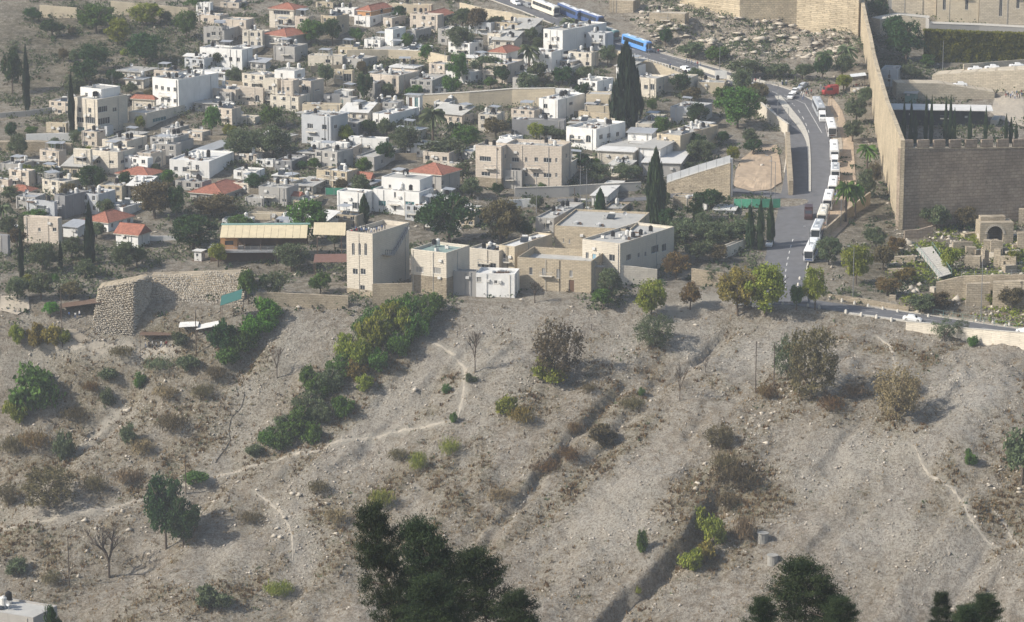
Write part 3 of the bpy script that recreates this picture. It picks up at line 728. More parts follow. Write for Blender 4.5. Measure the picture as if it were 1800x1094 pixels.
# ---------------------------------------------------------------- free-standing walls
def wall(pts, th, mat, label, name='stone_wall', cat='wall', cap=None, hm=None, group=None, tile='.', base=3.0, foot=True):
    """pts: (x, y base, y top) photo pixels, or (x, y) with hm metres high"""
    V = []
    for p in pts:
        x, y = tp(tile, p[0], p[1]); g = ground(x, y)
        zt = on_depth(x, tp(tile, 0, p[2])[1], g.y).z if len(p) > 2 else g.z + hm
        V.append((g.x, g.y, g.z, zt))
    return wall_w(V, th, mat, label, name, cat, cap, group, base)
def wall_w(V, th, mat, label, name, cat, cap=None, group=None, base=3.0):
    V = np.array(V); T, Nn = frame_line(V); o = V[0][:3].copy(); mb = MB(); cm = MB()
    L = []
    for i, v in enumerate(V):
        n = -Nn[i]                                   # thickness goes to the left of travel (away from the viewer for left-to-right walls)
        f = (v[0]-o[0], v[1]-o[1]); b = (f[0]+n[0]*th, f[1]+n[1]*th)
        L.append((f, b, v[2]-o[2]-base, v[3]-o[2]))
    for (f, b, z0, z1), (f2, b2, w0, w1) in zip(L, L[1:]):
        mb.quad((*f,z0), (*f2,w0), (*f2,w1), (*f,z1)); mb.quad((*b2,w0), (*b,z0), (*b,z1), (*b2,w1)); mb.quad((*f,z1), (*f2,w1), (*b2,w1), (*b,z1))
        if cap:
            e = .08; n = -(np.array(b)-np.array(f))/th*e
            F1 = (f[0]+n[0], f[1]+n[1]); F2 = (f2[0]+n[0], f2[1]+n[1]); B1 = (b[0]-n[0], b[1]-n[1]); B2 = (b2[0]-n[0], b2[1]-n[1])
            P = [(*F1,z1+.003), (*F2,w1+.003), (*B2,w1+.003), (*B1,z1+.003)]; Q = [(p[0],p[1],p[2]+.14) for p in P]
            cm.quad(*Q)
            for k in range(4): cm.quad(P[k], P[(k+1)%4], Q[(k+1)%4], Q[k])
    for (f, b, z0, z1) in (L[0], L[-1]): mb.quad((*f,z0), (*b,z0), (*b,z1), (*f,z1))
    if cap:
        root = thing(name, label, cat, o, 0, group); mb.build('wall', mat, root); cm.build('coping', cap, root); return root
    w = mb.build(name, mat); w.location = o; tag(w, label, cat, group); return w
# ---- village houses, far rows first (photo tile, left edge, near corner, right edge, top, foot, turn, material, label)
H = house
# tile A
H('A',527,690,900,700,958,35,'cream','three-storey cream house with white roof room beside tall thin cypress', L=[(560,772,24,34),(630,776,24,34),(563,842,55,36),(633,845,75,46),(568,925,55,50,'teal')], R=[(722,768,55,40),(805,770,24,30),(730,850,70,46),(712,920,60,44,'teal')], cl='tt', add=[(565,712,845,628,690,'white',[(607,682,20,24)],'','flat','taac')])
H('A',1075,1257,1537,560,802,35,'white','tall plain cream block with two rows of small windows', L=[(1098,612),(1140,620),(1183,627),(1228,630),(1140,703),(1183,708),(1228,710)], cl='tttwsdca', par=.8)
H('A',1467,1655,1765,632,745,30,'pink','pinkish stone house with wide strip window beneath a flat roof', L=[(1513,683,24,26),(1598,680,88,48)], R='2x1', cl='wd')
H('A',1400,1470,1500,700,752,30,'cream','low cream annex left of the pinkish stone house', cl='')
H('A',1405,1700,1775,350,492,25,'white','long white house with scattered small windows under the ridge', L=[(1433,392,30,42),(1475,392,16,28),(1500,394,16,28),(1550,400,16,28),(1620,416,24,30),(1672,420,24,30),(1447,463,14,24),(1477,466,14,24),(1505,468,14,24)], cl='djp')
H('A',1298,1440,1460,405,482,25,'white','low white lean-to below the long white house', L=[(1333,435,18,48),(1395,465,14,44)], roof='shed', rh=.6, top='roofwhite')
H('A',1565,1728,1790,142,255,20,'pink','plain pinkish block high on the slope', cl='j')
H('A',1430,1562,1590,195,330,20,'grey','grey house with open balcony below the plain pinkish block', L=[(1490,250,80,36),(1500,300,90,34)], cl='p')
H('A',1712,1850,1900,225,300,20,'cream','small cream house above the long white house', L='2x1', cl='c')
H('A',930,1085,1095,700,800,20,'cream','small cream house with rusty tiled roof squeezed beside the tall plain block', L='2x1', roof='hip', rh=1.1)
H('A',905,1030,1300,795,900,30,'cream','low cream house with teal rail in front of the tall plain block', L=[(970,872,50,40,'door')], R=[(1120,838,80,26,'teal')], cl='cj', top='roofdeck')
H('A',325,465,480,868,945,20,'tan','small sandy house with one barred window beside the white yard wall', L=[(435,912,50,44)], top='roofdeck')
H('A',720,895,1035,992,1120,25,'cream','cream house with dish on roof behind the corner block', L=[(765,1040,24,26),(850,1042,26,26)], R=[(928,1040,22,26),(985,1032,22,26)], cl='dtj')
H('A',1100,1240,1360,1005,1080,25,'grey','grey flat-roofed house between two big olive trees', L=[(1150,1040,20,26),(1262,1045,24,26)], cl='tjd')
H('A',1280,1420,1480,930,990,25,'pink','low pinkish house with one window under the young tree', L=[(1395,955,20,24)], cl='')
H('A',1640,1790,1830,825,880,20,'cream','low cream terrace house below the pinkish stone house', cl='dw')
H('A',1130,1230,1330,905,960,25,'grey','shabby grey roof with white satellite dishes', cl='dwj')
H('A',1480,1660,1680,485,550,15,'bluegrey','pale metal shed on the roofs behind the tall block', cl='')
H('A',1370,1480,1660,1062,1110,20,'grey','low grey shed under a tin roof', roof='slab', top='metal')
# tile B
H('B',95,265,350,70,212,25,'cream','cream house with red hipped roof at the top of the village', L=[(180,90,118,26),(175,160,34,44),(245,166,14,36)], roof='hip', rh=1.6)
H('B',50,215,392,258,362,35,'grey','grey house with broad red hipped roof above the dark block', L=[(110,290,40,26),(280,290,30,26)], roof='hip', rh=1.7)
H('B',-95,46,62,218,345,15,'cream','narrow sunlit cream house at left of the broad red roof', L='3x2', cl='tc')
H('B',125,272,365,330,440,25,'grey','grey block in front of the broad red roof', cl='ttpw')
H('B',62,152,178,556,742,25,'cream','slim cream block forming the left wing of the front terrace', L=[(100,620,24,28),(100,707,24,28)], cl='a')
H('B',178,262,305,566,765,25,'pink','cream middle wing with white roof room above', L=[(190,626,20,26),(225,626,20,26),(190,710,20,26),(225,710,20,26)], cl='', add=[(130,270,345,500,560,'white',[(180,530,16,28)],[(303,532,22,26)],'flat','ww')])
H('B',305,387,478,570,738,30,'pink','cream right wing with one large window and shaded side', L=[(345,630,44,46),(343,713,40,26)], R=[(430,632,30,12)], cl='')
H('B',-110,50,62,620,742,20,'pink','pinkish house with arched window left of the slim cream block', L=[(10,692,30,46,'arch'),(-55,690,24,30)], cl='wt')
H('B',548,676,692,495,608,20,'tan','sandy house with one wide window above the arched porch', L=[(598,548,18,26),(642,546,56,52)], cl='w')
H('B',800,1003,1150,532,664,28,'pink','pink stone house with tall window and cluttered roof', L=[(893,585,24,28),(933,587,16,26),(968,582,28,58)], cl='twdjc')
H('B',322,525,645,820,1045,30,'bluegrey','grey rendered house with four white-framed windows', L=[(380,886,40,34),(480,894,34,34),(380,976,40,30),(476,984,34,28)], R=[(560,890,20,26)], cl='jj')
H('B',650,912,935,975,1090,15,'white','bright white house with parapet below the olive grove', L=[(715,1030,22,26),(790,1035,22,26)], cl='jt', top='roofwhite')
H('B',388,640,660,1008,1120,15,'white','bright white wall house stepping down to the left', cl='j', top='roofwhite')
H('B',820,935,1146,805,900,30,'white','low white house with long blank right wall', L=[(850,850,18,24)], cl='j', top='roofwhite')
H('B',590,665,715,690,800,30,'grey','small grey house with green door above the white terrace', L=[(603,718,18,40,'teal')], cl='')
H('B',476,590,610,668,745,15,'darkgrey','dark unlit house behind the sandy yard wall', cl='')
H('B',325,590,610,738,822,10,'tan','sandy yard building with rough top edge', L=[(390,795,34,26)], cl='j')
H('B',728,825,1000,740,830,25,'stone','stone house with dark tank-covered roof', cl='ttssj')
H('B',690,800,1052,118,192,30,'white','large house with orange upper floor and red hipped roof', L=[(725,160,50,26)], R='4x1', cl='', add=[(712,805,1042,78,116,'orange',[(785,100,30,20)],[],'hip','')])
H('B',760,872,945,282,346,25,'white','white terrace house with a railed sun deck', L=[(798,318,22,20),(845,322,22,20)], cl='pjj')
H('B',905,962,1052,208,342,28,'white','tall white stair block behind the sun deck', R=[(1000,250,20,26),(995,325,20,20)], cl='')
H('B',892,955,1050,128,210,28,'pink','pink house with black dish below the orange upper floor', L=[(930,180,26,24)], R=[(990,160,26,24)], cl='d')
H('B',1090,1226,1385,132,205,25,'grey','grey house under a mixed red tile and tin roof', L='3x1', roof='gable', rh=1.4)
H('B',1060,1120,1230,215,300,28,'grey','grey garage block below the tin roof', R=[(1165,258,40,26)], cl='')
H('B',365,606,640,396,480,15,'cream','low cream house with bar-shaped roof above the sandy yard', L=[(505,432,36,24),(572,446,18,24)], cl='p')
H('B',548,650,700,645,700,20,'white','little white porch with an arched opening', L=[(588,672,22,34,'arch')], cl='p')
H('B',930,1230,1245,35,112,12,'tan','long tan building at the crest above the tin roof', L='4x1', cl='tc')
H('B',555,690,720,62,120,20,'white','white house with tank-crowded roof beside the orange floor', L='2x1', cl='wtt')
H('B',1625,1716,1872,238,372,28,'cream','cream house with tall barred window beside the road wall', L=[(1650,292,30,50),(1690,310,16,30)], cl='tw')
H('B',1637,1755,1868,372,500,28,'white','white cottage with pale red hipped roof', L='1x1', roof='hip', rh=1.5)
H('B',1245,1330,1380,612,662,20,'white','little white hut on the long terrace', L='2x1', cl='')
H('B',1056,1150,1170,672,790,20,'white','white gate lodge at the left end of the long terrace wall', L=[(1085,720,24,70,'door'),(1125,720,24,70,'teal')], roof='slab', top='metal')
H('B',-420,-320,-300,20,110,20,'white','pale crest house with red trim far above the village', L='2x1', cl='j')
H('B',-250,-120,-60,20,60,20,'pink','low pink house at the very crest', L='2x1', cl='j')
H('B',420,540,560,20,60,15,'tan','sandy house at the very crest left of the white roofs', L='2x1', cl='w')
# tile C
H('C',220,355,662,215,412,35,'white','two-storey white house with red awning and brown mural side', L=[(240,250,18,30),(285,276,14,28),(325,276,14,28),(245,375,24,36),(292,376,18,36)], R=[(385,376,46,38),(505,376,30,28)], cl='twjac')
H('C',890,1010,1092,552,690,30,'cream','cream house directly right of the great cypress', L=[(940,612,26,30),(985,612,26,42)], R=[(1040,615,16,22)], cl='dj')
H('C',1076,1250,1305,546,660,22,'cream','cream house with single square window under the road wall', L=[(1190,600,36,44)], cl='t')
H('C',1300,1490,1510,582,655,10,'tan','low sandy house below the white billboard', cl='ct')
H('C',188,320,510,702,868,32,'white','pale blue-white house with a small balcony', L=[(235,746,28,32),(235,800,60,14)], R=[(415,728,26,22),(420,816,24,26),(470,808,24,26)], cl='ttwd', top='roofwhite')
H('C',513,700,722,745,868,12,'tan','yellow-tan house hard against the great cypress', L=[(525,800,18,50)], cl='j', add=[(520,690,715,665,735,'tan',[],[],'flat','d')])
H('C',380,590,795,908,1062,32,'white','white house with two arched windows', L=[(420,976,34,58,'arch'),(472,972,14,34),(536,976,34,52,'arch')], R=[(625,962,28,32),(680,952,28,32),(742,942,24,30)], cl='wjtc', par=.7)
H('C',812,980,1010,940,1038,18,'white','small white hut with two dark windows and tin roof', L=[(860,992,16,30),(915,995,16,26)], roof='shed', rh=.7, top='metal')
H('C',1015,1180,1445,952,1118,32,'tan','golden stone house with four little windows', L=[(1040,962,14,26),(1072,982,12,26),(1098,990,12,26),(1132,996,12,26)], cl='jjtcw', par=.6)
H('C',1110,1302,1405,762,880,25,'bluegrey','pale shed hung with white sheets below a cluttered roof', L=[(1240,830,70,54,'shut')], cl='jjpj')
H('C',1020,1112,1125,832,890,20,'pink','low pink hut with a tiny window', L=[(1065,858,20,20)], cl='')
H('C',522,652,668,592,646,15,'cream','cream house with blue-grey strip window', L=[(585,612,90,18)], cl='twc')
H('C',285,458,470,632,690,15,'white','long low white house behind the balcony house', cl='tj')
H('C',0,365,380,848,965,10,'darkgrey','dark grey flat-roofed hall with a dish', cl='dtj', wr=9)
H('C',600,800,1125,1062,1130,25,'white','wide white bungalow with a covered porch', L='3x1', roof='slab', top='roofdeck')
H('C',-20,130,215,500,560,20,'pink','low pink house behind the date palm', L='1x1', cl='')
H('.',1050,1112,1122,268,300,15,'cream','low cream cottage with dark porch above the grey wall', L=[(1073,278,9,9),(1088,280,6,7),(1108,286,7,10)], roof='slab', top='roofwhite')
H('.',1122,1160,1196,262,298,20,'white','white cottage with a lean-to beside the golden stone house', L='2x1', roof='slab', top='roofdeck')
H('.',1130,1195,1222,288,312,10,'grey','low grey row of sheds above the slanting fence', roof='slab', top='roofwhite')
# tile E
H('E',520,640,648,-42,158,20,'cream','tall slim cream house with banded windows', L=[(570,22,72,30),(565,106,66,38)], cl='wp')
H('E',648,830,954,-25,135,28,'cream','cream house with two wide windows and grey shaded side', L=[(690,42,34,24),(782,44,34,24)], R=[(860,42,20,22),(920,38,18,22)], cl='taj')
H('E',956,1060,1165,-15,112,25,'pink','pinkish house with an arched window in its shaded side', L=[(1008,52,80,26)], R=[(1108,26,34,44,'arch'),(1110,72,30,28)], cl='wj')
H('E',820,1042,1152,142,235,25,'white','white house with wide red hipped roof behind the dark round tree', L='3x1', roof='hip', rh=1.5)
H('E',1192,1470,1645,40,162,18,'white','long bright white house with three windows', L=[(1235,92,26,30),(1305,97,48,32),(1385,86,26,44)], cl='ttcjw', top='roofwhite')
H('E',1335,1560,1755,272,335,22,'grey','house with spreading red roof and raised dormer', L='2x1', roof='hip', rh=1.9)
H('E',45,200,258,252,310,20,'grey','small house with plain red roof at the valley edge', L='2x1', roof='hip', rh=1.2)
H('E',172,412,440,440,625,18,'pink','stained pinkish lower storey of the concrete house', L=[(277,520,18,28),(383,518,28,28)], cl='')
H('E',190,385,405,325,460,18,'bluegrey','pale blue-grey concrete house with one barred window', L=[(293,415,34,44)], cl='jt')
H('E',387,460,628,282,440,35,'darkgrey','dark windowless concrete block', cl='dw', par=.7)
H('E',628,642,770,278,380,30,'grey','grey box beside the dark concrete block', cl='t')
H('E',600,760,936,470,535,30,'white','white house with large red hipped roof right of the spindle cypress', L=[(690,505,30,18)], R='3x1', roof='hip', rh=2.0)
H('E',815,970,1052,558,650,25,'white','white cottage with red gabled roof and shaded end', L=[(875,576,28,20)], roof='gable', rh=2.2)
H('E',755,865,1005,365,432,28,'white','little white house crowned with tilted solar panels', L=[(795,378,18,20)], cl='ssd')
H('E',445,545,622,505,575,25,'white','white tin lean-to in front of the concrete house', roof='shed', rh=.8, top='metal')
H('E',-40,58,72,560,705,20,'darkgrey','dark house at the edge with tanks on top', cl='tt')
H('E',0,150,242,62,135,20,'grey','patched grey shack by the valley wall', cl='jpw')
H('E',110,330,345,42,82,10,'tan','long low shack under brushwood', roof='slab', top='roofdeck')
H('E',60,160,185,505,575,20,'grey','grey shed among olives below the concrete house', roof='slab', top='roofwhite')
H('E',1640,1800,1860,110,175,20,'white','white shed with grey flat roof by the autumn trees', L='2x1', cl='tj')
H('E',1720,1850,1900,300,360,20,'grey','grey hut among the autumn trees', cl='c')
H('E',1560,1760,1790,450,495,10,'white','white terrace parapet with water drums behind the restaurant', cl='w')
H('E',1480,1620,1700,-20,40,20,'grey','grey flat house with tank between white houses', cl='tj')
H('E',1650,1800,1850,-10,60,20,'pink','pink flat house left of the twin white houses', cl='w', L='2x1')
H('E',-60,60,90,170,260,20,'pink','pink shack beside the small plain red roof', cl='j')
# tile F
H('F',640,822,1078,547,1003,30,'cream','stone watchtower with three arched windows and viewing terrace', L=[(683,656,20,86,'arch'),(726,656,20,86,'arch'),(770,658,20,86,'arch'),(697,813,36,40),(752,814,36,40),(745,745,34,24),(748,928,34,38)], name='tower_house', cat='tower', par=1.1, top='paving', lo=('fieldstone',.12))
H('F',1090,1337,1500,682,1005,30,'cream','cream cube house over rough stone ground floor beside the tower', L=[(1150,798,54,42,'shut'),(1270,806,58,44,'shut'),(1197,968,34,40,'door')], cl='c', top='roofgreen', par=.7, lo=('fieldstone',.45))
H('F',1495,1706,1800,668,850,30,'cream','cream house with two square windows above the white shed', L=[(1578,766,44,36),(1663,773,44,36)], cl='wsjt', par=.6)
H('F',1706,1815,2080,638,850,30,'tan','tan house with narrow window and long shaded flank', L=[(1745,716,22,52)], cl='', top='roofwhite')
H('F',1385,1545,1560,815,990,10,'grey','plain grey garden wall room under the cream house', cl='')
H('F',1545,1815,1850,832,1000,10,'white','pale blue-white shed with small square window', L=[(1565,870,34,34,'shut'),(1683,886,24,24)], top='roofwhite')
H('F',1070,1302,1432,135,300,30,'grey','house with large red hipped roof behind the white teal-windowed house', L='2x1', R=[(1275,200,14,34)], roof='hip', rh=2.1)
H('F',825,1147,1245,258,445,25,'white','white house with two wide teal windows', L=[(885,334,54,38,'teal'),(1080,344,64,46,'teal'),(976,276,14,40),(976,366,18,46),(890,425,86,26,'shut')], cl='ttjw', par=.6, add=[(882,1150,1240,168,250,'white',[(940,215,20,24)],[],'flat','ttd')])
H('F',570,762,825,262,428,25,'white','white house beneath the green netting screen', L=[(630,340,28,30),(700,352,52,44)], cl='')
H('F',425,565,640,108,215,25,'tan','tan house with flat parapet left of the small red gable', cl='t')
H('F',645,800,825,165,235,25,'tan','tan room with small red gabled roof', roof='gable', rh=1.6)
H('F',20,215,300,228,360,22,'grey','grey-white house with drums on the roof', L=[(80,325,26,20),(260,320,26,20)], cl='ttdw')
H('F',200,300,330,285,345,20,'white','white outhouse with small red roof', roof='gable', rh=.9)
H('F',295,425,440,165,205,10,'white','low white outhouse with pink wall', cl='')
H('F',700,830,1050,10,110,25,'grey','grey-green roofed house uphill of the red gable', L='2x1', R='2x1', cl='tj')
H('F',1300,1470,1490,60,140,15,'cream','cream house with blue tarpaulin beside the apartment house', cl='jt')
H('F',130,250,360,40,110,20,'darkgrey','dark grey house among tanks below the bright white house', cl='ttj')
H('F',0,120,140,30,80,15,'white','small white box house beside dark tanks', L='2x1', cl='t')
H('F',240,420,440,385,450,12,'white','long pale farm shed behind the restaurant roof', cl='', L='1x1')
H('F',-60,180,200,410,455,10,'tan','overgrown low house behind the restaurant roof', cl='')
# apartment house
H('.',836,881,896,258,333,22,'pink','apartment house wing with two strip windows and rubble foot', L=[(853,279.5,80,34),(854,306,60,28)], R='1x2', cl='tt', par=.8, lo=('fieldstone',.25))
H('.',888,987,1004,258,335,18,'pink','large pinkish apartment house with ranks of windows and roof railing', cl='wt', par=.9, L=[(906,281,50,30),(925,281,18,34),(942.5,281,26,30),(962.5,282,54,34),(907,303,64,56),(925,307,18,30),(942.5,308,40,30),(962.5,308.5,54,32),(978,282,14,30),(978,308,14,30),(934,328,110,32,'shut')], R='1x2')
H('.',881,917,930,300,333,18,'grey','recessed grey stairwell between the apartment wings', L='1x1', cl='')
# tile G
H('G',38,555,660,742,968,17,'stone','low stone house with courtyard parapet and brown door', L=[(133,810,22,52),(222,820,24,60,'shut'),(325,828,24,64,'shut'),(415,828,22,46,'shut'),(418,915,38,86,'door')], par=1.7, top='roofdeck', cl='')
H('G',298,830,962,515,760,14,'stone','long pale stone house with two slit windows and flat grey roof', L=[(361,594,9,28),(403,600,9,28)], par=.5, cl='')
H('G',492,757,1147,617,905,33,'cream','stone house with blue door, balcony and shaded right side', L=[(528,706,20,58),(576,726,24,76,'blue'),(620,712,20,56),(702,717,38,46)], R=[(820,713,34,44),(890,698,16,34),(938,690,16,34),(1005,655,56,56),(1068,645,34,54)], cl='cctttjw', par=.7)
H('G',165,292,500,440,610,20,'grey','grey house with one white-framed window behind the stone houses', L=[(243,498,40,40)], cl='ttj', wr=10)
H('G',300,600,830,425,470,12,'roofdeck','flat pale roofed hall behind the long stone house', cl='ttja')
H('G',1460,1500,1650,640,720,30,'cream','small cream gate hut beside the road trees', cl='')
H('G',640,770,830,375,430,15,'fieldstone','rough stone hut under the tall ragged cypress', cl='')
H('G',1300,1365,1375,335,385,20,'white','white container beside the overgrown yard', cl='')
H('G',1420,1560,1580,385,410,10,'white','low white shed roof beside the green screen', roof='slab', top='roofwhite')
H('G',1130,1280,1300,290,375,15,'ruin','tumbledown brick outhouse in the yard', cl='jj')
H('G',1365,1460,1470,180,240,10,'grey','grey tin hut leaning on the retaining wall', roof='shed', rh=.5, top='metal')
H('G',560,660,780,285,360,15,'roofwhite','white tin-roofed lean-to under the grey wall', roof='shed', rh=.5, top='roofwhite')
# foreground rooftop at the lower left
H('.',-70,62,104,1086,1190,25,'grey','flat roof corner with tanks at the bottom edge', Y=440, cl='ttj', par=.25, wr=9, base=8)
# ---- smaller infill buildings and terrace walls between the houses
import re as _re
def np_head(l): return _re.split(r' (?:with|in|on|of|at|by|below|above|behind|beside|under|between|beneath|hard|directly|forming|hung|stepping|among|squeezed|set|over|right|left|high|uphill|near|touching|next|crowned|hiding) ', l)[0]
def infill():
    rs = random.Random(21); boxes = []
    for o in list(C.objects):
        if o.parent is None and o.get('category') in ('house', 'tower', 'building'):
            x, y = proj(o.location.x, o.location.y, o.location.z); s = scale_at(o.location); wl = [c for c in o.children if c.name.startswith('wall')]
            w = max((max(-v.co.x for v in c.data.vertices) for c in wl), default=5); boxes.append((x-w/s*.5, y-8, w/s*.6+6, 14, o['label']))
    done = []; tries = 0; adj = ['low','small','patched','weathered','squat','plain','shabby','faded','narrow','sunlit','cramped','crooked','dusty']; seen = set()
    while len(done) < 120 and tries < 9000:
        tries += 1; x = rs.uniform(20, 1230); y = rs.uniform(40, 420)
        if x < 130 and y < 190 or x < 330 and y < 115 or x > 830 and y > 335 or x > 1080 and y < 130 or (x > 900 and y < 60) or (x < 420 and y > 400): continue
        if any(abs(x-b[0]) < b[2]+3 and abs(y-b[1]) < b[3]*.62 for b in boxes) or any(abs(x-d[0]) < 24 and abs(y-d[1]) < 11 for d in done): continue
        g = ground(x, y)
        if any(seg_dist(np.array([g.x]), np.array([g.y]), r)[0][0] < 11 for r in road_lines): continue
        nb = min(boxes, key=lambda b: (b[0]-x)**2+((b[1]-y)*1.6)**2); dx, dy = x-nb[0], y-nb[1]
        rel = ('just right of the' if dx > 0 else 'just left of the') if abs(dx) > abs(dy)*1.2 else ('just below the' if dy > 0 else 'just behind the')
        m = rs.choice(['cream','white','grey','pink','tan','bluegrey','cream','pink','grey','stone']); form = rs.choice(['flat','flat','flat','flat','flat','flat','slab','shed','slab'])
        nm = {'flat':'block','slab':'shed','shed':'lean-to','hip':'cottage with red roof'}[form]
        for _ in range(40):
            lab = '%s %s %s %s %s' % (rs.choice(adj), m.replace('bluegrey','pale blue').replace('stone','rough stone'), nm, rel, np_head(nb[4]))
            if lab not in seen: break
        seen.add(lab); w = rs.uniform(26, 60); h = rs.uniform(15, 36) if form != 'slab' else rs.uniform(12, 17); dpt = rs.uniform(6, 22)
        H('.', x-w/2, x+w/2-dpt*.4, x+w/2+dpt, y-h, y, rs.uniform(15, 35), m, lab, L='%dx%d' % (max(1, int(w/14)), 2 if h > 23 else 1), R='1x1' if dpt > 12 else '', roof=form, top=rs.choice(['roofdeck','metal','roofwhite','roofdeck']), cl=''.join(rs.choice('ttwdsjjcap') for _ in range(rs.randint(1, 5))), wr=6)
        done.append((x, y))
    k = 0; tries = 0; ws = []
    while k < 34 and tries < 3000:
        tries += 1; x = rs.uniform(10, 1230); y = rs.uniform(60, 425)
        if x < 130 and y < 190 or x < 330 and y < 115 or x > 1080 and y < 130 or x > 900 and y < 60 or any(abs(x-a) < 60 and abs(y-b) < 14 for a, b in ws): continue
        g = ground(x, y)
        if any(seg_dist(np.array([g.x]), np.array([g.y]), r)[0][0] < 12 for r in road_lines): continue
        nb = min(boxes, key=lambda b: (b[0]-x)**2+((b[1]-y)*1.6)**2); w = rs.uniform(30, 75); sl = rs.uniform(-6, 6); dx, dy = x-nb[0], y-nb[1]
        rel = ('right of the' if dx > 0 else 'left of the') if abs(dx) > abs(dy)*1.2 else ('below the' if dy > 0 else 'behind the'); mt = rs.choice(['fieldstone','grey','tan','fieldstone','white'])
        lab = '%s garden wall %s %s' % ({'fieldstone':'rough stone','grey':'grey','tan':'sandy','white':'whitewashed'}[mt], rel, np_head(nb[4]))
        if lab in seen: continue
        seen.add(lab); WL_ = wall([(x-w/2, y), (x, y+sl*.5), (x+w/2, y+sl)], .35, mt, lab, 'garden_wall', hm=rs.uniform(1.2, 2.4)); ws.append((x, y)); k += 1
infill()

def garden_trees():
    rs = random.Random(77); boxes = []; trees = []
    for o in list(C.objects):
        if o.parent is None and o.get('category') in ('house', 'tower', 'building', 'tree', 'palm'):
            x, y = proj(o.location.x, o.location.y, o.location.z)
            if o.get('category') in ('tree', 'palm'): trees.append((x, y))
            else: boxes.append((x, y, o['label']))
    seen = set(); k = tries = 0
    while k < 110 and tries < 9000:
        tries += 1; x = rs.uniform(5, 1340); y = rs.uniform(30, 530)
        if (x > 560 and y > 440) or x > 1080 and y < 130 or x > 900 and y < 60 or (130 < x < 445 and y > 470) or any(abs(x-a) < 20 and abs(y-b) < 12 for a, b in trees): continue
        if any(-34 < x-b[0] < 8 and -20 < y-b[1] < -1 for b in boxes): continue
        g = ground(x, y)
        if any(seg_dist(np.array([g.x]), np.array([g.y]), r)[0][0] < 9 for r in road_lines): continue
        nb = min(boxes, key=lambda b: (b[0]-x)**2+((b[1]-y)*1.5)**2); dx, dy = x-nb[0], y-nb[1]
        rel = ('right of the' if dx > 0 else 'left of the') if abs(dx) > abs(dy)*1.2 else ('in front of the' if dy > 0 else 'behind the')
        tint, word = rs.choice([('olive','grey-green'),('olive','grey-green'),('darkgreen','dark'),('green','green'),('darkgreen','dark'),('autumn','brownish'),('yellowgreen','yellowish'),('olive','dusty')])
        kind = rs.choice(['round','round','big','bush']); lab = '%s %s %s %s' % (word, 'shrub' if kind == 'bush' else 'garden tree', rel, np_head(nb[2]))
        if lab in seen: continue
        seen.add(lab); w = rs.uniform(20, 46) if kind != 'bush' else rs.uniform(16, 26); P_(x, y, w, w*rs.uniform(.75, 1.15) if kind != 'bush' else w*.65, kind, tint, lab); trees.append((x, y)); k += 1
# ---------------------------------------------------------------- plants
def leaves_mesh(name, P, size, rs, aspect=.55, up=0.0, mat='green', zs=1.0):
    """diamond leaf clumps at points P"""
    n = len(P); a = rs.normal(size=(n,3)); a[:,2] += up; a /= np.linalg.norm(a, axis=1)[:,None]
    b = np.cross(a, rs.normal(size=(n,3))); b /= np.linalg.norm(b, axis=1)[:,None]+1e-9
    s = (size*(.6+.8*rs.rand(n)))[:,None]
    a = a*s; b = b*s*aspect; a[:,2] *= zs; b[:,2] *= zs
    V = np.stack([P-a, P-b, P+a*.9, P+b], 1).reshape(-1, 3)
    return npmesh(name, V, n, mat, 4)
def crown_points(rs, n, lobes, lr, zb, flat=1.0, shell=.55, taper=0):
    """points in clumps spread through an egg-shaped volume: radius 1, z from zb to 1"""
    Cn = []
    while len(Cn) < lobes:
        p = rs.uniform(-1, 1, 3)
        if np.linalg.norm(p) < 1: Cn.append(p*np.array([1-lr*.8]*3))
    Cn = np.array(Cn); R = lr*(.6+.7*rs.rand(lobes))
    k = rs.randint(0, lobes, n); d = rs.normal(size=(n,3)); d /= np.linalg.norm(d, axis=1)[:,None]
    r = (shell+(1-shell)*rs.rand(n))*R[k]
    P = Cn[k] + d*r[:,None]
    P[:,2] = (P[:,2]*flat+1)/2
    if taper: P[:,:2] *= (1-taper*P[:,2:3])
    P[:,2] = zb + P[:,2]*(1-zb)
    return P
def trunk_mesh(rs, h, r, forks=4, mat='bark', spread=.55):
    mb = MB(); p = Vector((0,0,-.06)); q = Vector((rs.uniform(-.05,.05), rs.uniform(-.05,.05), h)); mb.tube(p, q, r, r*.7, 7)
    for k in range(forks):
        an = 2*math.pi*(k+rs.uniform(-.3,.3))/forks; e = q + Vector((spread*math.cos(an), spread*math.sin(an), rs.uniform(.2,.45))); mb.tube(q, e, r*.55, r*.2, 5)
        for j in range(2):
            mb.tube(e, e+Vector((rs.uniform(-.3,.3), rs.uniform(-.3,.3), rs.uniform(.05,.25))), r*.2, r*.08, 4)
    return mb.mesh('trunk', mat)
PROTO = {}
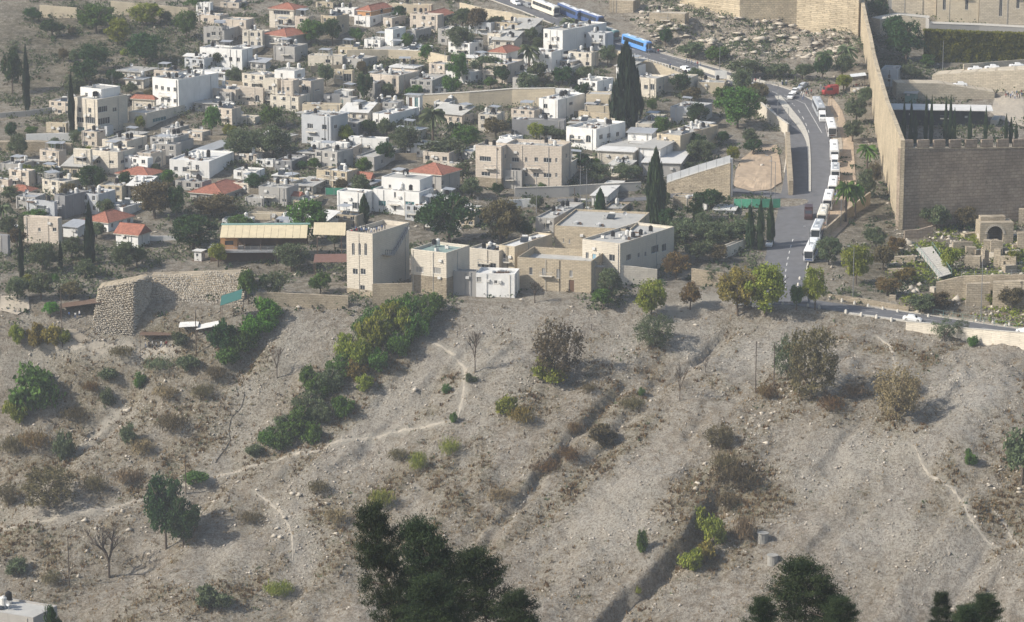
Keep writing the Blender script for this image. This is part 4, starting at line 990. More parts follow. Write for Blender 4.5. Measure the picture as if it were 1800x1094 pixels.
def protos():
    for v in range(4):
        rs = np.random.RandomState(50+v)
        PROTO['round', v] = (trunk_mesh(rs, .32, .07), leaves_mesh('crown', crown_points(rs, 3000, 30, .34, .16, shell=.4), .070, rs, zs=.6), 'bark')
        PROTO['big', v] = (trunk_mesh(rs, .3, .055, 5), leaves_mesh('crown', crown_points(rs, 5600, 50, .27, .10, shell=.35), .050, rs, zs=.6), 'bark')
        PROTO['sparse', v] = (trunk_mesh(rs, .22, .05, 6, spread=.6), leaves_mesh('crown', crown_points(rs, 2600, 44, .28, .08, shell=.1), .036, rs, zs=.6), 'bark')
        PROTO['shrubtree', v] = (trunk_mesh(rs, .12, .04, 7, spread=.5), leaves_mesh('crown', crown_points(rs, 5200, 70, .24, -.06, shell=.1), .036, rs, zs=.6), 'bark')
        PROTO['bush', v] = (None, leaves_mesh('foliage', crown_points(rs, 2400, 26, .36, -.15, flat=.95, shell=.3), .072, rs), None)
        PROTO['brush', v] = (None, leaves_mesh('foliage', np.abs(crown_points(rs, 700, 14, .45, -.02))*np.array([1,1,1])*np.sign(np.concatenate([rs.normal(size=(700,2)), np.ones((700,1))],1)), .14, rs, .12, 1.6), None)
        PROTO['reed', v] = (trunk_mesh(rs, .5, .03, 5, 'barkpale', .5), leaves_mesh('crown', crown_points(rs, 2600, 40, .32, -.02, shell=.3), .060, rs, .5, .6), 'bark')
        n = 2600; t = rs.rand(n)**.8; an = rs.rand(n)*2*math.pi
        prof = np.interp(t, [0,.06,.2,.45,.75,.92,1], [.35,.78,1,.92,.62,.3,.04])*(.72+.35*vnoise(an*3, t*9, 1, 60+v))
        rr = prof*(.62+.38*np.sqrt(rs.rand(n)))
        P = np.stack([rr*np.cos(an), rr*np.sin(an), .03+t*.97], 1); P[:,:2] *= 1
        V = leaves_mesh('crown', P, .10, rs, .4, 2.2)
        mb = MB(); mb.tube((0,0,-.05), (0,0,.3), .12, .08, 7)
        PROTO['cypress', v] = (mb.mesh('trunk', 'bark'), V, 'bark')
        # layered pine, plumes of needles pointing outward
        pts = []
        for k in range(230):
            an = rs.rand()*2*math.pi; z = .12+.86*rs.rand()**.85; rad = np.interp(z, [.1,.3,.55,.8,1], [.75,1,.9,.6,.1])*(.3+.7*rs.rand()**.6)*(.8+.25*math.sin(an*2+v)+.15*math.sin(an*5))
            c = np.array([rad*math.cos(an), rad*math.sin(an), z]); m = 210
            d = rs.normal(size=(m,3))*np.array([.11,.11,.012]); d[:,:2] += np.outer(rs.rand(m)*.16, [math.cos(an), math.sin(an)]); d[:,2] += .10*np.hypot(d[:,0], d[:,1])
            pts.append(c+d)
        pts = np.concatenate(pts)
        mb = MB(); mb.tube((0,0,-.05), (.02,.0,.55), .035, .02, 8); mb.tube((.02,0,.55), (0,.02,.97), .02, .006, 6)
        for k in range(16):
            an = k*2.4; z = .15+.045*k; rad = np.interp(z, [.1,.3,.55,.8,1], [.7,.95,.85,.55,.1]); mb.tube((.01,0,z), (rad*math.cos(an), rad*math.sin(an), z+.04), .008, .003, 4)
        PROTO['pine', v] = (mb.mesh('trunk', 'bark'), leaves_mesh('crown', pts, .030, rs, .24, .35, zs=.4), 'bark')
        # date palm
        mb = MB(); mb.tube((0,0,-.05), (.03,.02,.72), .10, .085, 8); fr = []
        for k in range(34):
            an = 2*math.pi*k/34*1.0+rs.rand()*.3; el = rs.uniform(-.5, 1.15); pr = Vector((.03,.02,.74)); L = 1.0; m = 9
            for s in range(m):
                t0, t1 = s/m, (s+1)/m
                f = lambda t: Vector((.03+L*t*math.cos(an)*math.cos(el*.8), .02+L*t*math.sin(an)*math.cos(el*.8), .74+(math.sin(el)*t-.55*t*t)*.36))
                p, q = f(t0), f(t1); w = .12*(1-abs(t0-.4)); sd = Vector((-math.sin(an), math.cos(an), 0))
                for sg in (-1, 1):
                    fr += [tuple(p), tuple(p+sd*sg*w+Vector((0,0,-.05))), tuple(q+sd*sg*w*.9+Vector((0,0,-.06))), tuple(q)]
        PROTO['palm', v] = (mb.mesh('trunk', 'bark'), npmesh('fronds', np.array(fr), len(fr)//4, 'olive', 4), 'bark')
        # leafless tree
        mb = MB(); tw = MB()
        def br(p, d, l, r, lev):
            q = p + d*l; (mb if lev < 2 else tw).tube(p, q, r, r*.65, 5 if lev < 2 else 3)
            if lev >= 4: return
            for _ in range(3 if lev else 4):
                nd = (d + Vector((rs.uniform(-.9,.9), rs.uniform(-.9,.9), rs.uniform(-.1,.45)))).normalized(); br(q, nd, l*rs.uniform(.6,.8), r*.55, lev+1)
        br(Vector((0,0,-.05)), Vector((0,0,1)), .27, .045, 0)
        for q in (mb, tw): q.v = [(x*(1+1.3*min(1,max(0,(z-.2)*3))), y*(1+1.3*min(1,max(0,(z-.2)*3))), z) for x, y, z in q.v]
        PROTO['bare', v] = (mb.mesh('trunk', 'bark'), tw.mesh('crown', 'bark'), 'bark')
protos()
_tc = [0]
def plant(px, py, w, h, kind, tint, label, cat=None, group=None, tile='.', Y=None, name=None, lean=0, dz=0, top=None):
    px, py = tp(tile, px, py)
    g = ground(px, py) if Y is None else on_depth(px, py, Y); s = scale_at(g)
    if Y is not None: g.z = float(hgt(g.x, g.y)); h = (on_depth(px, top, Y).z-g.z)/s/1.02
    g.z += dz
    Wm = w*s/2; Hm = h*s*1.02; _tc[0] += 1; v = (_tc[0]*7+int(px)) % 4; rz = (px*1.37+py*.71) % 6.283
    tr, cr, _ = PROTO[kind, v]
    nm = name or {'round':'tree','big':'tree','sparse':'tree','shrubtree':'tree','bush':'shrub','brush':'dry_shrub','reed':'tree','cypress':'cypress_tree','pine':'pine_tree','palm':'palm_tree','bare':'bare_tree'}[kind]
    cat = cat or {'shrub':'shrub','dry_shrub':'shrub','palm_tree':'palm'}.get(nm, 'tree')
    sc = (Wm, Wm*(1 if kind != 'bush' else .95), Hm)
    def col(o):
        if kind == 'bare': return
        sl = o.material_slots[0]; sl.link = 'OBJECT'; sl.material = MATS[tint]
    if tr is None:
        o = obj(nm, cr, None, g, rz, sc); col(o); return tag(o, label, cat, group)
    root = thing(nm, label, cat, g, rz, group); root.scale = sc; root.rotation_euler = (lean, lean*.3, rz) if kind != 'pine' else (.05, -lean, 0)
    obj('trunk', tr, root); c = obj('fronds' if kind == 'palm' else ('branches' if kind == 'bare' else 'crown'), cr, root); col(c)
    return root
P_ = plant
# ---- trees of the village (photo x, y of the foot, width and height in photo pixels)
for a in [
 (48,195,17,108,'cypress','cypress','tall dark cypress standing alone on the valley slope'),
 (22,165,46,80,'round','darkgreen','dark pine-like tree left of the lone slope cypress'),
 (127,235,14,100,'cypress','cypress','thin black cypress touching the three-storey cream house'),
 (170,58,80,52,'big','green','broad green tree at the top of the valley slope'),
 (258,46,72,42,'big','yellowgreen','yellow-green tree in front of the crest wall'),
 (207,80,58,50,'big','yellowgreen','olive-yellow tree in the middle of the slope grove'),
 (255,112,76,56,'big','darkgreen','large dark tree at the right of the slope grove'),
 (163,128,62,54,'big','darkgreen','dark tree at the left of the slope grove'),
 (150,148,62,44,'round','darkgreen','low dark tree behind the thin black cypress'),
 (328,68,52,52,'big','green','green tree between the grove and the grey balcony house'),
 (93,66,48,36,'round','darkgreen','dark round olive on the upper slope'),
 (202,148,36,30,'round','darkgreen','small dark tree above the rusty tiled roof'),
 (345,18,55,28,'round','green','green treetop at the upper edge of the picture'),
 (60,40,40,30,'round','darkgreen','dusky tree beside the upper slope ledges'),
 (230,168,30,24,'round','olive','grey-green shrub tree behind the rusty tiled roof'),
 (372,240,38,58,'round','green','young light green tree in front of the pinkish stone house'),
 (425,280,76,56,'big','olive','big grey-green olive beside the corner houses'),
 (20,248,26,38,'round','darkgreen','small dark tree by the white yard wall'),
 (55,240,30,20,'round','green','low green tree behind the white yard wall'),
 (547,78,52,48,'big','green','full green tree beside the red roofed crest house'),
 (585,80,40,50,'round','darkgreen','dusky tree in the shade right of the full green tree'),
 (628,76,32,30,'round','green','green tree left of the white sun-deck house'),
 (715,90,28,34,'round','green','round bright tree between the white stair block and garage'),
 (808,92,62,48,'big','olive','broad olive tree on the terraces below the road'),
 (838,58,46,46,'round','autumn','brownish tree on the upper terraces'),
 (872,55,40,30,'round','olive','grey-green tree next to the brownish terrace tree'),
 (805,148,46,58,'big','green','tall green tree beside the long terrace wall'),
 (855,140,66,46,'big','olive','dark olive tree left of the white cottage'),
 (883,150,36,40,'round','darkgreen','dark tree in front of the white cottage'),
 (641,182,34,56,'round','darkgreen','narrow dark tree beside the pink stone house'),
 (572,152,34,42,'round','olive','dull olive behind the sandy house with the wide window'),
 (793,168,44,36,'round','green','small cluster tree above the long terrace wall'),
 (475,225,48,44,'round','green','green tree at the foot of the slim cream block'),
 (480,278,74,60,'big','olive','large olive left of the grey rendered house'),
 (712,272,64,54,'big','olive','olive tree between the bright white house and palm'),
 (680,245,40,40,'round','olive','olive behind the bright white house'),
 (820,265,54,48,'round','green','green tree right of the date palm'),
 (872,245,54,44,'round','autumn','rusty tree above the apartment house'),
 (780,278,96,34,'round','olive','low olive grove tree under the date palm'),
 (850,290,50,36,'round','olive','olive just left of the apartment house roof'),
 (650,240,40,30,'round','darkgreen','dark garden tree right of the grey rendered house'),
 (1100,222,64,138,'cypress','cypress','great dark broad cypress in the middle of the village'),
 (988,150,48,34,'round','darkgreen','dark tree below the red awning house'),
 (1030,140,40,26,'round','olive','dull shrub tree under the mural wall'),
 (1068,115,38,38,'round','olive','grey tree at the end of the mural house'),
 (1170,82,30,34,'round','darkgreen','tree in front of the rock ledges'),
 (1213,103,54,34,'round','olive','olive tree beside the upper bus road'),
 (1258,112,50,36,'round','green','green tree at the corner of the rock garden'),
 (1312,138,72,36,'round','olive','wide grey olive above the road bend'),
 (1360,138,60,30,'round','olive','olive beside the stone road parapet'),
 (1296,225,92,76,'big','green','big green tree mass below the road bend'),
 (1330,200,44,48,'round','olive','grey-green tree against the road parapet wall'),
 (1270,190,40,40,'round','green','tree between the low sandy house and the green mass'),
 (972,246,50,28,'round','olive','olive in front of the dark grey hall'),
 (1232,285,60,42,'big','olive','olive hiding the golden stone house'),
 (1268,255,30,26,'round','darkgreen','dark little tree behind the slanting fence'),
 (1215,180,40,30,'round','autumn','brown tree behind the sheet-hung shed'),
 (1410,140,46,30,'round','olive','olive beside the road junction'),
 (1445,142,38,52,'round','darkgreen','dark tree behind the parked cars'),
 (1480,138,42,46,'round','olive','grey tree beside the red truck'),
 (1482,160,38,30,'round','yellowgreen','yellowish tree over the kiosk'),
 (1505,218,48,50,'round','olive','olive on the bank below the city wall'),
 (1498,250,44,42,'round','olive','second olive on the bank, beside the white coaches'),
 (1520,185,34,34,'round','olive','small grey olive high on the bank'),
 (1603,142,46,32,'round','olive','round olive in the walled car park'),
 (1592,112,84,80,'big','darkgreen','dark tree in the shade behind the city wall'),
 (1545,40,44,50,'round','darkgreen','dark tree at the upper end of the city wall'),
 (1570,80,44,60,'round','darkgreen','deep green tree hugging the city wall'),
 (1632,120,34,26,'round','green','small tree by the car park flags'),
 (162,338,58,50,'big','darkgreen','dense dark round tree below the banded cream house'),
 (220,342,34,42,'round','darkgreen','dark tree left of the rusty autumn tree'),
 (272,384,90,70,'big','autumn','large rusty autumn tree with thin crown'),
 (310,388,40,64,'round','darkgreen','dark tree between two autumn trees'),
 (378,384,98,44,'big','autumn','wide brown tree below the spreading red roof'),
 (340,438,110,62,'big','darkgreen','very dark broad tree left of the restaurant'),
 (425,408,60,30,'round','green','green tree behind the restaurant roof'),
 (75,478,64,54,'big','olive','grey olive among the left terraces'),
 (125,458,54,44,'round','olive','olive right of the thin terrace cypress'),
 (220,474,58,52,'big','olive','olive below the red gabled cottage'),
 (85,322,78,32,'round','olive','flat-topped olive by the valley shacks'),
 (30,528,54,44,'round','olive','olive at the left edge above the paved yard'),
 (72,528,54,54,'round','olive','tall olive above the wooden pergola'),
 (122,526,54,32,'round','autumn','brown bush tree beside the wooden pergola'),
 (88,558,36,30,'round','bright','bright green shrub tree beside the wooden pergola'),
 (437,535,40,66,'round','green','slender green tree at the right end of the stone rampart'),
 (170,420,40,30,'round','olive','olive in front of the white tin lean-to'),
 (150,490,50,36,'round','olive','olive on the bank above the rampart'),
 (15,420,36,44,'round','olive','pale olive at the left edge'),
 (20,355,40,30,'round','olive','olive behind the small plain red roof'),
 (60,390,50,26,'round','green','green tree left of the concrete house'),
 (540,430,84,84,'big','green','tall green tree breaking through the restaurant roofs'),
 (512,478,70,54,'big','olive','olive in front of the restaurant terrace'),
 (563,518,46,44,'round','green','green tree left of the watchtower'),
 (588,436,30,34,'round','olive','olive between restaurant and tower'),
 (790,428,110,94,'big','darkgreen','massive dark tree behind the watchtower'),
 (745,405,44,44,'round','darkgreen','dark tree right of the teal-windowed house'),
 (880,428,84,86,'big','autumn','tall rusty tree right of the massive dark tree'),
 (920,425,40,50,'round','darkgreen','dark tree left of the grey window house'),
 (830,350,50,40,'round','olive','olive left of the apartment wing'),
 (1050,325,64,40,'big','olive','wide olive above the grey retaining wall'),
 (1100,320,56,36,'big','olive','second wide olive above the grey retaining wall'),
 (1020,300,40,34,'round','darkgreen','dark tree behind the apartment house'),
 (1247,368,64,36,'round','darkgreen','dark tree in the overgrown yard'),
 (1200,428,74,46,'big','olive','broad olive right of the stone houses'),
 (1252,435,74,50,'big','olive','broad olive in the middle of the orchard'),
 (1300,430,70,46,'big','olive','broad olive next to the roadside cypresses'),
 (1225,460,60,42,'round','olive','dusky olive below the orchard'),
 (1262,462,44,36,'round','autumn','thin brown tree by the small gate hut'),
 (1170,400,40,36,'round','darkgreen','dark tree beside the ragged cypress'),
 (1188,492,58,50,'big','rust','green and orange tree before the shaded stone house'),
 (1072,530,56,62,'big','olive','grey-green tree before the low stone house'),
 (1060,545,44,40,'round','green','small green tree at the slope edge before the low stone house'),
 (1145,560,64,72,'big','yellowgreen','yellow-green tree at the slope edge'),
 (1213,545,44,52,'round','rust','rust-red tree at the slope edge'),
 (1297,555,84,88,'big','gold','golden tree above the hillside lip'),
 (1345,556,96,98,'big','yellowgreen','large yellow-green tree beside the junction'),
 (1250,500,46,36,'sparse','olive','thin tree beside the yard entrance'),
 (1432,545,54,80,'big','yellowgreen','roadside tree beside the hilltop pavement'),
 (1400,545,30,46,'round','green','small roadside tree at the junction'),
 (1457,466,54,52,'big','olive','round olive in front of the last coach'),
 (1505,500,64,74,'big','yellowgreen','yellow-green tree in the ruins garden'),
 (1540,440,50,46,'round','olive','olive beneath the city wall corner'),
 (1552,475,52,46,'round','autumn','brown tree beneath the city wall corner'),
 (1575,450,40,36,'round','rust','rusty tree left of the low ruin wall'),
 (1520,350,44,56,'round','olive','grey tree among the bank palms'),
 (1538,330,34,46,'round','autumn','brown tree against the lit wall'),
 (1740,372,54,50,'round','yellowgreen','yellow-green tree below the shaded wall'),
 (1697,402,48,40,'round','autumn','brown tree left of the ruined arch'),
 (1645,405,62,46,'round','olive','dusky bush tree at the foot of the shaded wall'),
 (1668,480,40,52,'round','yellowgreen','yellow tree right of the wooden ramp'),
 (1620,550,62,34,'round','olive','olive bush tree by the pavement fence'),
 (1655,545,50,34,'round','autumn','brown bush tree under the ruin terrace'),
 (1780,545,54,44,'round','autumn','reddish-green tree at the right of the ruins'),
 (1745,538,40,30,'round','yellowgreen','yellow bush tree under the ruin terrace wall'),
 (1560,520,56,34,'round','rust','rusty bush tree beside the pavement'),
 (1590,500,44,34,'round','gold','golden bush tree left of the wooden ramp'),
 (1775,470,40,34,'round','yellowgreen','yellowish tree among the ruin blocks'),
 (159,466,23,104,'cypress','cypress','spindle-shaped dark cypress beside the red roofed white house'),
 (38,488,13,84,'cypress','cypress','thin cypress on the left terraces'),
 (107,470,10,44,'cypress','cypress','tiny cypress stub on the left terraces'),
 (640,394,25,50,'cypress','darkgreen','dark fir-like tree in front of the green netting house'),
 (1055,380,26,46,'cypress','darkgreen','small fir beside the utility poles'),
 (1152,396,46,126,'cypress','cypgreen','tall ragged cypress behind the stone houses'),
 (1318,438,18,74,'cypress','cypgreen','first of three roadside cypresses'),
 (1336,440,18,84,'cypress','cypgreen','middle one of three roadside cypresses'),
 (1354,432,18,78,'cypress','cypgreen','last of three roadside cypresses, at the green screen'),
 (761,250,52,68,'palm','olive','shaggy date palm above the white houses'),
 (800,248,30,38,'palm','olive','short palm right of the shaggy date palm'),
 (930,128,40,58,'palm','olive','date palm beside the white cottage'),
 (1000,62,36,34,'palm','olive','palm below the row of coaches'),
 (1450,126,36,44,'palm','olive','palm at the foot of the rocks'),
 (1488,120,40,46,'palm','olive','palm beside the far end of the lit wall'),
 (1487,390,42,82,'palm','green','palm on the bank beside the coaches'),
 (1503,386,38,74,'palm','green','second palm on the bank beside the coaches'),
 (1524,300,38,54,'palm','green','palm close to the lit wall'),
 (5,404,40,54,'palm','olive','palm cut by the left edge'),
 (940,533,56,60,'bare','bark','leafless tree in front of the low stone house'),
]: P_(*a)
for k, (x, top) in enumerate([(950,722),(1000,716),(1030,800),(1105,692),(1143,694),(1242,702),(1275,692),(1304,775),(1415,765),(1525,765),(1668,812),(1702,835),(1740,872)]):
    X, yb = tp('D', x, 1000); yt = top/Z4
    P_(X, yb+2, 9 if k not in (2,) else 11, yb+2-yt, 'cypress', 'cypgreen', 'slim cypress in the row behind the battlements, number %d from the lit wall' % (k+1) if 0 else ['first','second','third','fourth','fifth','sixth','seventh','eighth','ninth','tenth','eleventh','twelfth','last'][k]+' slim cypress from the lit wall behind the battlements', group='cypresses behind the battlements')
# ---- hillside plants
for a in [
 (715,570,70,60,'reed','green','leafy thicket tree at the top of the green hillside band'),
 (760,552,56,42,'reed','green','bush tree right of the thicket top'),
 (680,592,70,66,'reed','yellowgreen','yellow-green thicket tree on the hillside band'),
 (730,600,60,56,'reed','green','shaded thicket tree facing the bare slope'),
 (650,622,66,72,'reed','yellowgreen','tall pale-stemmed thicket tree in the hillside band'),
 (700,628,56,50,'reed','green','thicket tree right of the pale stems'),
 (612,640,66,60,'reed','yellowgreen','thicket tree at the left rim of the band'),
 (625,668,48,40,'reed','gold','golden sapling in the hillside band'),
 (665,655,46,46,'reed','green','thicket tree low on the right rim'),
 (580,690,60,46,'reed','olive','grey-green thicket tree mid band'),
 (605,732,56,44,'bush','green','round green bush right of the band'),
 (545,730,70,48,'reed','olive','olive thicket tree in the lower band'),
 (540,672,36,34,'bush','green','bush beside the pale scree'),
 (515,770,64,46,'reed','green','thicket tree near the end of the band'),
 (548,778,44,42,'bush','green','upright green bush near the end of the band'),
 (478,790,60,44,'reed','green','lowest thicket tree above the long trail'),
 (447,800,40,24,'bush','olive','low bush touching the long trail'),
 (470,562,66,42,'bush','bright','vivid green creeper mound under the rampart tree'),
 (448,588,64,40,'bush','bright','vivid green mound lower on the left band'),
 (425,612,60,38,'bush','green','green mound beside the dump edge'),
 (402,640,52,34,'bush','green','dull green mound on the left band'),
 (380,668,46,30,'brush','autumn','brown brush below the left band'),
 (355,700,46,30,'brush','autumn','rusty brush beside the grey scree'),
 (60,715,112,80,'bush','green','large dark green bush on the left slope'),
 (28,742,52,48,'bush','yellowgreen','yellow-green bush at the left edge'),
 (115,805,50,54,'bush','olive','olive bush on the lower left slope'),
 (30,605,34,40,'bush','yellowgreen','first yellow bush left of the steps'),
 (62,608,44,46,'bush','gold','second yellow bush left of the steps'),
 (92,606,46,40,'bush','gold','third yellow bush left of the steps'),
 (115,602,26,26,'bush','yellowgreen','small yellow bush touching the steps'),
 (192,665,46,20,'bush','olive','dark low bush on the left slope'),
 (245,680,30,30,'bush','green','small green bush on the left slope'),
 (190,712,34,34,'bush','olive','grey bush above the gully'),
 (390,608,60,50,'bush','darkgreen','dark bush beside the white sheds'),
 (315,605,40,24,'bush','olive','bush right of the shelter'),
 (85,895,116,84,'shrubtree','autumn','large brownish bush tree at the trail end'),
 (15,890,40,50,'shrubtree','autumn','brown bush tree at the left edge'),
 (165,865,60,34,'brush','autumn','dry brush above the trail end'),
 (228,780,40,40,'bush','olive','green-grey bush on the left slope above the trail'),
 (225,850,60,36,'brush','drybrush','straw-coloured brush mid left'),
 (375,1068,74,44,'bush','olive','spreading bush on the lower slope'),
 (345,850,60,26,'bush','green','green weeds at the pole foot'),
 (30,1010,50,34,'bush','olive','pale bush above the foreground roof'),
 (90,1030,44,28,'brush','autumn','brown brush above the foreground roof'),
 (490,1050,60,40,'brush','yellowgreen','yellowish brush on the lower slope'),
 (980,672,104,122,'shrubtree','autumn','tall thin brown tree on the upper slope'),
 (965,672,70,50,'bush','yellowgreen','yellow bush at the foot of the thin brown tree'),
 (1150,610,84,66,'shrubtree','olive','grey-green tree under the slope edge trees'),
 (1265,792,66,52,'shrubtree','autumn','brown-green bush tree on the mid slope'),
 (1290,860,90,60,'brush','autumn','wide rusty brush at the gully head'),
 (1310,950,60,50,'brush','drybrush','dead brush beside the concrete blocks'),
 (1255,960,54,64,'bush','yellowgreen','yellow-green bush filling the gully'),
 (1215,1000,50,44,'bush','yellowgreen','second yellow-green bush in the gully'),
 (1120,1045,20,16,'bush','yellowgreen','little bright bush low in the gully'),
 (1128,970,26,46,'bush','green','small dark upright bush left of the gully'),
 (1425,700,120,140,'shrubtree','autumn','large half-bare brown tree with long shadow'),
 (1385,668,66,90,'shrubtree','olive','green shrub tree left of the half-bare tree'),
 (1576,738,96,104,'shrubtree','drybrush','pale leafless-looking bush tree on the right slope'),
 (1796,852,96,112,'round','olive','dark green tree cut by the right edge'),
 (1706,818,26,34,'bush','green','tiny bush near the right trail'),
 (1660,600,60,44,'sparse','olive','climbing shrub on the roadside wall'),
 (1710,608,26,20,'bush','green','little green bush at the foot of the roadside wall'),
 (1690,592,40,34,'sparse','olive','ivy-like shrub on the roadside wall'),
 (785,690,22,18,'bush','green','tiny bush on the scree'),
 (797,742,18,20,'bush','green','tiny upright bush at the trail fork'),
 (828,672,26,18,'bush','olive','tiny green weed clump under the bare tree'),
 (890,730,46,40,'bush','yellowgreen','yellow-green bush left of the middle gully'),
 (915,745,60,36,'brush','gold','golden brush left of the middle gully'),
 (735,830,40,44,'brush','yellowgreen','tall weeds below the long trail'),
 (790,800,46,34,'brush','yellowgreen','weeds right below the long trail'),
 (670,895,60,44,'brush','yellowgreen','yellow brush above the big pine'),
 (1060,780,60,40,'bush','autumn','brown bush in the middle gully'),
 (1000,810,60,30,'brush','rust','orange brush in the middle gully'),
 (1127,695,18,16,'bush','green','tiny green bush on the middle slope'),
 (1035,690,36,20,'brush','autumn','brush at the middle gully head'),
 (292,965,92,138,'big','darkgreen','dark leaning tree with shadow on the lower left slope'),
 (322,962,74,96,'big','darkgreen','lower right half of the dark leaning tree clump'),
 (192,1015,120,125,'bare','bark','leafless forked tree on the lower left slope'),
 (835,655,50,110,'bare','bark','leafless sapling on the scree'),
 (1195,705,40,96,'bare','bark','thin leafless sapling on the middle slope'),
 (487,665,40,80,'bare','bark','thin leafless sapling beside the green band'),
 (1240,655,30,40,'bare','bark','small bare shrub under the road trees'),
 (742, 578, 56, 50, 'reed', 'green', 'shady thicket tree between thicket top and bare slope'),
 (705, 598, 60, 60, 'reed', 'yellowgreen', 'thicket tree among pale stems, upper middle'),
 (665, 608, 60, 60, 'reed', 'yellowgreen', 'thicket tree left of the pale stems'),
 (632, 648, 60, 60, 'reed', 'yellowgreen', 'thicket tree in the middle of the hillside band'),
 (600, 668, 60, 50, 'reed', 'green', 'thicket tree below the middle of the band'),
 (640, 690, 40, 36, 'reed', 'yellowgreen', 'yellow sapling right of the lower band'),
 (560, 705, 60, 50, 'reed', 'green', 'thicket tree where the band narrows'),
 (565, 745, 50, 40, 'reed', 'olive', 'grey bush tree right of the narrowing band'),
 (530, 755, 60, 44, 'reed', 'green', 'leafy thicket tree in the lower band'),
 (500, 765, 50, 40, 'reed', 'olive', 'dusty thicket tree at the left of the lower band'),
 (495, 790, 50, 40, 'reed', 'green', 'green thicket tree just above the long trail'),
 (470, 580, 50, 34, 'bush', 'bright', 'vivid green mound between two others'),
 (440, 602, 50, 34, 'bush', 'green', 'leafy mound on the left band'),
 (415, 628, 50, 34, 'bush', 'green', 'leafy mound lower on the left band'),
 (690, 560, 50, 36, 'reed', 'green', 'thicket tree below the yard wall'),
 (660, 578, 50, 44, 'reed', 'green', 'thicket tree at the upper left rim'),
 (640, 600, 50, 50, 'reed', 'green', 'thicket tree at the left rim, upper'),
 (1230, 930, 50, 44, 'bush', 'yellowgreen', 'yellow-green bush at the head of the gully'),
 (1240, 985, 44, 40, 'bush', 'gold', 'golden bush in the gully bed'),
 (1280, 900, 60, 40, 'brush', 'autumn', 'rusty brush right of the gully'),
 (1275, 830, 60, 40, 'brush', 'autumn', 'rusty brush above the gully head'),
 (130, 740, 60, 30, 'brush', 'autumn', 'rusty brush on the left slope'),
 (290, 700, 60, 30, 'brush', 'drybrush', 'dry brush left of the hose'),
 (300, 760, 70, 36, 'brush', 'autumn', 'brown brush below the hose'),
 (250, 800, 60, 34, 'brush', 'drybrush', 'straw brush above the dark leaning tree'),
 (60, 790, 70, 40, 'brush', 'rust', 'orange brush at the left edge'),
 (20, 800, 50, 40, 'brush', 'autumn', 'brown brush cut by the left edge'),
 (160, 690, 40, 24, 'brush', 'rust', 'russet brush beside the large dark bush'),
 (330, 650, 50, 30, 'bush', 'olive', 'olive bush below the white sheds'),
 (280, 650, 60, 26, 'brush', 'olive', 'grey brush below the shelter'),
 (215, 628, 60, 24, 'brush', 'autumn', 'brown brush below the dusty walkway'),
 (1110, 720, 50, 26, 'brush', 'autumn', 'brown brush on the middle slope'),
 (1010, 760, 40, 26, 'brush', 'rust', 'orange brush beside the middle gully'),
 (960, 830, 60, 26, 'brush', 'rust', 'orange weeds low in the middle gully'),
 (1500, 700, 60, 30, 'brush', 'drybrush', 'pale brush left of the leafless-looking bush'),
 (1600, 690, 50, 30, 'brush', 'drybrush', 'pale brush right of the leafless-looking bush'),
 (1460, 720, 70, 30, 'brush', 'rust', 'orange brush right of the half-bare tree'),
 (1345, 700, 40, 30, 'brush', 'rust', 'orange brush at the foot of the poles'),
 (880, 880, 70, 26, 'brush', 'drybrush', 'straw brush above the bottom pines'),
 (560, 870, 50, 30, 'brush', 'autumn', 'brown weeds right of the short footpath'),
 (590, 920, 60, 30, 'brush', 'drybrush', 'straw weeds mid slope'),
 (440, 920, 50, 24, 'brush', 'autumn', 'brown weeds left of the short footpath'),
 (700, 810, 50, 26, 'brush', 'autumn', 'brown weeds below the long trail'),
]: P_(*a)
# ---- near pines whose feet are below the picture
for x, yt, w, lab, Yd, k in [(725,878,120,'tall leaning pine at the left of the dark bottom clump',262,'pine'),(800,905,170,'broad dark pine in the middle of the bottom clump',268,'pine'),(880,962,170,'dark pine sloping down at the right of the bottom clump',264,'pine'),(940,1035,110,'low dark pine at the right foot of the bottom clump',258,'pine'),(790,1010,150,'low pine boughs in front of the bottom clump',250,'pine'),
    (1420,983,190,'dark bushy pine at the lower right',262,'pine'),(1480,1050,110,'low pine bough right of the bushy pine',258,'pine'),(1345,1050,90,'low pine bough left of the bushy pine',258,'pine'),(1660,1040,66,'pine tip left of the bottom right corner',270,'pine'),(1735,1045,100,'pine tips in the bottom right corner',266,'pine'),(1700,1065,90,'low pine top between the corner tips',262,'pine'),(118,1050,44,'small dark treetop beside the foreground roof',420,'round')]:
    P_(x, 1150, w*.84, 100, k, 'pine' if k == 'pine' else 'darkgreen', lab, Y=Yd, lean=.22 if x < 1000 else .06, top=yt)
garden_trees()
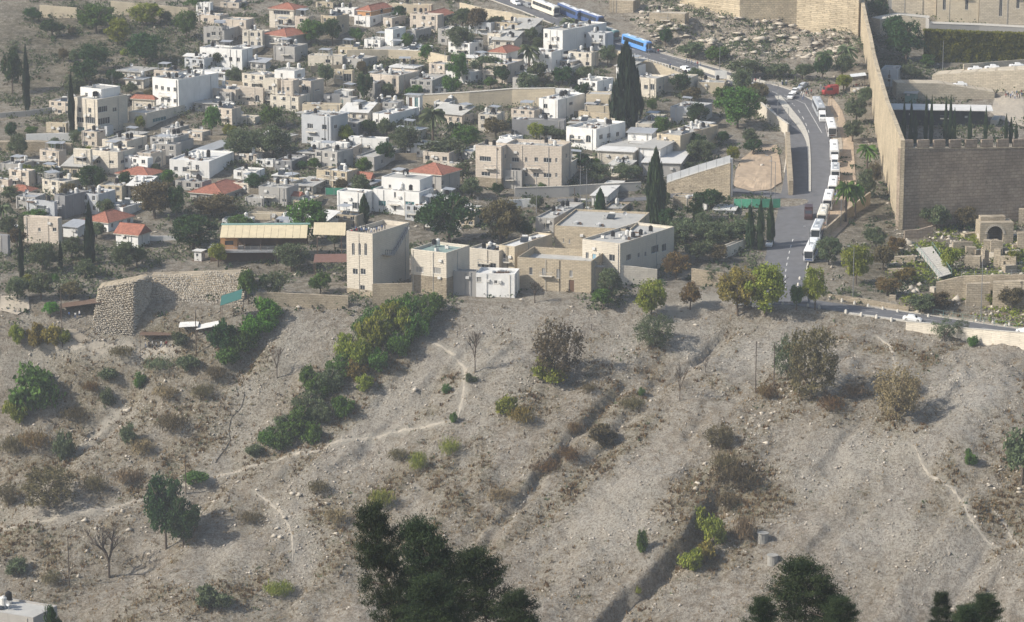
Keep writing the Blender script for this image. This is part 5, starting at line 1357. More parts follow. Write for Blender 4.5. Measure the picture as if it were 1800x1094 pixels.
# ---------------------------------------------------------------- walls and terraces
WL = wall
WL([(1505,8,-45),(1511,60,0),(1519,100,38),(1525,125,62),(1531,170,95),(1535,212,113),(1543,255,142),(1553,305,178),(1566,358,212),(1579,405,247)], 1.1, 'citywall', 'sunlit flank of the old city wall running uphill', 'city_wall', base=5)
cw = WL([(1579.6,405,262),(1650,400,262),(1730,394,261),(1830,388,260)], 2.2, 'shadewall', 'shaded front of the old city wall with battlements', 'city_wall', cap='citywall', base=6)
V0, V1 = ground(1579.6,405), ground(1830,388); z0 = on_depth(1579.6,262,V0.y).z; z1 = on_depth(1830,260,V1.y).z
n = 9
for k in range(n):
    t0, t1 = (k+.06)/n, (k+.78)/n; a = V0.lerp(V1, t0)-V0; b = V0.lerp(V1, t1)-V0; za = z0+(z1-z0)*t0-V0.z; d = Vector((-(V1-V0).y, (V1-V0).x, 0)).normalized()
    m = MB(); A, B = a+d*.05, b+d*.05; A2, B2 = A+d*.9, B+d*.9; h0, h1 = za+.15, za+2.2
    for p, q in ((A,B), (B,B2), (B2,A2), (A2,A)): m.quad((p.x,p.y,h0), (q.x,q.y,h0), (q.x,q.y,h1), (p.x,p.y,h1))
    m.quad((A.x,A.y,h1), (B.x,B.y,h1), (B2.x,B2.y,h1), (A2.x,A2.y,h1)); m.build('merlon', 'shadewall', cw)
WL([(1195,8,-70),(1300,34,-60),(1400,50,-55),(1508,64,-50)], 3, 'citywall', 'great sunlit city wall above the rock ledges', 'city_wall', base=5)
H('C',962,1212,1240,98,192,18,'ruin','squared masonry block jutting from the rocks', name='masonry_block', cat='ruin', par=.1, top='rockpale')
H('C',682,850,900,8,90,20,'ruin','broken masonry stub above the coaches', name='masonry_block', cat='ruin', par=.1, top='rockpale')
for pts, th, mat, lab, cap in [
 ([(70,30,9),(135,33,14)], .6, 'tan', 'tan boundary wall on the left crest', None),
 ([(195,28,2),(330,32,14)], .6, 'tan', 'sunny boundary wall behind the crest trees', None),
 ([(0,208,199),(50,205,195),(120,198,184)], .5, 'grey', 'grey wall slanting across the valley foot', None),
 ([(46,250,236),(133,248,234)], .4, 'white', 'white yard wall beside the three-storey house', None),
 ([(-5,268,250),(62,268,249),(125,270,254)], 2.5, 'fieldstone', 'rough terrace wall below the white yard', None),
 ([(610,108,88),(683,106,88),(745,110,90),(786,122,99)], 1.0, 'tan', 'curved garden terrace wall below the sun-deck house', None),
 ([(738,188,168),(825,190,163),(900,188,157),(975,192,156)], 1.5, 'tan', 'long terrace wall with dark openings', 'kerb'),
 ([(808,26,5),(850,40,15),(900,50,23),(952,55,35)], .8, 'tan', 'stone wall carrying the upper road', None),
 ([(1072,112,84),(1113,124,101),(1160,132,114),(1200,140,131)], .8, 'tan', 'stone wall under the bollards of the upper road', None),
 ([(1310,178,164),(1335,205,180),(1365,225,205),(1384,238,219)], .5, 'cream', 'pale parapet along the road bend', 'kerb'),
 ([(1380,262,232),(1386,345,318)], 1.2, 'fieldstone', 'stone bank wall dropping its shadow on the road', None),
 ([(1228,124,116),(1262,136,127),(1300,147,139)], .4, 'kerb', 'low pale wall on the outer side of the upper road', None),
 ([(1312,141,134),(1345,148,143),(1375,149,145)], .4, 'kerb', 'low curved wall outside the junction', None),
 ([(905,347,331),(1000,346,328),(1045,340,325),(1127,335,321)], .4, 'grey', 'long grey concrete wall right of the apartment house', 'kerb'),
 ([(1172,338,322),(1230,342,303),(1283,348,287)], .8, 'fieldstone', 'stone bank carrying the slanting metal fence', 'kerb'),
 ([(1274,345,278),(1285,347,279)], 1.0, 'white', 'white end pier of the slanting fence', None),
 ([(450,540,514),(505,540,516),(612,542,521)], .8, 'fieldstone', 'stone garden wall left of the tower foot', None),
 ([(655,540,500),(725,540,498)], .6, 'fieldstone', 'stone yard wall between tower and cube house', None),
 ([(1090,500,466),(1155,500,474)], .5, 'cream', 'plain cream yard wall right of the low stone house', None),
 ([(1215,500,472),(1272,505,480)], .5, 'fieldstone', 'broken stone wall by the yard entrance', None),
 ([(1455,524,517),(1520,534,526),(1597,549,540)], .5, 'fieldstone', 'low stone wall edging the hilltop pavement', None),
 ([(1592,580,566),(1640,588,570),(1700,600,578),(1800,616,586),(1860,626,592)], .5, 'cream', 'cream retaining wall on the near side of the hilltop road', 'kerb'),
 ([(1645,524,497),(1692,526,486),(1760,532,484),(1830,536,483)], 1.2, 'fieldstone', 'terrace wall of the ruins with a railing', None),
 ([(1698,538,500),(1740,540,498)], 1.5, 'ruin', 'left stone buttress below the ruin terrace', None),
 ([(1744,544,496),(1820,548,494)], 1.5, 'ruin', 'right stone buttress below the ruin terrace', None),
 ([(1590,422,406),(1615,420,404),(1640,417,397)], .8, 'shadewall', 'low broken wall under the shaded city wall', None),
 ([(1565,462,452),(1608,464,450)], 1.0, 'ruin', 'low ruin wall left of the wooden ramp', None),
 ([(1560,480,473),(1600,482,472)], 1.0, 'ruin', 'knee-high ruin wall below the wooden ramp', None),
 ([(1675,440,426),(1710,440,425)], 1.0, 'ruin', 'low ruin wall left of the arch', None),
 ([(1698,452,435),(1716,452,436)], 2.2, 'ruin', 'squared ruin block in the front of the excavation', None),
 ([(1695,472,452),(1722,472,452)], 2.5, 'ruin', 'broad ruin block above the railing', None),
 ([(1728,445,423),(1742,445,424)], 2.0, 'ruin', 'tall ruin pier below the arch', None),
 ([(1741,455,424),(1762,455,425)], 2.0, 'ruin', 'double ruin pier right of the arch axis', None),
 ([(1730,468,440),(1738,468,441)], 1.6, 'ruin', 'slim ruin pillar in the excavation', None),
 ([(1746,470,438),(1758,470,439)], 1.6, 'ruin', 'second slim ruin pillar in the excavation', None),
 ([(1755,472,451),(1785,474,452)], 2.0, 'ruin', 'reddish ruin block at the right', None),
 ([(1788,440,410),(1812,440,408)], 1.5, 'ruin', 'ruin wall stub at the right edge', None),
 ([(1790,398,368),(1815,398,368)], 1.5, 'ruin', 'pale wall stub beyond the arch', None),
 ([(1775,360,345),(1840,358,342)], 1.0, 'fieldstone', 'grey field wall under the shaded city wall', None),
 ([(1450,420,404),(1490,385,368),(1530,360,338)], .5, 'fieldstone', 'sloping wall climbing the bank', None),
 ([(1288,420,405),(1330,425,409)], .4, 'tan', 'low orange-tinted yard wall by the green screen', None)]:
    WL(pts, th, mat, lab, cap=cap)
WL([(900,700,582),(1200,700,586),(1590,700,648)], 7, 'modern', 'lower ramp wall of the walled car park', 'retaining_wall', tile='D')
WL([(1150,610,527),(1400,630,508),(1797,660,490),(1950,660,484)], 9, 'modern', 'upper ramp wall of the walled car park', 'retaining_wall', tile='D')
WL([(1370,590,452),(1600,560,432),(1900,540,412)], .4, 'modern', 'stone parapet behind the parked cars', 'retaining_wall', tile='D')
WL([(785,260,140),(930,250,108),(1128,260,130)], 6, 'modern', 'stone podium with sloping parapet at the city wall', 'retaining_wall', cap='kerb', tile='D')
WL([(1126,300,140),(1140,300,168),(1480,300,180),(1950,310,205)], 5, 'grey', 'grey terrace above the ivy', 'retaining_wall', cap='kerb', tile='D')
H('D',818,1178,1186,-170,125,14,'modern','cream museum block nearest the city wall', L=[(855,20,30,80,'shut')], name='museum_building', cat='building', par=.4)
H('D',1182,1476,1484,-220,165,10,'tan','tan museum block with two slot windows', L=[(1238,35,22,70),(1395,35,22,70)], name='museum_building', cat='building', par=.4)
H('D',1480,1960,1980,-260,185,6,'modern','pale museum block at the upper right corner', L=[(1634,55,22,120),(1755,20,22,80)], name='museum_building', cat='building', par=.4)
H('D',888,1520,1590,775,890,6,'glass','glass-fronted pavilion with wide pale roof slab', name='pavilion', cat='building', roof='slab', top='roofwhite', over=2.2)
H('D',790,905,935,490,610,15,'bluegrey','small pale building in the shade of the city wall', L=[(850,550,20,50,'door')])
H('D',960,1035,1050,660,730,15,'greenmetal','green glass kiosk beside the lower ramp', roof='slab', top='metal')
H('D',1560,1610,1640,845,885,15,'cream','little pale block beside the pavilion pool', par=.1, name='stone_block', cat='block')
H('D',575,680,695,622,668,15,'modern','stone counter building beside the kiosk', par=.2)
def sheet(pts, dz, mat, label, name, kind='structure', tile='.'):
    P = []
    for p in pts: g = ground(*tp(tile, *p)); P.append(Vector((g.x, g.y, g.z+dz)))
    c = sum(P, Vector())/len(P); m = MB(); nn = 6
    for i in range(len(P)):
        A, B = P[i], P[(i+1) % len(P)]
        for u in range(nn):
            for v in range(nn):
                f = lambda a, b: c.lerp(A.lerp(B, b), a)
                Q = [f(u/nn, v/nn), f((u+1)/nn, v/nn), f((u+1)/nn, (v+1)/nn), f(u/nn, (v+1)/nn)]
                m.quad(*[(q.x, q.y, float(hgt(q.x, q.y))+dz) for q in Q])
    return tag(m.build(name, mat), label, None, None, kind)
sheet([(0,548),(2,522),(50,525),(52,545),(30,556)], .3, 'paving', 'pale paved yard at the left edge', 'paved_yard')
sheet([(1290,328),(1294,300),(1304,280),(1322,266),(1345,258),(1366,256),(1372,290),(1374,322),(1356,334),(1322,338)], .25, 'dirtlot', 'bare earth lot beside the bank wall', 'earth_lot')
sheet([(1590,700),(1797,640),(1797,900),(1640,850),(1560,800)], .4, 'paving', 'pale plaza inside the walls', 'plaza', tile='D')
sheet([(1458,165),(1480,195),(1500,250),(1505,330),(1490,395),(1465,420),(1445,420),(1462,350),(1470,300),(1470,250),(1452,200)], .12, 'dirtlot', 'sandy verge between the coaches and the bank', 'verge')
# hedge of ivy
def ivy_wall(pts, th, label):
    L = []
    for x, yb, yt in pts:
        x, yb = tp('D', x, yb); yt = yt/Z4; g = ground(x, yb); L.append((g, on_depth(x, yt, g.y).z))
    rs = np.random.RandomState(5); P = []
    m = MB()
    for (g, zt), (g2, zt2) in zip(L, L[1:]):
        m.quad((g.x,g.y+.6,g.z-2), (g2.x,g2.y+.6,g2.z-2), (g2.x,g2.y+.6,zt2-.6), (g.x,g.y+.6,zt-.6)); m.quad((g.x,g.y+.6,zt-.6), (g2.x,g2.y+.6,zt2-.6), (g2.x,g2.y+th,zt2-.6), (g.x,g.y+th,zt-.6))
        n_ = 5200; t = rs.rand(n_); s = rs.rand(n_)
        X = g.x+(g2.x-g.x)*t; Yb = g.y+(g2.y-g.y)*t; zb = g.z+(g2.z-g.z)*t; zt_ = zt+(zt2-zt)*t
        bul = .8*vnoise(X, s*9, 2.2, 31)
        P.append(np.stack([X, Yb+.3-np.abs(bul)-rs.rand(n_)*.4, zb+(zt_-zb)*s**.9+.3*bul], 1))
        t = rs.rand(1500); P.append(np.stack([g.x+(g2.x-g.x)*t, g.y+(g2.y-g.y)*t+rs.rand(1500)*th, zt+(zt2-zt)*t-.6+.7*rs.rand(1500)], 1))
    root = thing('ivy_hedge', label, 'hedge'); m.build('core', 'hedge', root)
    obj('foliage', leaves_mesh('foliage', np.concatenate(P), .38, rs, .7, 0, 'hedge'), root)
ivy_wall([(1092,440,212),(1400,440,225),(1900,435,240)], 3, 'thick yellow-green ivy wall below the museum')
# ---------------------------------------------------------------- ruined arch
def ruined_arch():
    s = .135; o = ground(1722, 428); root = thing('ruined_arch', 'ruined vaulted arch with pale voussoirs', 'arch', o, .06)
    w, h, r, cx, sp0 = 8.6, 5.3, 2.1, 3.9, 2.3; D = 5.5; m = MB(); n = 14
    arc = [(cx-r*math.cos(math.pi*k/n), sp0+r*math.sin(math.pi*k/n)) for k in range(n+1)]
    inn = [(cx-r, -1)] + arc + [(cx+r, -1)]; 
    def outp(p):
        x, z = p; t = (x-(cx-r))/(2*r); return (w*t, h if z > -1 else -1)
    out = [(0,-1)] + [((0 if k == 0 else w if k == n else w*k/n), h) for k in range(n+1)] + [(w,-1)]
    for i in range(len(inn)-1):
        a, b = inn[i], inn[i+1]; c, d = out[i+1], out[i]
        m.quad((a[0],0,a[1]), (b[0],0,b[1]), (out[i+1][0],0,out[i+1][1]), (out[i][0],0,out[i][1]))
        m.quad((a[0],0,a[1]), (a[0],D,a[1]), (b[0],D,b[1]), (b[0],0,b[1]))
    m.quad((0,0,h), (w,0,h), (w,D,h), (0,D,h)); m.quad((w,0,-1), (w,D,-1), (w,D,h), (w,0,h)); m.quad((0,0,-1), (0,0,h), (0,D,h), (0,D,-1)); m.quad((0,D,-1), (0,D,h), (w,D,h), (w,D,-1))
    m.build('wall', 'ruin', root)
    for k in range(n):                                   # voussoirs
        a0, a1 = math.pi*(k+.06)/n, math.pi*(k+.94)/n; v = MB(); R1_, R2_ = r-.02, r+.5
        P = [(cx-R*math.cos(a), y, sp0+R*math.sin(a)) for y in (-.1, .25) for R, a in ((R1_,a0), (R2_,a0), (R2_,a1), (R1_,a1))]
        v.quad(*P[:4]); v.quad(P[1], P[2], P[6], P[5]); v.quad(P[0], P[3], P[7], P[4]); v.quad(P[0], P[1], P[5], P[4]); v.quad(P[3], P[2], P[6], P[7])
        v.build('voussoir', 'rockpale', root)
    b = MB(); b.box(.6, 7.0, 2.5, 5, h+.01, h+1.1); b.build('upper_wall', 'ruin', root)
ruined_arch()
# ---------------------------------------------------------------- railings, fences, bollards
def railing(pts, hm, label, mat='rail', step=2.0, name='railing', rails=(.5,1.0), zs=None, group=None, r=.04):
    G_ = [ground(*p) if len(p) == 2 else on_depth(*p) for p in pts]; ln = spline([tuple(g) for g in G_], .5); o = Vector(ln[0])
    root = thing(name, label, 'fence', o, 0, group); cum = 0; last = -9; pm = MB(); pm.box(-r, r, -r, r, -.3, hm); pme = pm.mesh('post', mat); rm = MB(); prev = None
    for i, p in enumerate(ln):
        p = Vector(p)
        if i: cum += (p-Vector(ln[i-1])).length
        if cum-last >= step or i == len(ln)-1:
            last = cum; obj('post', pme, root, p-o)
            if prev is not None:
                for f in rails: rm.tube(prev-o+Vector((0,0,hm*f-.02)), p-o+Vector((0,0,hm*f-.02)), r*.6, None, 4)
            prev = p
    rm.build('rail', mat, root); return root
railing([(1640,556),(1700,566),(1760,576),(1830,588)], 1.7, 'post-and-rail fence along the hilltop pavement', 'greenmetal', 2.3)
zz = ground(1645,524).y
railing([(1690,486,ground(1692,526).y+.6),(1760,484,ground(1760,532).y+.6),(1820,483,ground(1830,536).y+.6)], 1.2, 'metal railing on the ruin terrace', 'metal', 2.6)
railing([(1205,405),(1260,408),(1330,418)], 1.5, 'wire fence above the orchard', 'rail', 3)
railing([(150,572),(190,570),(228,562)], 1.2, 'railing on the rampart walkway', 'metal', 2)
railing([(125,578),(160,595),(200,608)], 1.1, 'stair railing beside the steps', 'wood', 1.8)
bm = MB()
for z, r in ((0,.34),): bm.cyl(0, 0, -.2, .5, .34, .3, 8); bm.cyl(0, 0, .5, .72, .3, .14, 8)
BOL = bm.mesh('stone_bollard', 'kerb', True)
def bollards(pts, label, group, zoff=.1, sc=1):
    for p in pts:
        g = ground(*p); o = obj('stone_bollard', BOL, None, (g.x, g.y, g.z+zoff), p[0] % 3, (sc, sc, sc)); tag(o, label, 'bollard', group)
bollards([(1459,526.5),(1480,530.5),(1502,535),(1526,540),(1552,545),(1578,549.5),(1632,558),(1716,566.5),(1745,570),(1774,573)], 'pale stone bollard on the pavement along the hilltop road', 'bollards on the hilltop pavement')
bollards([(1487,551),(1514,556),(1541,560),(1567,565)], 'squat white bollard on the near edge of the hilltop road', 'bollards on the near road edge', .1, 1.15)
bollards([(1406,492),(1403,503),(1400,513),(1398,521)], 'dark stone bollard at the inside of the road corner', 'bollards at the road corner')
bollards([(1376,536),(1420,540),(1440,543)], 'pale bollard at the junction above the hillside', 'bollards at the junction')
bp = MB(); bp.cyl(0,0,-.2,1.0,.11,.11,8); bp.cyl(0,0,1.0,1.1,.11,.03,8); BPM = bp.mesh('post_bollard', 'roofwhite', True)
for k in range(12):
    g = ground(1333+k*2.95, 176+k*2.9); tag(obj('post_bollard', BPM, None, (g.x, g.y, g.z+.1)), 'slim white post bollard along the road bend', 'bollard', 'white post bollards at the bend')
for k in range(16):
    g = ground(1116+k*5.4, 101+k*1.95); tag(obj('post_bollard', BPM, None, (g.x, g.y, g.z+.15)), 'slim white post bollard along the upper road', 'bollard', 'white post bollards on the upper road')
# slanting metal panel fence
def panel_fence(pts, n, hm, label, mat):
    P = [(ground(x, yb), on_depth(x, yt, ground(x, yb).y).z) for x, yb, yt in pts]; ln = spline([(g.x, g.y+.3, z) for g, z in P], .4); o = Vector(ln[0])
    root = thing('panel_fence', label, 'fence', o)
    for k in range(n):
        a = Vector(ln[int((len(ln)-1)*k/n)])-o; b = Vector(ln[int((len(ln)-1)*(k+1)/n)])-o; d = (b-a).normalized()*.05; m = MB(); a2, b2 = a+d, b-d
        m.quad((a2.x,a2.y,a2.z+.05), (b2.x,b2.y,b2.z+.05), (b2.x,b2.y,b2.z+hm), (a2.x,a2.y,a2.z+hm)); m.quad((a2.x,a2.y+.05,a2.z+.05), (a2.x,a2.y+.05,a2.z+hm), (b2.x,b2.y+.05,b2.z+hm), (b2.x,b2.y+.05,b2.z+.05)); m.quad((a2.x,a2.y,a2.z+hm), (b2.x,b2.y,b2.z+hm), (b2.x,b2.y+.05,b2.z+hm), (a2.x,a2.y+.05,a2.z+hm))
        m.build('panel', mat, root); pm = MB(); pm.box(a.x-.06, a.x+.06, a.y-.02, a.y+.1, a.z-.2, a.z+hm+.1); pm.build('post', 'rail', root)
panel_fence([(1172,338,322),(1230,342,303),(1283,348,287)], 8, 2.1, 'grey metal panel fence slanting up to the road', 'bluegrey')
panel_fence([(1290,368,366),(1330,369,366),(1372,370,366)], 5, 2.4, 'green sheeted site fence beside the road', 'greennet')
panel_fence([(572,345,343),(620,346,343),(668,342,340)], 5, 1.9, 'green netting screen on the roof edge', 'greennet')
panel_fence([(600,390,389),(625,388,386)], 2, 1.6, 'green tarpaulin behind the watchtower', 'greennet')
# ---------------------------------------------------------------- poles and lamps
def pole(px, yb, yt, label, kind='wood', cat='pole', tile='.', Y=None, r=.13):
    px_, yb_ = tp(tile, px, yb); g = ground(px_, yb_) if Y is None else on_depth(px_, yb_, Y); h = on_depth(px_, tp(tile, 0, yt)[1], g.y).z-g.z
    nm = 'street_lamp' if kind == 'lamp' else 'utility_pole'
    root = thing(nm, label, 'street lamp' if kind == 'lamp' else cat, g, (px*.7) % 1.0-.5); m = MB(); m.cyl(0, 0, -.5, h, r if kind == 'wood' else .11, (r if kind == 'wood' else .11)*.7, 7); m.build('shaft', 'pole' if kind == 'wood' else 'polemetal', root)
    if kind == 'lamp':
        m = MB(); m.tube((0,0,h-.1), (-1.0,0,h+.25), .05, .04, 5); m.build('arm', 'polemetal', root); m = MB(); m.box(-1.6, -.95, -.16, .16, h+.17, h+.32); m.build('lamp_head', 'metal', root)
    elif kind == 'cross':
        m = MB()
        for z in (h-.3, h-1.1): m.box(-.9, .9, -.06, .06, z-.06, z+.06)
        m.build('crossarm', 'pole', root)
        for x in (-.8, 0, .8):
            m = MB(); m.cyl(x, 0, h-.24, h+.05, .05, .04, 6); m.build('insulator', 'kerb', root)
for a in [(1328,690,600,'left one of two wooden poles on the slope'),(1360,693,604,'right one of two wooden poles on the slope'),(122,1032,945,'wooden pole on the lower left slope'),(327,868,795,'thin pole beside the long trail'),(345,622,545,'thin pole beside the white sheds'),
          (110,610,510,'thin pole at the wooden pergola'),(1040,584-3,570,'short stake on the dump slope'),(1010,372,330,'left timber pole of the transformer pair'),(1640,584,565,'rusty sign post at the retaining wall end')]: P = pole(*a)
for a in [(1020,380,292,'tall pole carrying the transformer','cross'),(1031,378,297,'second pole carrying the transformer','cross'),(1367,170,262-110,'thin lamp pole at the junction','lamp'),(1724,565,440,'tall dark lamp post by the ruins','lamp'),(1499,528,435,'tall dark lamp post beside the roadside tree','lamp'),
          (1367,217,148,'lamp post at the road bend','lamp'),(1385,232,190,'lamp post at the end of the bend parapet','lamp'),(1453,415,360,'lamp post beside the coaches','lamp'),(1478,398,350,'lamp post on the sandy verge','lamp'),(1422,455,400,'lamp post near the last coach','lamp'),
          (1355,345,275,'lamp post by the side lane','lamp'),(1362,350,285,'second lamp post by the side lane','lamp'),(943,375,310,'street lamp below the apartment house','lamp'),(1085,370,332,'lamp in the walled lane','lamp'),(1265,130,80,'flag pole beside the billboard','metal'),(1310,160,118,'lamp pole above the tree mass','lamp'),
          (1140,112,78,'lamp post among the upper bollards','lamp'),(1657,125,72,'white globe lamp in the car park','metal'),(670,175,128,'pole beside the pink stone house','wood'),(712,182,140,'pole right of the pink stone house','wood'),(530,425,402,'lamp over the restaurant','lamp'),(515,345,298,'green lamp pole among the roofs','lamp'),(760,360,318,'lamp pole beside the white house','lamp')]:
    pole(*a[:4], kind=a[4])
# ---------------------------------------------------------------- billboard, awnings, ruins furniture
def billboard():
    g = ground(1267, 150); root = thing('billboard', 'white billboard on posts above the low sandy house', 'sign', g, -.1); z = on_depth(1267, 138, g.y).z-g.z; w = 3.6; h = 2.4
    for x in (-1.5, 1.5):
        m = MB(); m.box(x-.06, x+.06, .05, .17, -1, z+h); m.build('post', 'rail', root)
    m = MB(); m.box(-w/2, w/2, -.06, .04, z, z+h); m.build('panel', 'roofwhite', root)
billboard()
def awning(x0, y0, x1, y1, Y, dep, mat, label, drop=.5, name='awning'):
    if Y < 650: Y = ground((x0+x1)/2, Y).y
    a = on_depth(x0, y0, Y); b = on_depth(x1, y1, Y); m = MB(); w = (b-a).length
    P = [(0,0,0), (b.x-a.x,0,b.z-a.z), (b.x-a.x,dep,b.z-a.z+drop), (0,dep,drop)]; Q = [(p[0],p[1],p[2]+.08) for p in P]
    m.quad(*Q); m.quad(*P)
    for k in range(4): m.quad(P[k], P[(k+1)%4], Q[(k+1)%4], Q[k])
    root = thing(name, label, 'awning', a); m.build('canopy', mat, root)
    for (x, y) in ((.1,.1), (w-.1,.1), (.1,dep-.1), (w-.1,dep-.1)):
        zg = float(hgt(a.x+x, a.y+y))-a.z; p = MB(); p.box(x-.06, x+.06, y-.06, y+.06, zg-.3, -.01 + (drop if y > 1 else 0)*.9); p.build('post', 'wood', root)
    return root
awning(105,542,178,532,562,4.5,'wood','dark wooden pergola roof at the left of the rampart',.2,'pergola')
awning(245,590,312,590,613,4,'wood','dark wooden shelter with visitors below the rampart',.3,'shelter')
awning(314,576,348,574,594,3.2,'roofwhite','white tin shed roof below the rampart',.5,'shed')
awning(345,580,384,573,596,3.2,'roofwhite','white and red shed roof beside the dark bush',.5,'shed')
awning(387,538,424,526,588,3.5,'greentarp','dark green tarpaulin shelter on the rampart',1.6,'tarpaulin_shelter')
awning(470,505,492,503,524,3,'roofwhite','white parasol cloth on the dig platform',.8,'sunshade')
awning(551,462,612,461,500,5,'browntile','brown roof of the terrace room left of the tower',1.0,'lean_to')
awning(1496,136,1523,133,158,4,'tarp','pale kiosk canopy by the wall',.3,'kiosk_canopy')
awning(955,83,981,85,955,1.0,'redawn','red awning on the white two-storey house',.5)
def steps():
    g0, g1 = ground(124,580), ground(150,598); root = thing('stone_stairs', 'flight of pale steps beside the yellow bushes', 'stairs', g0)
    for k in range(9):
        t = k/8; p = g0.lerp(g1, t)-g0; m = MB(); m.box(p.x-1.6, p.x+1.6, p.y-.4, p.y+.3, p.z-.5, p.z+.12); m.build('step', 'paving', root)
steps()
def guard_booth():
    g = ground(351,458); root = thing('guard_booth', 'little white guard booth with flat overhanging roof', 'booth', g, -.35); m = MB(); face_grid(m, (-1,-1), (1,0), 2, 0, 2.5, (0,-1), [(.55,1.15,1.2,1.9)]); face_grid(m, (1,-1), (0,1), 2, 0, 2.5, (1,0), [(.6,1.3,1.2,1.9)])
    m.quad((1,1,0),(-1,1,0),(-1,1,2.5),(1,1,2.5)); m.quad((-1,1,0),(-1,-1,0),(-1,-1,2.5),(-1,1,2.5)); m.build('wall', 'roofwhite', root)
    m = MB(); m.box(-1.4,1.4,-1.4,1.4,2.5,2.66); m.build('roof', 'roofwhite', root); m = MB(); m.box(-.45,.15,-.86,-.84,1.2,1.9); m.build('window', 'glass', root); m = MB(); m.box(-1.7,1.6,-1.5,1.4,-2,-.001); m.build('platform', 'wood', root)
guard_booth()
def restaurant():
    Yd = 735; o = on_depth(366, 472, Yd); root = thing('terrace_restaurant', 'terrace restaurant with yellow awning roofs over a railed deck', 'building', o, .03); w = 17.0
    m = MB(); m.box(0, w, 0, 9, 3.9, 4.3); m.build('deck', 'metal', root)
    m = MB(); m.box(.3, w-.3, 3.2, 8.6, -2.5, 3.9); m.build('undercroft', 'wood', root)
    for k in range(9):
        m = MB(); x = .1+k*(w-.3)/8; m.box(x-.04, x+.04, .05, .13, 4.3, 5.4); m.build('railing_post', 'metal', root)
    m = MB()
    for z in (4.75, 5.1, 5.4): m.box(0, w, .06, .12, z-.03, z+.02)
    m.build('railing_rail', 'metal', root)
    m = MB(); face_grid(m, (3.0, 2.2), (1,0), 4.2, 4.3, 7.2, (0,-1), [(1.1,3.2,5.4,6.5)]); face_grid(m, (7.2,2.2), (0,1), 4, 4.3, 7.2, (1,0), []); m.quad((3,6.2,4.3),(3,2.2,4.3),(3,2.2,7.2),(3,6.2,7.2)); m.build('orange_room', 'orange', root)
    m = MB(); m.box(4.1, 6.2, 2.32, 2.36, 5.4, 6.5); m.build('window', 'glass', root)
    m = MB(); m.box(3, 24, 7.5, 8.2, 4.3, 8.2); m.build('back_wall', 'wood', root)
    for x in (9, 13, 17, 21, 27, 33):
        m = MB(); m.box(x-.1, x+.1, 1.0, 1.2, (4.3 if x < 17 else -1), 7.7); m.build('roof_post', 'wood', root)
    for (x0, x1, z0) in ((3.0, 24.5, 7.6), (26.0, 34.0, 8.2)):
        n = 12
        for k in range(n):                               # corrugated awning strips
            a, b = x0+(x1-x0)*k/n, x0+(x1-x0)*(k+.97)/n; m = MB(); sl = -.25*(k/n)+.0
            P = [(a,.4,z0+sl), (b,.4,z0+sl), (b,8.6,z0+1.5+sl*.3), (a,8.6,z0+1.5+sl*.3)]; Q = [(p[0],p[1],p[2]+.1) for p in P]; m.quad(*Q); m.quad(*P)
            for j in range(4): m.quad(P[j], P[(j+1)%4], Q[(j+1)%4], Q[j])
            m.build('roof_strip', 'yellowroof', root)
    m = MB(); m.box(2.8, 25, 8.6, 10.4, 9.2, 9.35); m.build('green_ridge', 'greenmetal', root)
restaurant()
# stepped stone rampart
def stone_panel(root, q, nr, nc, sz, seed, o, mat='rock'):
    """rows of rough stones over the quad q (bottom left, bottom right, top right, top left)"""
    rs = np.random.RandomState(seed); V = []; Fq = []; q = [p-o for p in q]; nrm = (q[1]-q[0]).cross(q[3]-q[0]).normalized()
    if nrm.y > 0: nrm = -nrm
    e1 = (q[1]-q[0]).normalized(); e2 = nrm.cross(e1).normalized()
    m = MB(); K = 8; f = lambda u, v: tuple(q[0].lerp(q[1], u).lerp(q[3].lerp(q[2], u), v)-nrm*.3)
    for a in range(K):
        for b in range(K): m.quad(f(a/K,b/K), f((a+1)/K,b/K), f((a+1)/K,(b+1)/K), f(a/K,(b+1)/K))
    m.build('core', 'fieldstone', root)
    q = [q[0], q[1], q[2]+Vector((0,0,.5)), q[3]+Vector((0,0,.5))]
    for r in range(nr):
        for c in range(nc):
            u = (c+.5+.45*(r % 2)+rs.uniform(-.28,.28))/(nc+.4); v = (r+.5+rs.uniform(-.22,.22)+.5*math.sin(u*9+r*.3))/nr
            if rs.rand() < .04 or (v > .8 and rs.rand() < (v-.8)*3*(.5+.8*math.sin(u*17)+.6*math.sin(u*41))): continue
            p = q[0].lerp(q[1], u).lerp(q[3].lerp(q[2], u), v); p = p + nrm*rs.uniform(-.10,.10); w, h, d = sz[0]*rs.uniform(.6,1.2), sz[1]*rs.uniform(.6,1.05), .3; i = len(V)
            for dx, dy, dz in ((-1,-1,-1),(1,-1,-1),(1,1,-1),(-1,1,-1),(-1,-1,1),(1,-1,1),(1,1,1),(-1,1,1)):
                k = .72 if dz > 0 else 1; P = p + e1*(dx*w*k*rs.uniform(.8,1)) + e2*(dy*h*k*rs.uniform(.8,1)) + nrm*(dz*d*.55); V.append(tuple(P))
            for f in ((4,5,6,7),(0,1,5,4),(1,2,6,5),(2,3,7,6),(3,0,4,7)): Fq.append([i+k for k in f])
    s_ = obj('stones', npmesh_idx('stones', V, Fq, mat), root); s_['kind'] = 'stuff'
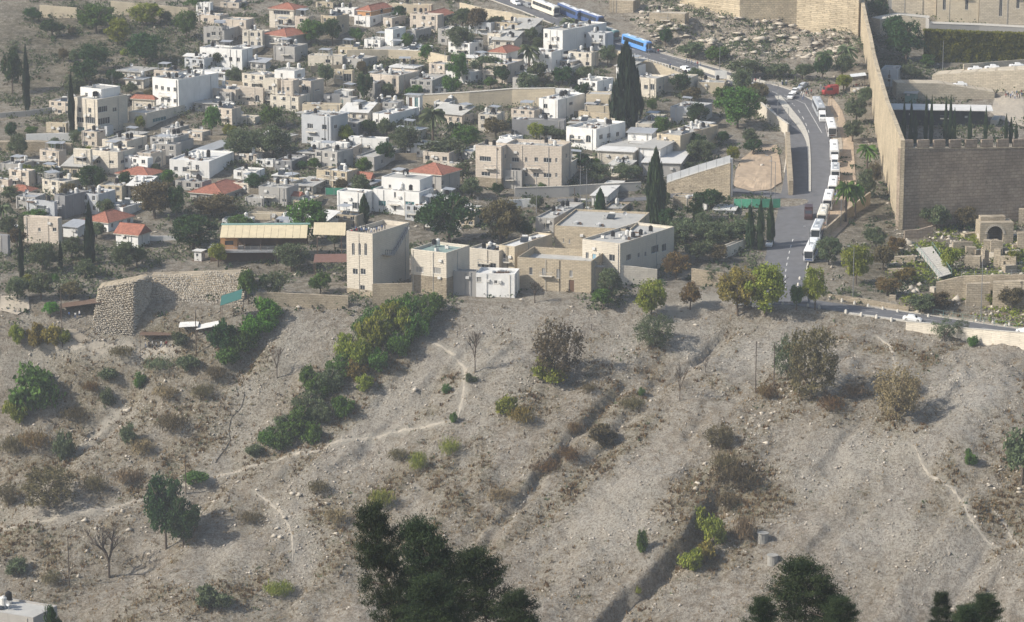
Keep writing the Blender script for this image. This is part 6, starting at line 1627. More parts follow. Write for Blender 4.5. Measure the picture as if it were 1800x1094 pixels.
def rampart():
    A, B = ground(262,592), ground(425,580); C_, D_ = on_depth(432,480,A.y+15), on_depth(262,486,A.y+15)
    root = thing('stepped_rampart', 'stepped slope of rough ancient stones', 'ruin', A); stone_panel(root, (A, B, C_, D_), 30, 44, (.26,.17), 11, A, 'rampart_stone')
    m = MB(); d, c = D_-A, C_-A; m.quad((d.x,d.y,d.z-.7), (c.x,c.y,c.z-.7), (c.x,c.y+9,c.z-.9), (d.x,d.y+9,d.z-.9)); b = B-A; m.quad((b.x,b.y,b.z-2), (b.x,b.y+12,b.z-2), (c.x,c.y+9,c.z-.3), tuple(c)); m.build('fill', 'fieldstone', root)
def rampart_tower():
    Cb = ground(234,592); Ct = on_depth(236,496,Cb.y+2.5); Lb = ground(160,585); Lt = on_depth(172,508,Lb.y+5); Rb = on_depth(262,560,Cb.y+7); Rt = on_depth(268,488,Cb.y+9)
    root = thing('stone_tower', 'massive squared stone tower of the ancient rampart', 'ruin', Cb); stone_panel(root, (Lb, Cb, Ct, Lt), 26, 26, (.24,.17), 12, Cb, 'rampart_stone'); stone_panel(root, (Cb, Rb, Rt, Ct), 26, 18, (.24,.17), 13, Cb, 'rampart_stone')
    m = MB(); t = [p-Cb for p in (Lt, Ct, Rt)]; m.quad(tuple(t[0]), tuple(t[1]), tuple(t[2]), (t[2].x-2,t[2].y+4,t[2].z), (t[0].x,t[0].y+7,t[0].z)); m.build('top', 'fieldstone', root)
# wooden ramp over the ruins
def wooden_ramp():
    L0, L1, R0, R1_ = ground(1610,446), ground(1650,500), ground(1638,442), ground(1672,493)
    for p in (L0, R0): p.z += 1.2
    for p in (L1, R1_): p.z += 1.6
    root = thing('wooden_ramp', 'grey planked ramp with railings over the ruins', 'ramp', L1)
    n = 16
    for k in range(n):
        a, b = k/n, (k+.93)/n; m = MB(); P = [L1.lerp(L0, a)-L1, R1_.lerp(R0, a)-L1, R1_.lerp(R0, b)-L1, L1.lerp(L0, b)-L1]; Q = [(p.x,p.y,p.z+.12) for p in P]; P = [tuple(p) for p in P]
        m.quad(*Q)
        for j in range(4): m.quad(P[j], P[(j+1)%4], Q[(j+1)%4], Q[j])
        m.build('plank', 'kerb', root)
    for (S0, S1) in ((L1, L0), (R1_, R0)):
        for k in range(9):
            p = S0.lerp(S1, k/8)-L1; m = MB(); m.box(p.x-.05, p.x+.05, p.y-.05, p.y+.05, p.z-1.6, p.z+1.1); m.build('post', 'greenmetal', root)
        m = MB(); m.tube(S0-L1+Vector((0,0,1.1)), S1-L1+Vector((0,0,1.1)), .05, None, 5); m.build('rail', 'greenmetal', root)
wooden_ramp()
LATE = [rampart, rampart_tower]
# tower balcony rail and outside stair
def balcony():
    g = on_depth(1026, 466, ground(900+757/Z4, 274+905/Z4).y-2.2); root = thing('iron_balcony', 'iron balcony in front of the blue door', 'balcony', g, -.5); m = MB(); m.box(0, 5.0, -.2, 1.6, -.15, 0); m.build('slab', 'grey', root)
    m = MB(); m.box(0,5,-.2,-.15,.95,1.0); m.box(0,.05,-.15,1.6,.95,1.0); m.box(4.95,5,-.15,1.6,.95,1.0); m.build('handrail', 'black', root)
    for k in range(11): m = MB(); m.box(k*.49, k*.49+.04, -.19, -.155, 0, .95); m.build('baluster', 'black', root)
balcony()
for x, y in ((1341,951),(1358,990)):
    g = ground(x, y); m = MB(); m.cyl(0,0,-.5,1.7,1.1,1.1,14); m.mi = 1; m.cyl(0,0,1.705,1.8,1.25,1.25,14); tag(obj('concrete_shaft', m.mesh('concrete_shaft', ['concrete','concrete']), None, g), 'upper concrete manhole shaft on the slope' if y < 960 else 'lower concrete manhole shaft on the slope', 'shaft')
def hose(pts, label, r=.06, mat='black'):
    m = MB(); L = spline([tuple(ground(*p)) for p in pts], 1.0); L = [Vector((p[0], p[1], float(hgt(p[0], p[1]))+.12)) for p in L]
    for a, b in zip(L, L[1:]): m.tube(a, b, r, None, 5)
    tag(m.build('hose', mat), label, 'hose')
hose([(430,690),(425,715),(408,735),(402,760),(405,775),(392,795),(378,815)], 'black hose lying down the grey scree')

def tower_stair():
    root = next(o for o in C.objects if o.name.startswith('tower_house')); Cp = root.location; a = math.radians(30); ca, sa = math.cos(a), math.sin(a)
    def loc(zx, zy):
        x, y = tp('F', zx, zy); d = ray(x, y); n2 = (ca, -sa); t = (n2[0]*Cp.x+n2[1]*Cp.y)/(n2[0]*d[0]+n2[1]*d[1]); P = (d[0]*t-Cp.x, d[1]*t-Cp.y, CZ+d[2]*t-Cp.z); return (P[0]*sa+P[1]*ca, P[2])
    pts = [loc(880,690), loc(940,692), loc(1000,590), loc(1050,500)]; m = MB(); r = MB()
    for (y0, z0), (y1, z1) in zip(pts, pts[1:]):
        P = [(.03,y0,z0), (1.2,y0,z0), (1.2,y1,z1), (.03,y1,z1)]; Q = [(p[0],p[1],p[2]-.25) for p in P]; m.quad(*P); m.quad(*Q)
        for k in range(4): m.quad(P[k], P[(k+1)%4], Q[(k+1)%4], Q[k])
        r.tube((1.15,y0,z0+1.1), (1.15,y1,z1+1.1), .05, None, 5)
        for k in range(5):
            t = k/4; y, z = y0+(y1-y0)*t, z0+(z1-z0)*t; r.tube((1.15,y,z), (1.15,y,z+1.1), .04, None, 4)
    m.build('outside_stair', 'grey', root); r.build('stair_rail', 'black', root)
tower_stair()
def more_ruins():
    rs = random.Random(5); known = [(proj(*o.location), o['label']) for o in C.objects if o.parent is None and o.get('category') in ('wall','arch','ramp') and 'ruin' in o['label']]; k = t = 0; seen = set()
    while k < 26 and t < 900:
        t += 1; x, y = rs.uniform(1560, 1795), rs.uniform(415, 535)
        if 1600 < x < 1680 and 430 < y < 505: continue
        (kx, ky), kl = min(known, key=lambda q: (q[0][0]-x)**2+(q[0][1]-y)**2)
        lab = '%s stretch of ruined wall %s the %s' % (rs.choice(['low','crumbling','pale','broken','short','mossy']), 'right of' if x > kx+8 else 'left of' if x < kx-8 else 'near', kl)
        lab = ' '.join(lab.split()[:15])
        if lab in seen: continue
        seen.add(lab); w = rs.uniform(8, 26); WL([(x-w/2, y), (x+w/2, y+rs.uniform(-5, 5))], rs.uniform(.7, 1.8), rs.choice(['ruin','ruin','rockpale','fieldstone']), lab, 'ruined_wall', hm=rs.uniform(.7, 2.2), cat='ruin'); k += 1
more_ruins()
# ---------------------------------------------------------------- vehicles (front points along +x)
def paintmat(name, col, rough=.35):
    m, t, b = newmat(name); b.inputs['Base Color'].default_value = (*col, 1); b.inputs['Roughness'].default_value = rough; b.inputs['Specular IOR Level'].default_value = .5; MATS[name] = m
for nm, c in (('p_white',(.78,.78,.77)),('p_silver',(.40,.42,.44)),('p_blue',(.13,.33,.72)),('p_navy',(.05,.09,.22)),('p_lightblue',(.45,.62,.82)),('p_cream',(.70,.66,.56)),('p_red',(.36,.045,.04)),('p_dark',(.06,.05,.05)),('p_grey',(.22,.23,.24)),('p_green',(.10,.22,.22)),('p_maroon',(.06,.028,.026))): paintmat(nm, c)
def loft(mb, secs):
    """closed skin through equal-length rings"""
    for A, B in zip(secs, secs[1:]):
        n = len(A)
        for k in range(n): mb.quad(A[k], A[(k+1)%n], B[(k+1)%n], B[k])
    mb.quad(*secs[0]); mb.quad(*reversed(secs[-1]))
VM = {}
def wheel_mesh(r, w):
    k = ('wheel', r)
    if k not in VM:
        m = MB(); n = 14
        for (y0, y1, ra, rb, mi) in ((-w/2, w/2, r, r, 0), (-w/2, -w/2-.001, r, r*.62, 0), (w/2, w/2+.001, r, r*.62, 0), (-w/2-.001, -w/2+.03, r*.62, 0.02, 1), (w/2+.001, w/2-.03, r*.62, .02, 1)):
            m.mi = mi
            for q in range(n):
                a, b = 2*math.pi*q/n, 2*math.pi*(q+1)/n
                m.quad((ra*math.cos(a), y0, ra*math.sin(a)), (ra*math.cos(b), y0, ra*math.sin(b)), (rb*math.cos(b), y1, rb*math.sin(b)), (rb*math.cos(a), y1, rb*math.sin(a)))
        VM[k] = m.mesh('wheel', ['tyre', 'chrome'])
    return VM[k]
def slab(x0, x1, y0, y1, z0, z1, mat, name, key):
    if key not in VM: m = MB(); m.box(x0, x1, y0, y1, z0, z1); VM[key] = m.mesh(name, mat)
    return VM[key]
def bus(root, paint, L=12.0, roofpaint=None, stripe=None, Wd=2.5, Hh=3.35):
    key = ('bus', paint, L, roofpaint)
    if key not in VM:
        m = MB(); w = Wd/2; ring = lambda x, k, dz=0: [(x,-w*k,.35),(x,-w*k,2.9-dz),(x,-w*k*.93,Hh-.12-dz),(x,-w*k*.75,Hh-dz),(x,w*k*.75,Hh-dz),(x,w*k*.93,Hh-.12-dz),(x,w*k,2.9-dz),(x,w*k,.35)]
        loft(m, [ring(-L/2,.94,.08), ring(-L/2+.12,1), ring(L/2-.35,1), ring(L/2-.1,.97,.06), ring(L/2,.90,.22)]); VM[key] = m.mesh('body', paint)
    obj('body', VM[key], root)
    obj('roof', slab(-L/2+.3, L/2-.8, -.85, .85, Hh-.02, Hh+.05, roofpaint or 'p_white', 'roof', ('broof', L, roofpaint)), root)
    for k, x in enumerate((-L*.28, 0, L*.26)): obj('roof_hatch', slab(-.45, .45, -.4, .4, Hh+.051, Hh+.16, 'p_grey' if k == 1 else 'p_white', 'roof_hatch', ('hatch', k == 1, Hh)), root, (x, 0, 0))
    if stripe:
        for sd in (-1, 1): obj('stripe', slab(-L/2+.15, L/2-.4, -.012, .012, .75, 1.25, stripe, 'stripe', ('bst', L, stripe)), root, (0, sd*(Wd/2+.005), 0))
        obj('rear_panel', slab(-.02, 0, -1.05, 1.05, .75, 1.45, stripe, 'rear_panel', ('brp', stripe)), root, (-L/2-.006, 0, 0)); obj('front_panel', slab(0, .02, -1.0, 1.0, .62, 1.05, stripe, 'front_panel', ('bfp', stripe)), root, (L/2+.006, 0, 0))
    n = 6; ww = (L-1.9)/n
    for s in (-1, 1):
        for k in range(n): obj('side_window', slab(-ww/2+.04, ww/2-.04, -.015, .015, 1.65, 2.75, 'glass', 'side_window', ('bw', L)), root, (-L/2+.7+ww*(k+.5), s*(Wd/2+.006), 0))
        for x in (-L*.27, L*.30): obj('wheel', wheel_mesh(.5, .3), root, (x, s*(Wd/2-.17), .5))
        obj('mirror', slab(0, .1, -.1, .1, 1.9, 2.5, 'black', 'mirror', ('bm',)), root, (L/2+.05, s*(Wd/2+.12), 0))
        obj('headlight', slab(0, .06, -.2, .2, .75, .95, 'chrome', 'headlight', ('bh',)), root, (L/2-.03, s*.75, 0))
        obj('tail_light', slab(-.05, 0, -.1, .1, .8, 1.2, 'redawn', 'tail_light', ('btl',)), root, (-L/2-.003, s*.95, 0))
    m = VM.get(('bws', L))
    if m is None:
        q = MB(); x0, x1, x2 = L/2+.03, L/2-.0, L/2+.01; q.quad((x0,-.98,1.15),(x0,.98,1.15),(x2+.02,1.08,2.85),(x2+.02,-1.08,2.85)); q.quad((x0-.04,-.98,1.15),(x2-.02,-1.08,2.85),(x2-.02,1.08,2.85),(x0-.04,.98,1.15)); m = VM[('bws', L)] = q.mesh('windscreen', 'glass')
    obj('windscreen', m, root)
    obj('rear_window', slab(-.03, 0, -1.0, 1.0, 1.7, 2.75, 'glass', 'rear_window', ('brw',)), root, (-L/2-.004, 0, 0))
    obj('bumper', slab(-.1, .12, -1.15, 1.15, .35, .62, 'p_grey', 'bumper', ('bb',)), root, (L/2+.0, 0, 0))
def car(root, paint, L=4.4, van=False, Wd=1.75, Hh=1.45):
    key = ('car', paint, L, van, Hh)
    if key not in VM:
        m = MB(); w = Wd/2
        if van: prof = [(-.5,.95,.95),(-.48,1.05,1.0),(.18,1.0,1.0),(.33,.98,.95),(.47,.55,.94),(.5,.42,.86)]
        else: prof = [(-.5,.58,.9),(-.46,.66,.98),(-.30,.68,1.0),(.18,.66,1.0),(.42,.58,.98),(.5,.46,.88)]
        ring = lambda x, k, z: [(x,-w*k,.22),(x,-w*k,z*.8),(x,-w*k*.92,z),(x,w*k*.92,z),(x,w*k,z*.8),(x,w*k,.22)]
        loft(m, [ring(L*a, k, (Hh*b if van else Hh*b)) for a, b, k in prof])
        if not van:
            cr = lambda x, k, z: [(x,-w*k,Hh*.64),(x,-w*k*.86,z),(x,w*k*.86,z),(x,w*k,Hh*.64)]
            loft(m, [cr(-L*.36,.88,Hh*.66), cr(-L*.24,.9,Hh*.97), cr(L*.04,.9,Hh*.99), cr(L*.12,.9,Hh*.94), cr(L*.22,.88,Hh*.65)])
        VM[key] = m.mesh('body', paint)
    obj('body', VM[key], root)
    for s in (-1, 1):
        for x in (-L*.31, L*.31): obj('wheel', wheel_mesh(.31, .2), root, (x, s*(Wd/2-.09), .31))
        obj('headlight', slab(0, .05, -.15, .15, Hh*.38, Hh*.46, 'chrome', 'headlight', ('ch', Hh)), root, (L*.49, s*.6, 0))
        k = ('cw', L, van, Hh)
        if k not in VM:
            q = MB()
            if van: q.quad((-L*.1,0,Hh*.6),(L*.3,0,Hh*.6),(L*.27,0,Hh*.9),(-L*.1,0,Hh*.9))
            else: q.quad((-L*.31,0,Hh*.66),(L*.18,0,Hh*.66),(L*.09,-.0,Hh*.92),(-L*.22,-.0,Hh*.92))
            VM[k] = q.mesh('side_window', 'glass')
        o = obj('side_window', VM[k], root, (0, s*(Wd/2*(.84 if not van else 1.0)+.02), 0))
        if not van: o.rotation_euler = (s*.1, 0, 0)
    for nm, x0, z0, x1, z1 in ((('windscreen', L*.355, Hh*.95, L*.44, Hh*.62) if van else ('windscreen', L*.135, Hh*.93, L*.225, Hh*.67)), (('rear_window', -L*.502, Hh*.9, -L*.505, Hh*.6) if van else ('rear_window', -L*.255, Hh*.95, -L*.355, Hh*.69))):
        k = (nm, L, van, Hh)
        if k not in VM:
            q = MB(); d = .025 if nm == 'windscreen' else -.025; q.quad((x0+d,-Wd*.38,z0),(x0+d,Wd*.38,z0),(x1+d,Wd*.42,z1),(x1+d,-Wd*.42,z1)); VM[k] = q.mesh(nm, 'glass')
        obj(nm, VM[k], root)
def veh(kind, near, far, front, label, paint, group=None, Y=None, L=None, **kw):
    g = (lambda p: ground(*p)) if Y is None else (lambda p: on_depth(*p, Y))
    a, b = g(near), g(far); d = (b-a); d.z = 0
    if d.length < .01: d = Vector((0,1,0))
    if Y is not None: d = Vector((b.x-a.x, 0, 0))
    d.normalize(); L = L or (12.0 if kind == 'bus' else 4.4); c = a + d*(L/2); z = float(hgt(c.x, c.y))+.11 if Y is None else a.z
    f = d if front == 'far' else -d
    nm = {'bus':'coach','car':'parked_car','van':'van','truck':'truck'}[kind]
    root = thing(nm, label, {'bus':'coach'}.get(kind, kind), (c.x, c.y, z), math.atan2(f.y, f.x), group)
    if Y is None:
        e = .4*L; za = float(hgt(c.x-f.x*e, c.y-f.y*e)); zb = float(hgt(c.x+f.x*e, c.y+f.y*e)); root.rotation_euler = (0, -math.atan2(zb-za, 2*e), math.atan2(f.y, f.x))
    if kind == 'bus': bus(root, paint, L, **kw)
    elif kind == 'van': car(root, paint, L, True, 2.0, 2.3)
    elif kind == 'truck':
        car(root, paint, L, True, 2.2, 2.5); m = MB(); m.box(-L*.5, L*.08, -1.05, 1.05, 1.0, 2.9); m.build('cargo_box', paint, root)
    else: car(root, paint, L, False)
    return root
gp = 'coaches parked along the climbing road'
veh('bus',(1444,208),(1431,182),'near','silver-grey coach first in the parked line at the junction','p_silver',gp, roofpaint='p_silver')
veh('bus',(1463,244),(1457,220),'near','white coach with dark red panel second in the line','p_white',gp, L=11.0, stripe='p_maroon')
veh('bus',(1467,285),(1465,258),'far','white coach with roof vents, third in the line','p_white',gp)
veh('van',(1467,296),(1467,290),'near','white minibus wedged between coaches','p_white',gp, L=5.5)
veh('bus',(1468,320),(1468,297),'far','short white coach behind the minibus','p_white',gp, L=8.0, roofpaint='p_silver')
veh('bus',(1463,347),(1467,322),'near','white coach with blue band in the middle of the line','p_white',gp, L=9.5, stripe='p_blue')
veh('bus',(1454,372),(1460,348),'near','white coach with wide dark windscreen','p_white',gp, L=9.5, stripe='p_grey')
veh('bus',(1444,398),(1452,375),'near','cream-roofed white coach beside the palms','p_cream',gp, L=9.5, roofpaint='p_cream', stripe='p_red')
veh('bus',(1433,425),(1443,402),'near','white coach with silver roof second from the end of the line','p_white',gp, L=9.5, roofpaint='p_silver')
veh('bus',(1421,463),(1436,430),'near','large white coach with dark blue band at the near end of the line','p_white',gp, stripe='p_navy')
veh('truck',(1421,388),(1422,370),'near','dark maroon jeep-like truck driving down the road','p_maroon', L=5.2)
veh('car',(1351,436),(1357,422),'near','white saloon parked in the tree shade by the road','p_white')
veh('bus',(1140,93),(1100,79),'near','bright sky-blue coach coming down the upper road','p_blue','coaches on the upper road', roofpaint='p_lightblue')
veh('bus',(1083,73),(1052,62),'near','green-grey coach behind the mural house','p_green','coaches on the upper road', roofpaint='p_cream')
veh('bus',(1056,48),(1022,36),'near','dark blue coach nearest the white mural house','p_navy','coaches on the upper road')
veh('bus',(1020,38),(992,26),'near','dark blue coach behind another blue one','p_navy','coaches on the upper road')
veh('bus',(978,30),(952,20),'near','cream and white coach at the top of the road','p_cream','coaches on the upper road')
veh('car',(935,16),(926,12),'near','grey car behind the cream coach','p_grey'); veh('car',(912,11),(904,7),'near','white car at the top of the road','p_white')
veh('car',(1213,128),(1203,124),'near','white car descending the upper road','p_white'); veh('car',(1325,158),(1318,154),'near','white car at the bend with its shadow','p_white')
veh('car',(1388,176),(1392,171),'near','white car turning at the junction','p_white'); veh('car',(1394,167),(1400,162),'near','grey-white car waiting at the junction','p_white'); veh('car',(1404,160),(1410,156),'near','silver car at the back of the junction','p_silver')
veh('van',(1446,216),(1445,210),'near','small white van behind the silver coach','p_white', L=4.8); veh('truck',(1446,168),(1472,166),'near','red delivery truck beside the kiosk','p_red', L=4.8)
for x0, x1, y, Yd, lab in [(1701,1719,124.5,915.5,'white car at the left of the upper car park ramp'),(1731,1765,121.5,915.5,'white pickup on the upper car park ramp'),(1774,1806,118.5,915.5,'white car at the right edge of the upper ramp'),(1674,1709,152,904,'white car alone on the lower ramp')]: veh('car',(x0,y),(x1,y),'near',lab,'p_white',Y=Yd)
veh('car',(1587,563),(1620,567),'far','white saloon on the hilltop road','p_white'); veh('car',(1788,584),(1822,591),'near','white car cut by the right edge of the hilltop road','p_white')
veh('car',(1292,537),(1305,538),'far','pale car half hidden under the golden tree','p_silver'); veh('car',(1322,542),(1338,541),'far','white car half hidden under the yellow-green tree','p_white')
# ---------------------------------------------------------------- people
def person_mesh(pose):
    me = bpy.data.meshes.new('person'); s = pose
    V = [(0,0,.95),(0,0,1.15),(0,.01,1.38),(0,.01,1.50),(0,-.01,1.60),(0,-.01,1.74), (-.10,0,.90),(-.11,-.12*s,.50),(-.11,-.10*s,.07),(-.11,-.24*s-.1,.03), (.10,0,.90),(.11,.12*s,.50),(.11,.16*s,.07),(.11,.06*s-.1,.03),
         (-.20,.01,1.40),(-.25,.05*s,1.14),(-.24,-.10,.92), (.20,.01,1.40),(.26,-.04*s,1.14),(.22,-.14*s,.94)]
    E_ = [(0,1),(1,2),(2,3),(3,4),(4,5),(0,6),(6,7),(7,8),(8,9),(0,10),(10,11),(11,12),(12,13),(2,14),(14,15),(15,16),(2,17),(17,18),(18,19)]
    R_ = [.15,.14,.15,.06,.10,.085,.10,.075,.05,.045,.10,.075,.05,.045,.07,.05,.035,.07,.05,.035]
    me.from_pydata(V, E_, []); o = bpy.data.objects.new('tmp', me); C.objects.link(o); md = o.modifiers.new('s', 'SKIN'); o.modifiers.new('b', 'SUBSURF').levels = 1
    for i, r in enumerate(R_): me.skin_vertices[0].data[i].radius = (r, r*.8)
    me.skin_vertices[0].data[0].use_root = True
    dg = bpy.context.evaluated_depsgraph_get(); out = bpy.data.meshes.new_from_object(o.evaluated_get(dg)); bpy.data.objects.remove(o); out.materials.clear(); return out
PM = []
for k, (tm, lm) in enumerate((('clothdark','clothdark'),('clothlight','clothblue'),('clothblue','clothdark'),('clothred','clothdark'),('clothlight','clothdark'))):
    me = person_mesh(1 if k % 2 else -.6)
    for m in (lm, tm, 'skin', 'black'): me.materials.append(MATS[m])
    for p in me.polygons:
        z, y, x = p.center.z, p.center.y, abs(p.center.x)
        p.material_index = 0 if z < .95 and x < .2 else 1
        if z > 1.50: p.material_index = 2 if (y < 0 and z < 1.72) else 3
        elif x > .19 and z < .98: p.material_index = 2
        p.use_smooth = True
    PM.append(me)
WORDS = ['dark clothes','pale shirt','blue top','red top','white shirt']
def people(pts, where, group, Y=None, lvl=None):
    for i, (x, y) in enumerate(pts):
        g = ground(x, y) if lvl is None and Y is None else (on_level(x, y, lvl) if lvl is not None else on_depth(x, y, Y))
        k = (i*3+int(x)) % 5; s = .95+.1*((i*37) % 10)/10
        tag(obj('person', PM[k], None, (g.x, g.y, g.z+(.1 if lvl is None and Y is None else 0)), (i*1.9+x) % 6.28, (s, s, s)), 'person in %s %s' % (WORDS[k], where), 'person', group)
tw = ground(*tp('F', 822, 1003)); dz = on_depth(*tp('F', 822, 547), tw.y).z-1.1
people([tp('F', x, y) for x, y in ((672,560),(690,556),(708,552),(725,548),(742,552),(758,546),(775,550),(792,545),(810,552),(830,548),(848,545),(865,540),(885,530),(905,525),(700,540),(735,535),(770,533))], 'standing on the watchtower terrace', 'visitors on the tower terrace', lvl=dz)
people([(1409,170),(1413,172),(1417,171),(1421,169),(1426,167),(1414,166),(1419,164),(1375,150),(1382,150),(1405,158),(1411,176),(1443,158),(1449,157)], 'standing at the road junction', 'people at the junction')
people([(1207,112),(1211,113),(1216,115),(1222,116),(1226,118),(1231,119),(1152,95),(1157,96),(1178,121),(1323,146),(1328,147),(1336,146)], 'walking beside the upper road', 'people along the upper road')
people([(1768,174),(1772,173),(1776,175),(1780,173),(1784,176),(1788,174),(1792,175),(1796,173),(1770,170),(1779,169),(1787,169),(1795,168)], 'in the group crossing the inner plaza', 'group on the inner plaza')
people([(256,612),(262,613),(268,611),(275,613),(284,612),(293,612)], 'under the dark wooden shelter', 'visitors under the shelter')
people([(122,560),(133,562),(140,559),(199,552)], 'near the wooden pergola', 'visitors at the pergola')
people([(1500,158),(1505,157),(1511,159),(1516,156)], 'at the kiosk by the wall', 'people at the kiosk')
# ---------------------------------------------------------------- loose stones, dry grass and weeds (uncountable)
def scatter(n, x0, x1, y0, y1, seed):
    rs = np.random.RandomState(seed); x = rs.uniform(x0, x1, n); y = rs.uniform(y0, y1, n); z = hgt(x, y); return rs, x, y, z
def off_road(x, y, m=.6):
    ok = np.ones(len(x), bool)
    for r in road_lines:
        d, _, (rw,), _, _ = seg_dist(x, y, r, [r[:,3]]); ok &= d > rw/2+m
    return ok
OCT = np.array([(1,0,0),(-1,0,0),(0,1,0),(0,-1,0),(0,0,1),(0,0,-1)], float); OF = np.array([(0,2,4),(2,1,4),(1,3,4),(3,0,4),(2,0,5),(1,2,5),(3,1,5),(0,3,5)])
def stones(n, box, seed, lo, hi, prob, name, label, mat, fl=1.0):
    rs, x, y, z = scatter(n, *box, seed); v, s, px, py = masks(x, y, z); ok = (rs.rand(n) < prob(v, s, px, py)) & off_road(x, y) & (px > -60) & (px < 1860) & (py < 1130)
    x, y, z = x[ok], y[ok], z[ok]; k = len(x); sz = lo*(hi/lo)**(rs.rand(k)**2.6)
    V = OCT[None]*(.6+.6*rs.rand(k,6,1)) + rs.normal(size=(k,6,3))*.16; V *= sz[:,None,None]*np.stack([.8+.6*rs.rand(k), .8+.6*rs.rand(k), (.5+.4*rs.rand(k))*fl], 1)[:,None,:]
    a = rs.rand(k)*6.28; ca, sa = np.cos(a)[:,None], np.sin(a)[:,None]; V = np.stack([V[:,:,0]*ca-V[:,:,1]*sa, V[:,:,0]*sa+V[:,:,1]*ca, V[:,:,2]], 2)
    V += np.stack([x, y, z+sz*.15], 1)[:,None,:]
    F_ = (OF[None]+6*np.arange(k)[:,None,None]).reshape(-1, 3)
    tag(obj(name, npmesh_idx(name, V.reshape(-1,3), F_, mat)), label, 'stones', None, 'stuff')
def leafmat_rock():
    m, t, b = newmat('loose_stone'); g = N(t, 'ShaderNodeNewGeometry'); b.inputs['Roughness'].default_value = .95
    t.links.new(mixc(t, g.outputs['Random Per Island'], (.22,.19,.15), (.54,.49,.42)), b.inputs['Base Color']); MATS['loose_stone'] = m
    m, t, b = newmat('rampart_stone'); g = N(t, 'ShaderNodeNewGeometry'); b.inputs['Roughness'].default_value = .95
    t.links.new(mixc(t, g.outputs['Random Per Island'], (.36,.32,.26), (.54,.49,.41)), b.inputs['Base Color']); MATS['rampart_stone'] = m
leafmat_rock()
for f in LATE: f()
hill = lambda py: sstep(525, 560, py)
stones(130000, (-125,140,585,720), 101, .06, .42, lambda v, s, px, py: hill(py)*np.clip(.45+1.1*vnoise(px*.12, py*.3, 6, 81)+.5*vnoise(px*.12,py*.3,2.2,82), .06, 1)*(.3+.7*np.clip(s+.5*paint(px, py, [(1230,880,120,60,-.6),(600,860,120,60,-.4),(250,930,160,50,-.2),(150,760,160,60,-.5),(1320,740,80,40,-.4),(1215,565,30,25,-.8),(210,598,60,14,0),(330,600,90,14,0)]), 0, 1)), 'loose_stones', 'pale loose stones strewn over the hillside', 'loose_stone')
stones(14000, (-125,140,585,720), 105, .18, .85, lambda v, s, px, py: hill(py)*paint(px, py, [(80,640,60,20,0),(170,760,100,14,-.6),(40,620,60,25,0),(230,592,50,14,0),(1330,740,60,30,-.3),(1270,820,60,30,-.3),(600,860,90,25,-.3),(490,930,30,70,.3),(640,910,60,14,-.4),(270,905,130,22,-.2),(1215,572,40,18,-.8),(1100,720,60,20,-.7),(700,700,60,20,-.4),(1760,850,50,40,.4),(150,1000,90,20,-.3)])*.8, 'outcrop_stones', 'pale rubble patches breaking through the hillside', 'rampart_stone')
stones(9000, (-130,160,700,1010), 102, .12, .9, lambda v, s, px, py: .25+.75*sstep(1560,1620,px)*sstep(380,430,py), 'rubble', 'rubble and stones among the houses and ruins', 'loose_stone')
stones(3000, (25,150,905,1000), 103, .4, 2.6, lambda v, s, px, py: sstep(1110,1150,px)*(1-sstep(1495,1515,px))*(1-sstep(88,118,py)), 'rock_ledges', 'weathered pale rocks below the city wall', 'rockpale', .45)
stones(1600, (80,160,690,790), 104, .3, 1.3, lambda v, s, px, py: sstep(1560,1600,px)*sstep(380,420,py), 'ruin_blocks', 'tumbled ruin blocks in the excavation', 'rampart_stone')
def grass(n, box, seed, hgt_, prob, name, label, mat, blades=4, wd=.10):
    rs, x, y, z = scatter(n, *box, seed); v, s, px, py = masks(x, y, z); ok = (rs.rand(n) < prob(v, s, px, py, x, y)) & off_road(x, y, 1.2) & (px > -60) & (px < 1860) & (py < 1130)
    x, y, z = x[ok], y[ok], z[ok]; k = len(x); base = np.repeat(np.stack([x, y, z-.03], 1), blades, 0); m = k*blades; h = np.repeat(hgt_*(.5+rs.rand(k)), blades)
    base[:,:2] += rs.normal(size=(m,2))*.22; an = rs.rand(m)*6.28; d = np.stack([np.cos(an), np.sin(an), np.zeros(m)], 1)*(wd*(h/hgt_))[:,None]; tip = base + np.stack([rs.normal(size=m)*.35*h, rs.normal(size=m)*.35*h, h*(.7+.5*rs.rand(m))], 1)
    V = np.stack([base-d, base+d, tip], 1).reshape(-1, 3)
    tag(obj(name, npmesh(name, V, m, mat, 3)), label, 'grass', None, 'stuff')
grass(60000, (-125,140,585,720), 111, .42, lambda v, s, px, py, x, y: hill(py)*np.clip(.10+.9*v-.5*s, .03, 1), 'dry_grass', 'straw-coloured dry grass on the hillside', 'drygrass')
grass(45000, (-125,140,585,720), 112, .6, lambda v, s, px, py, x, y: hill(py)*np.clip(1.3*v-.35, 0, 1), 'brown_weeds', 'brown weeds in the hillside gullies', 'rust', 5, .14)
grass(12000, (-125,140,585,720), 115, .5, lambda v, s, px, py, x, y: hill(py)*np.clip(.9*v-.2, 0, 1)*np.clip(vnoise(x, y, 7, 41)+.3, 0, 1), 'green_weeds', 'patches of dull green weeds on the hillside', 'olive', 5, .16)
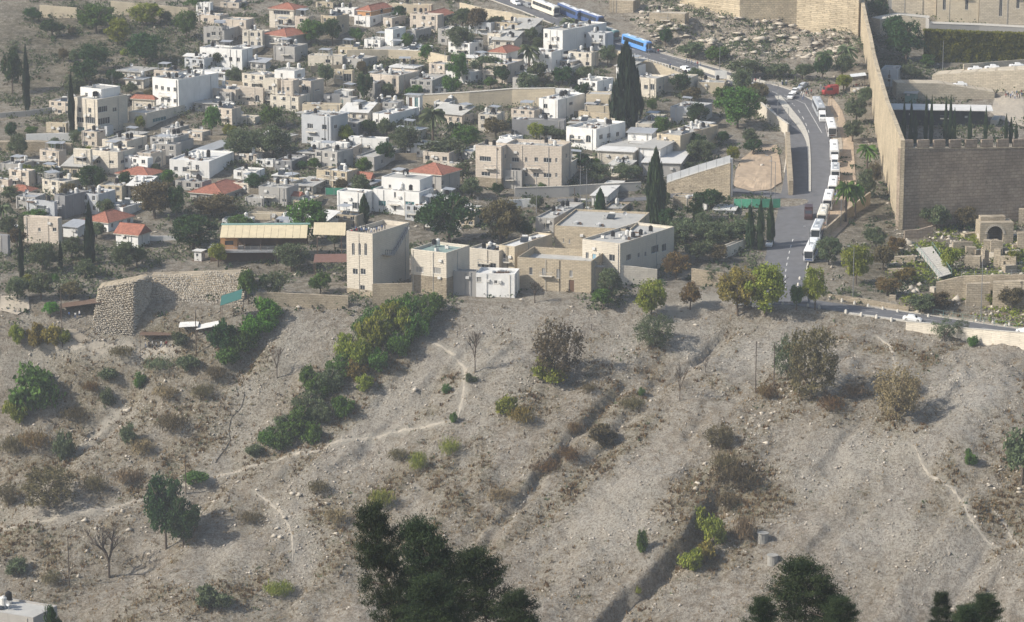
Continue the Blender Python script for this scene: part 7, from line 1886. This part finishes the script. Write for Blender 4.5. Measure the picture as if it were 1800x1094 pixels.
def scrub(n, box, seed, size, hh, prob, name, label, mat, per=14):
    rs, x, y, z = scatter(n, *box, seed); v, s, px, py = masks(x, y, z); ok = (rs.rand(n) < prob(v, s, px, py, x, y)) & off_road(x, y, 1.8) & (px > -80) & (px < 1880) & (paint(px, py, [(1332,302,42,34,0),(1760,190,60,25,0)]) < .4)
    x, y, z = x[ok], y[ok], z[ok]; k = len(x); sc = (.5+rs.rand(k)); P = np.repeat(np.stack([x, y, z], 1), per, 0); S_ = np.repeat(sc, per)
    q = rs.normal(size=(k*per,3))*np.array([.5,.5,.35]); q[:,2] = np.abs(q[:,2])+.1; P = P + q*S_[:,None]*hh
    tag(obj(name, leaves_mesh(name, P, size, rs, .6, .2, mat)), label, 'undergrowth', None, 'stuff')
nz = lambda x, y, w, sd, t: np.clip((vnoise(x, y, w, sd)-t)*2.5, 0, 1)
scrub(21000, (-160,160,700,1030), 121, .36, 1.5, lambda v, s, px, py, x, y: nz(x, y, 14, 51, -.1)*(1-.75*sstep(-1,1,px*0+paint(px,py,[(1330,300,60,50,0)])*2-1)), 'garden_undergrowth', 'dull green undergrowth between the houses', 'olive')
scrub(9000, (-160,160,700,1030), 122, .34, 1.4, lambda v, s, px, py, x, y: nz(x, y, 12, 52, .05), 'dark_undergrowth', 'dark green weeds between the houses', 'darkgreen')
scrub(3500, (-160,160,700,1030), 123, .28, .9, lambda v, s, px, py, x, y: nz(x, y, 10, 53, .25), 'dry_undergrowth', 'brown dry scrub between the houses', 'autumn')
scrub(5500, (85,165,690,800), 124, .28, 1.0, lambda v, s, px, py, x, y: sstep(1550,1600,px)*sstep(380,420,py)*nz(x, y, 6, 54, -.35), 'ruin_undergrowth', 'yellowish weeds overgrowing the ruins', 'yellowgreen')
scrub(22000, (-125,140,585,720), 126, .11, .28, lambda v, s, px, py, x, y: hill(py)*np.clip(.03+1.1*v+.25*vnoise(x, y, 5, 91), .02, 1), 'thorn_tufts', 'small dark thorny tufts dotted over the hillside', 'drybrush', 7)
scrub(9000, (-125,140,585,720), 127, .12, .32, lambda v, s, px, py, x, y: hill(py)*np.clip(1.0*v+.5*vnoise(x, y, 7, 92)-.1, .01, 1), 'weed_tufts', 'small grey-green weed tufts dotted over the hillside', 'olive', 8)
scrub(1600, (-125,140,585,720), 125, .22, .55, lambda v, s, px, py, x, y: hill(py)*np.clip(v-.2, 0, 1), 'hill_scrub', 'small thorny scrub on the hillside', 'autumn', 12)
# ---------------------------------------------------------------- haze
def haze():
    m = bpy.data.materials.new('haze'); m.use_nodes = True; t = m.node_tree; t.nodes.clear()
    o = t.nodes.new('ShaderNodeOutputMaterial'); v = t.nodes.new('ShaderNodeVolumePrincipled'); v.inputs['Color'].default_value = (.86,.90,.96,1); v.inputs['Density'].default_value = HAZE; v.inputs['Anisotropy'].default_value = .2
    t.links.new(v.outputs[0], o.inputs['Volume']); MATS['haze'] = m
    b = MB(); b.box(-640, 640, -30, 1680, float(GZ.min())-1.5, 185); o = b.build('haze', 'haze'); tag(o, 'thin bluish haze in the air', 'haze', None, 'stuff')
HAZE = .00017
haze()
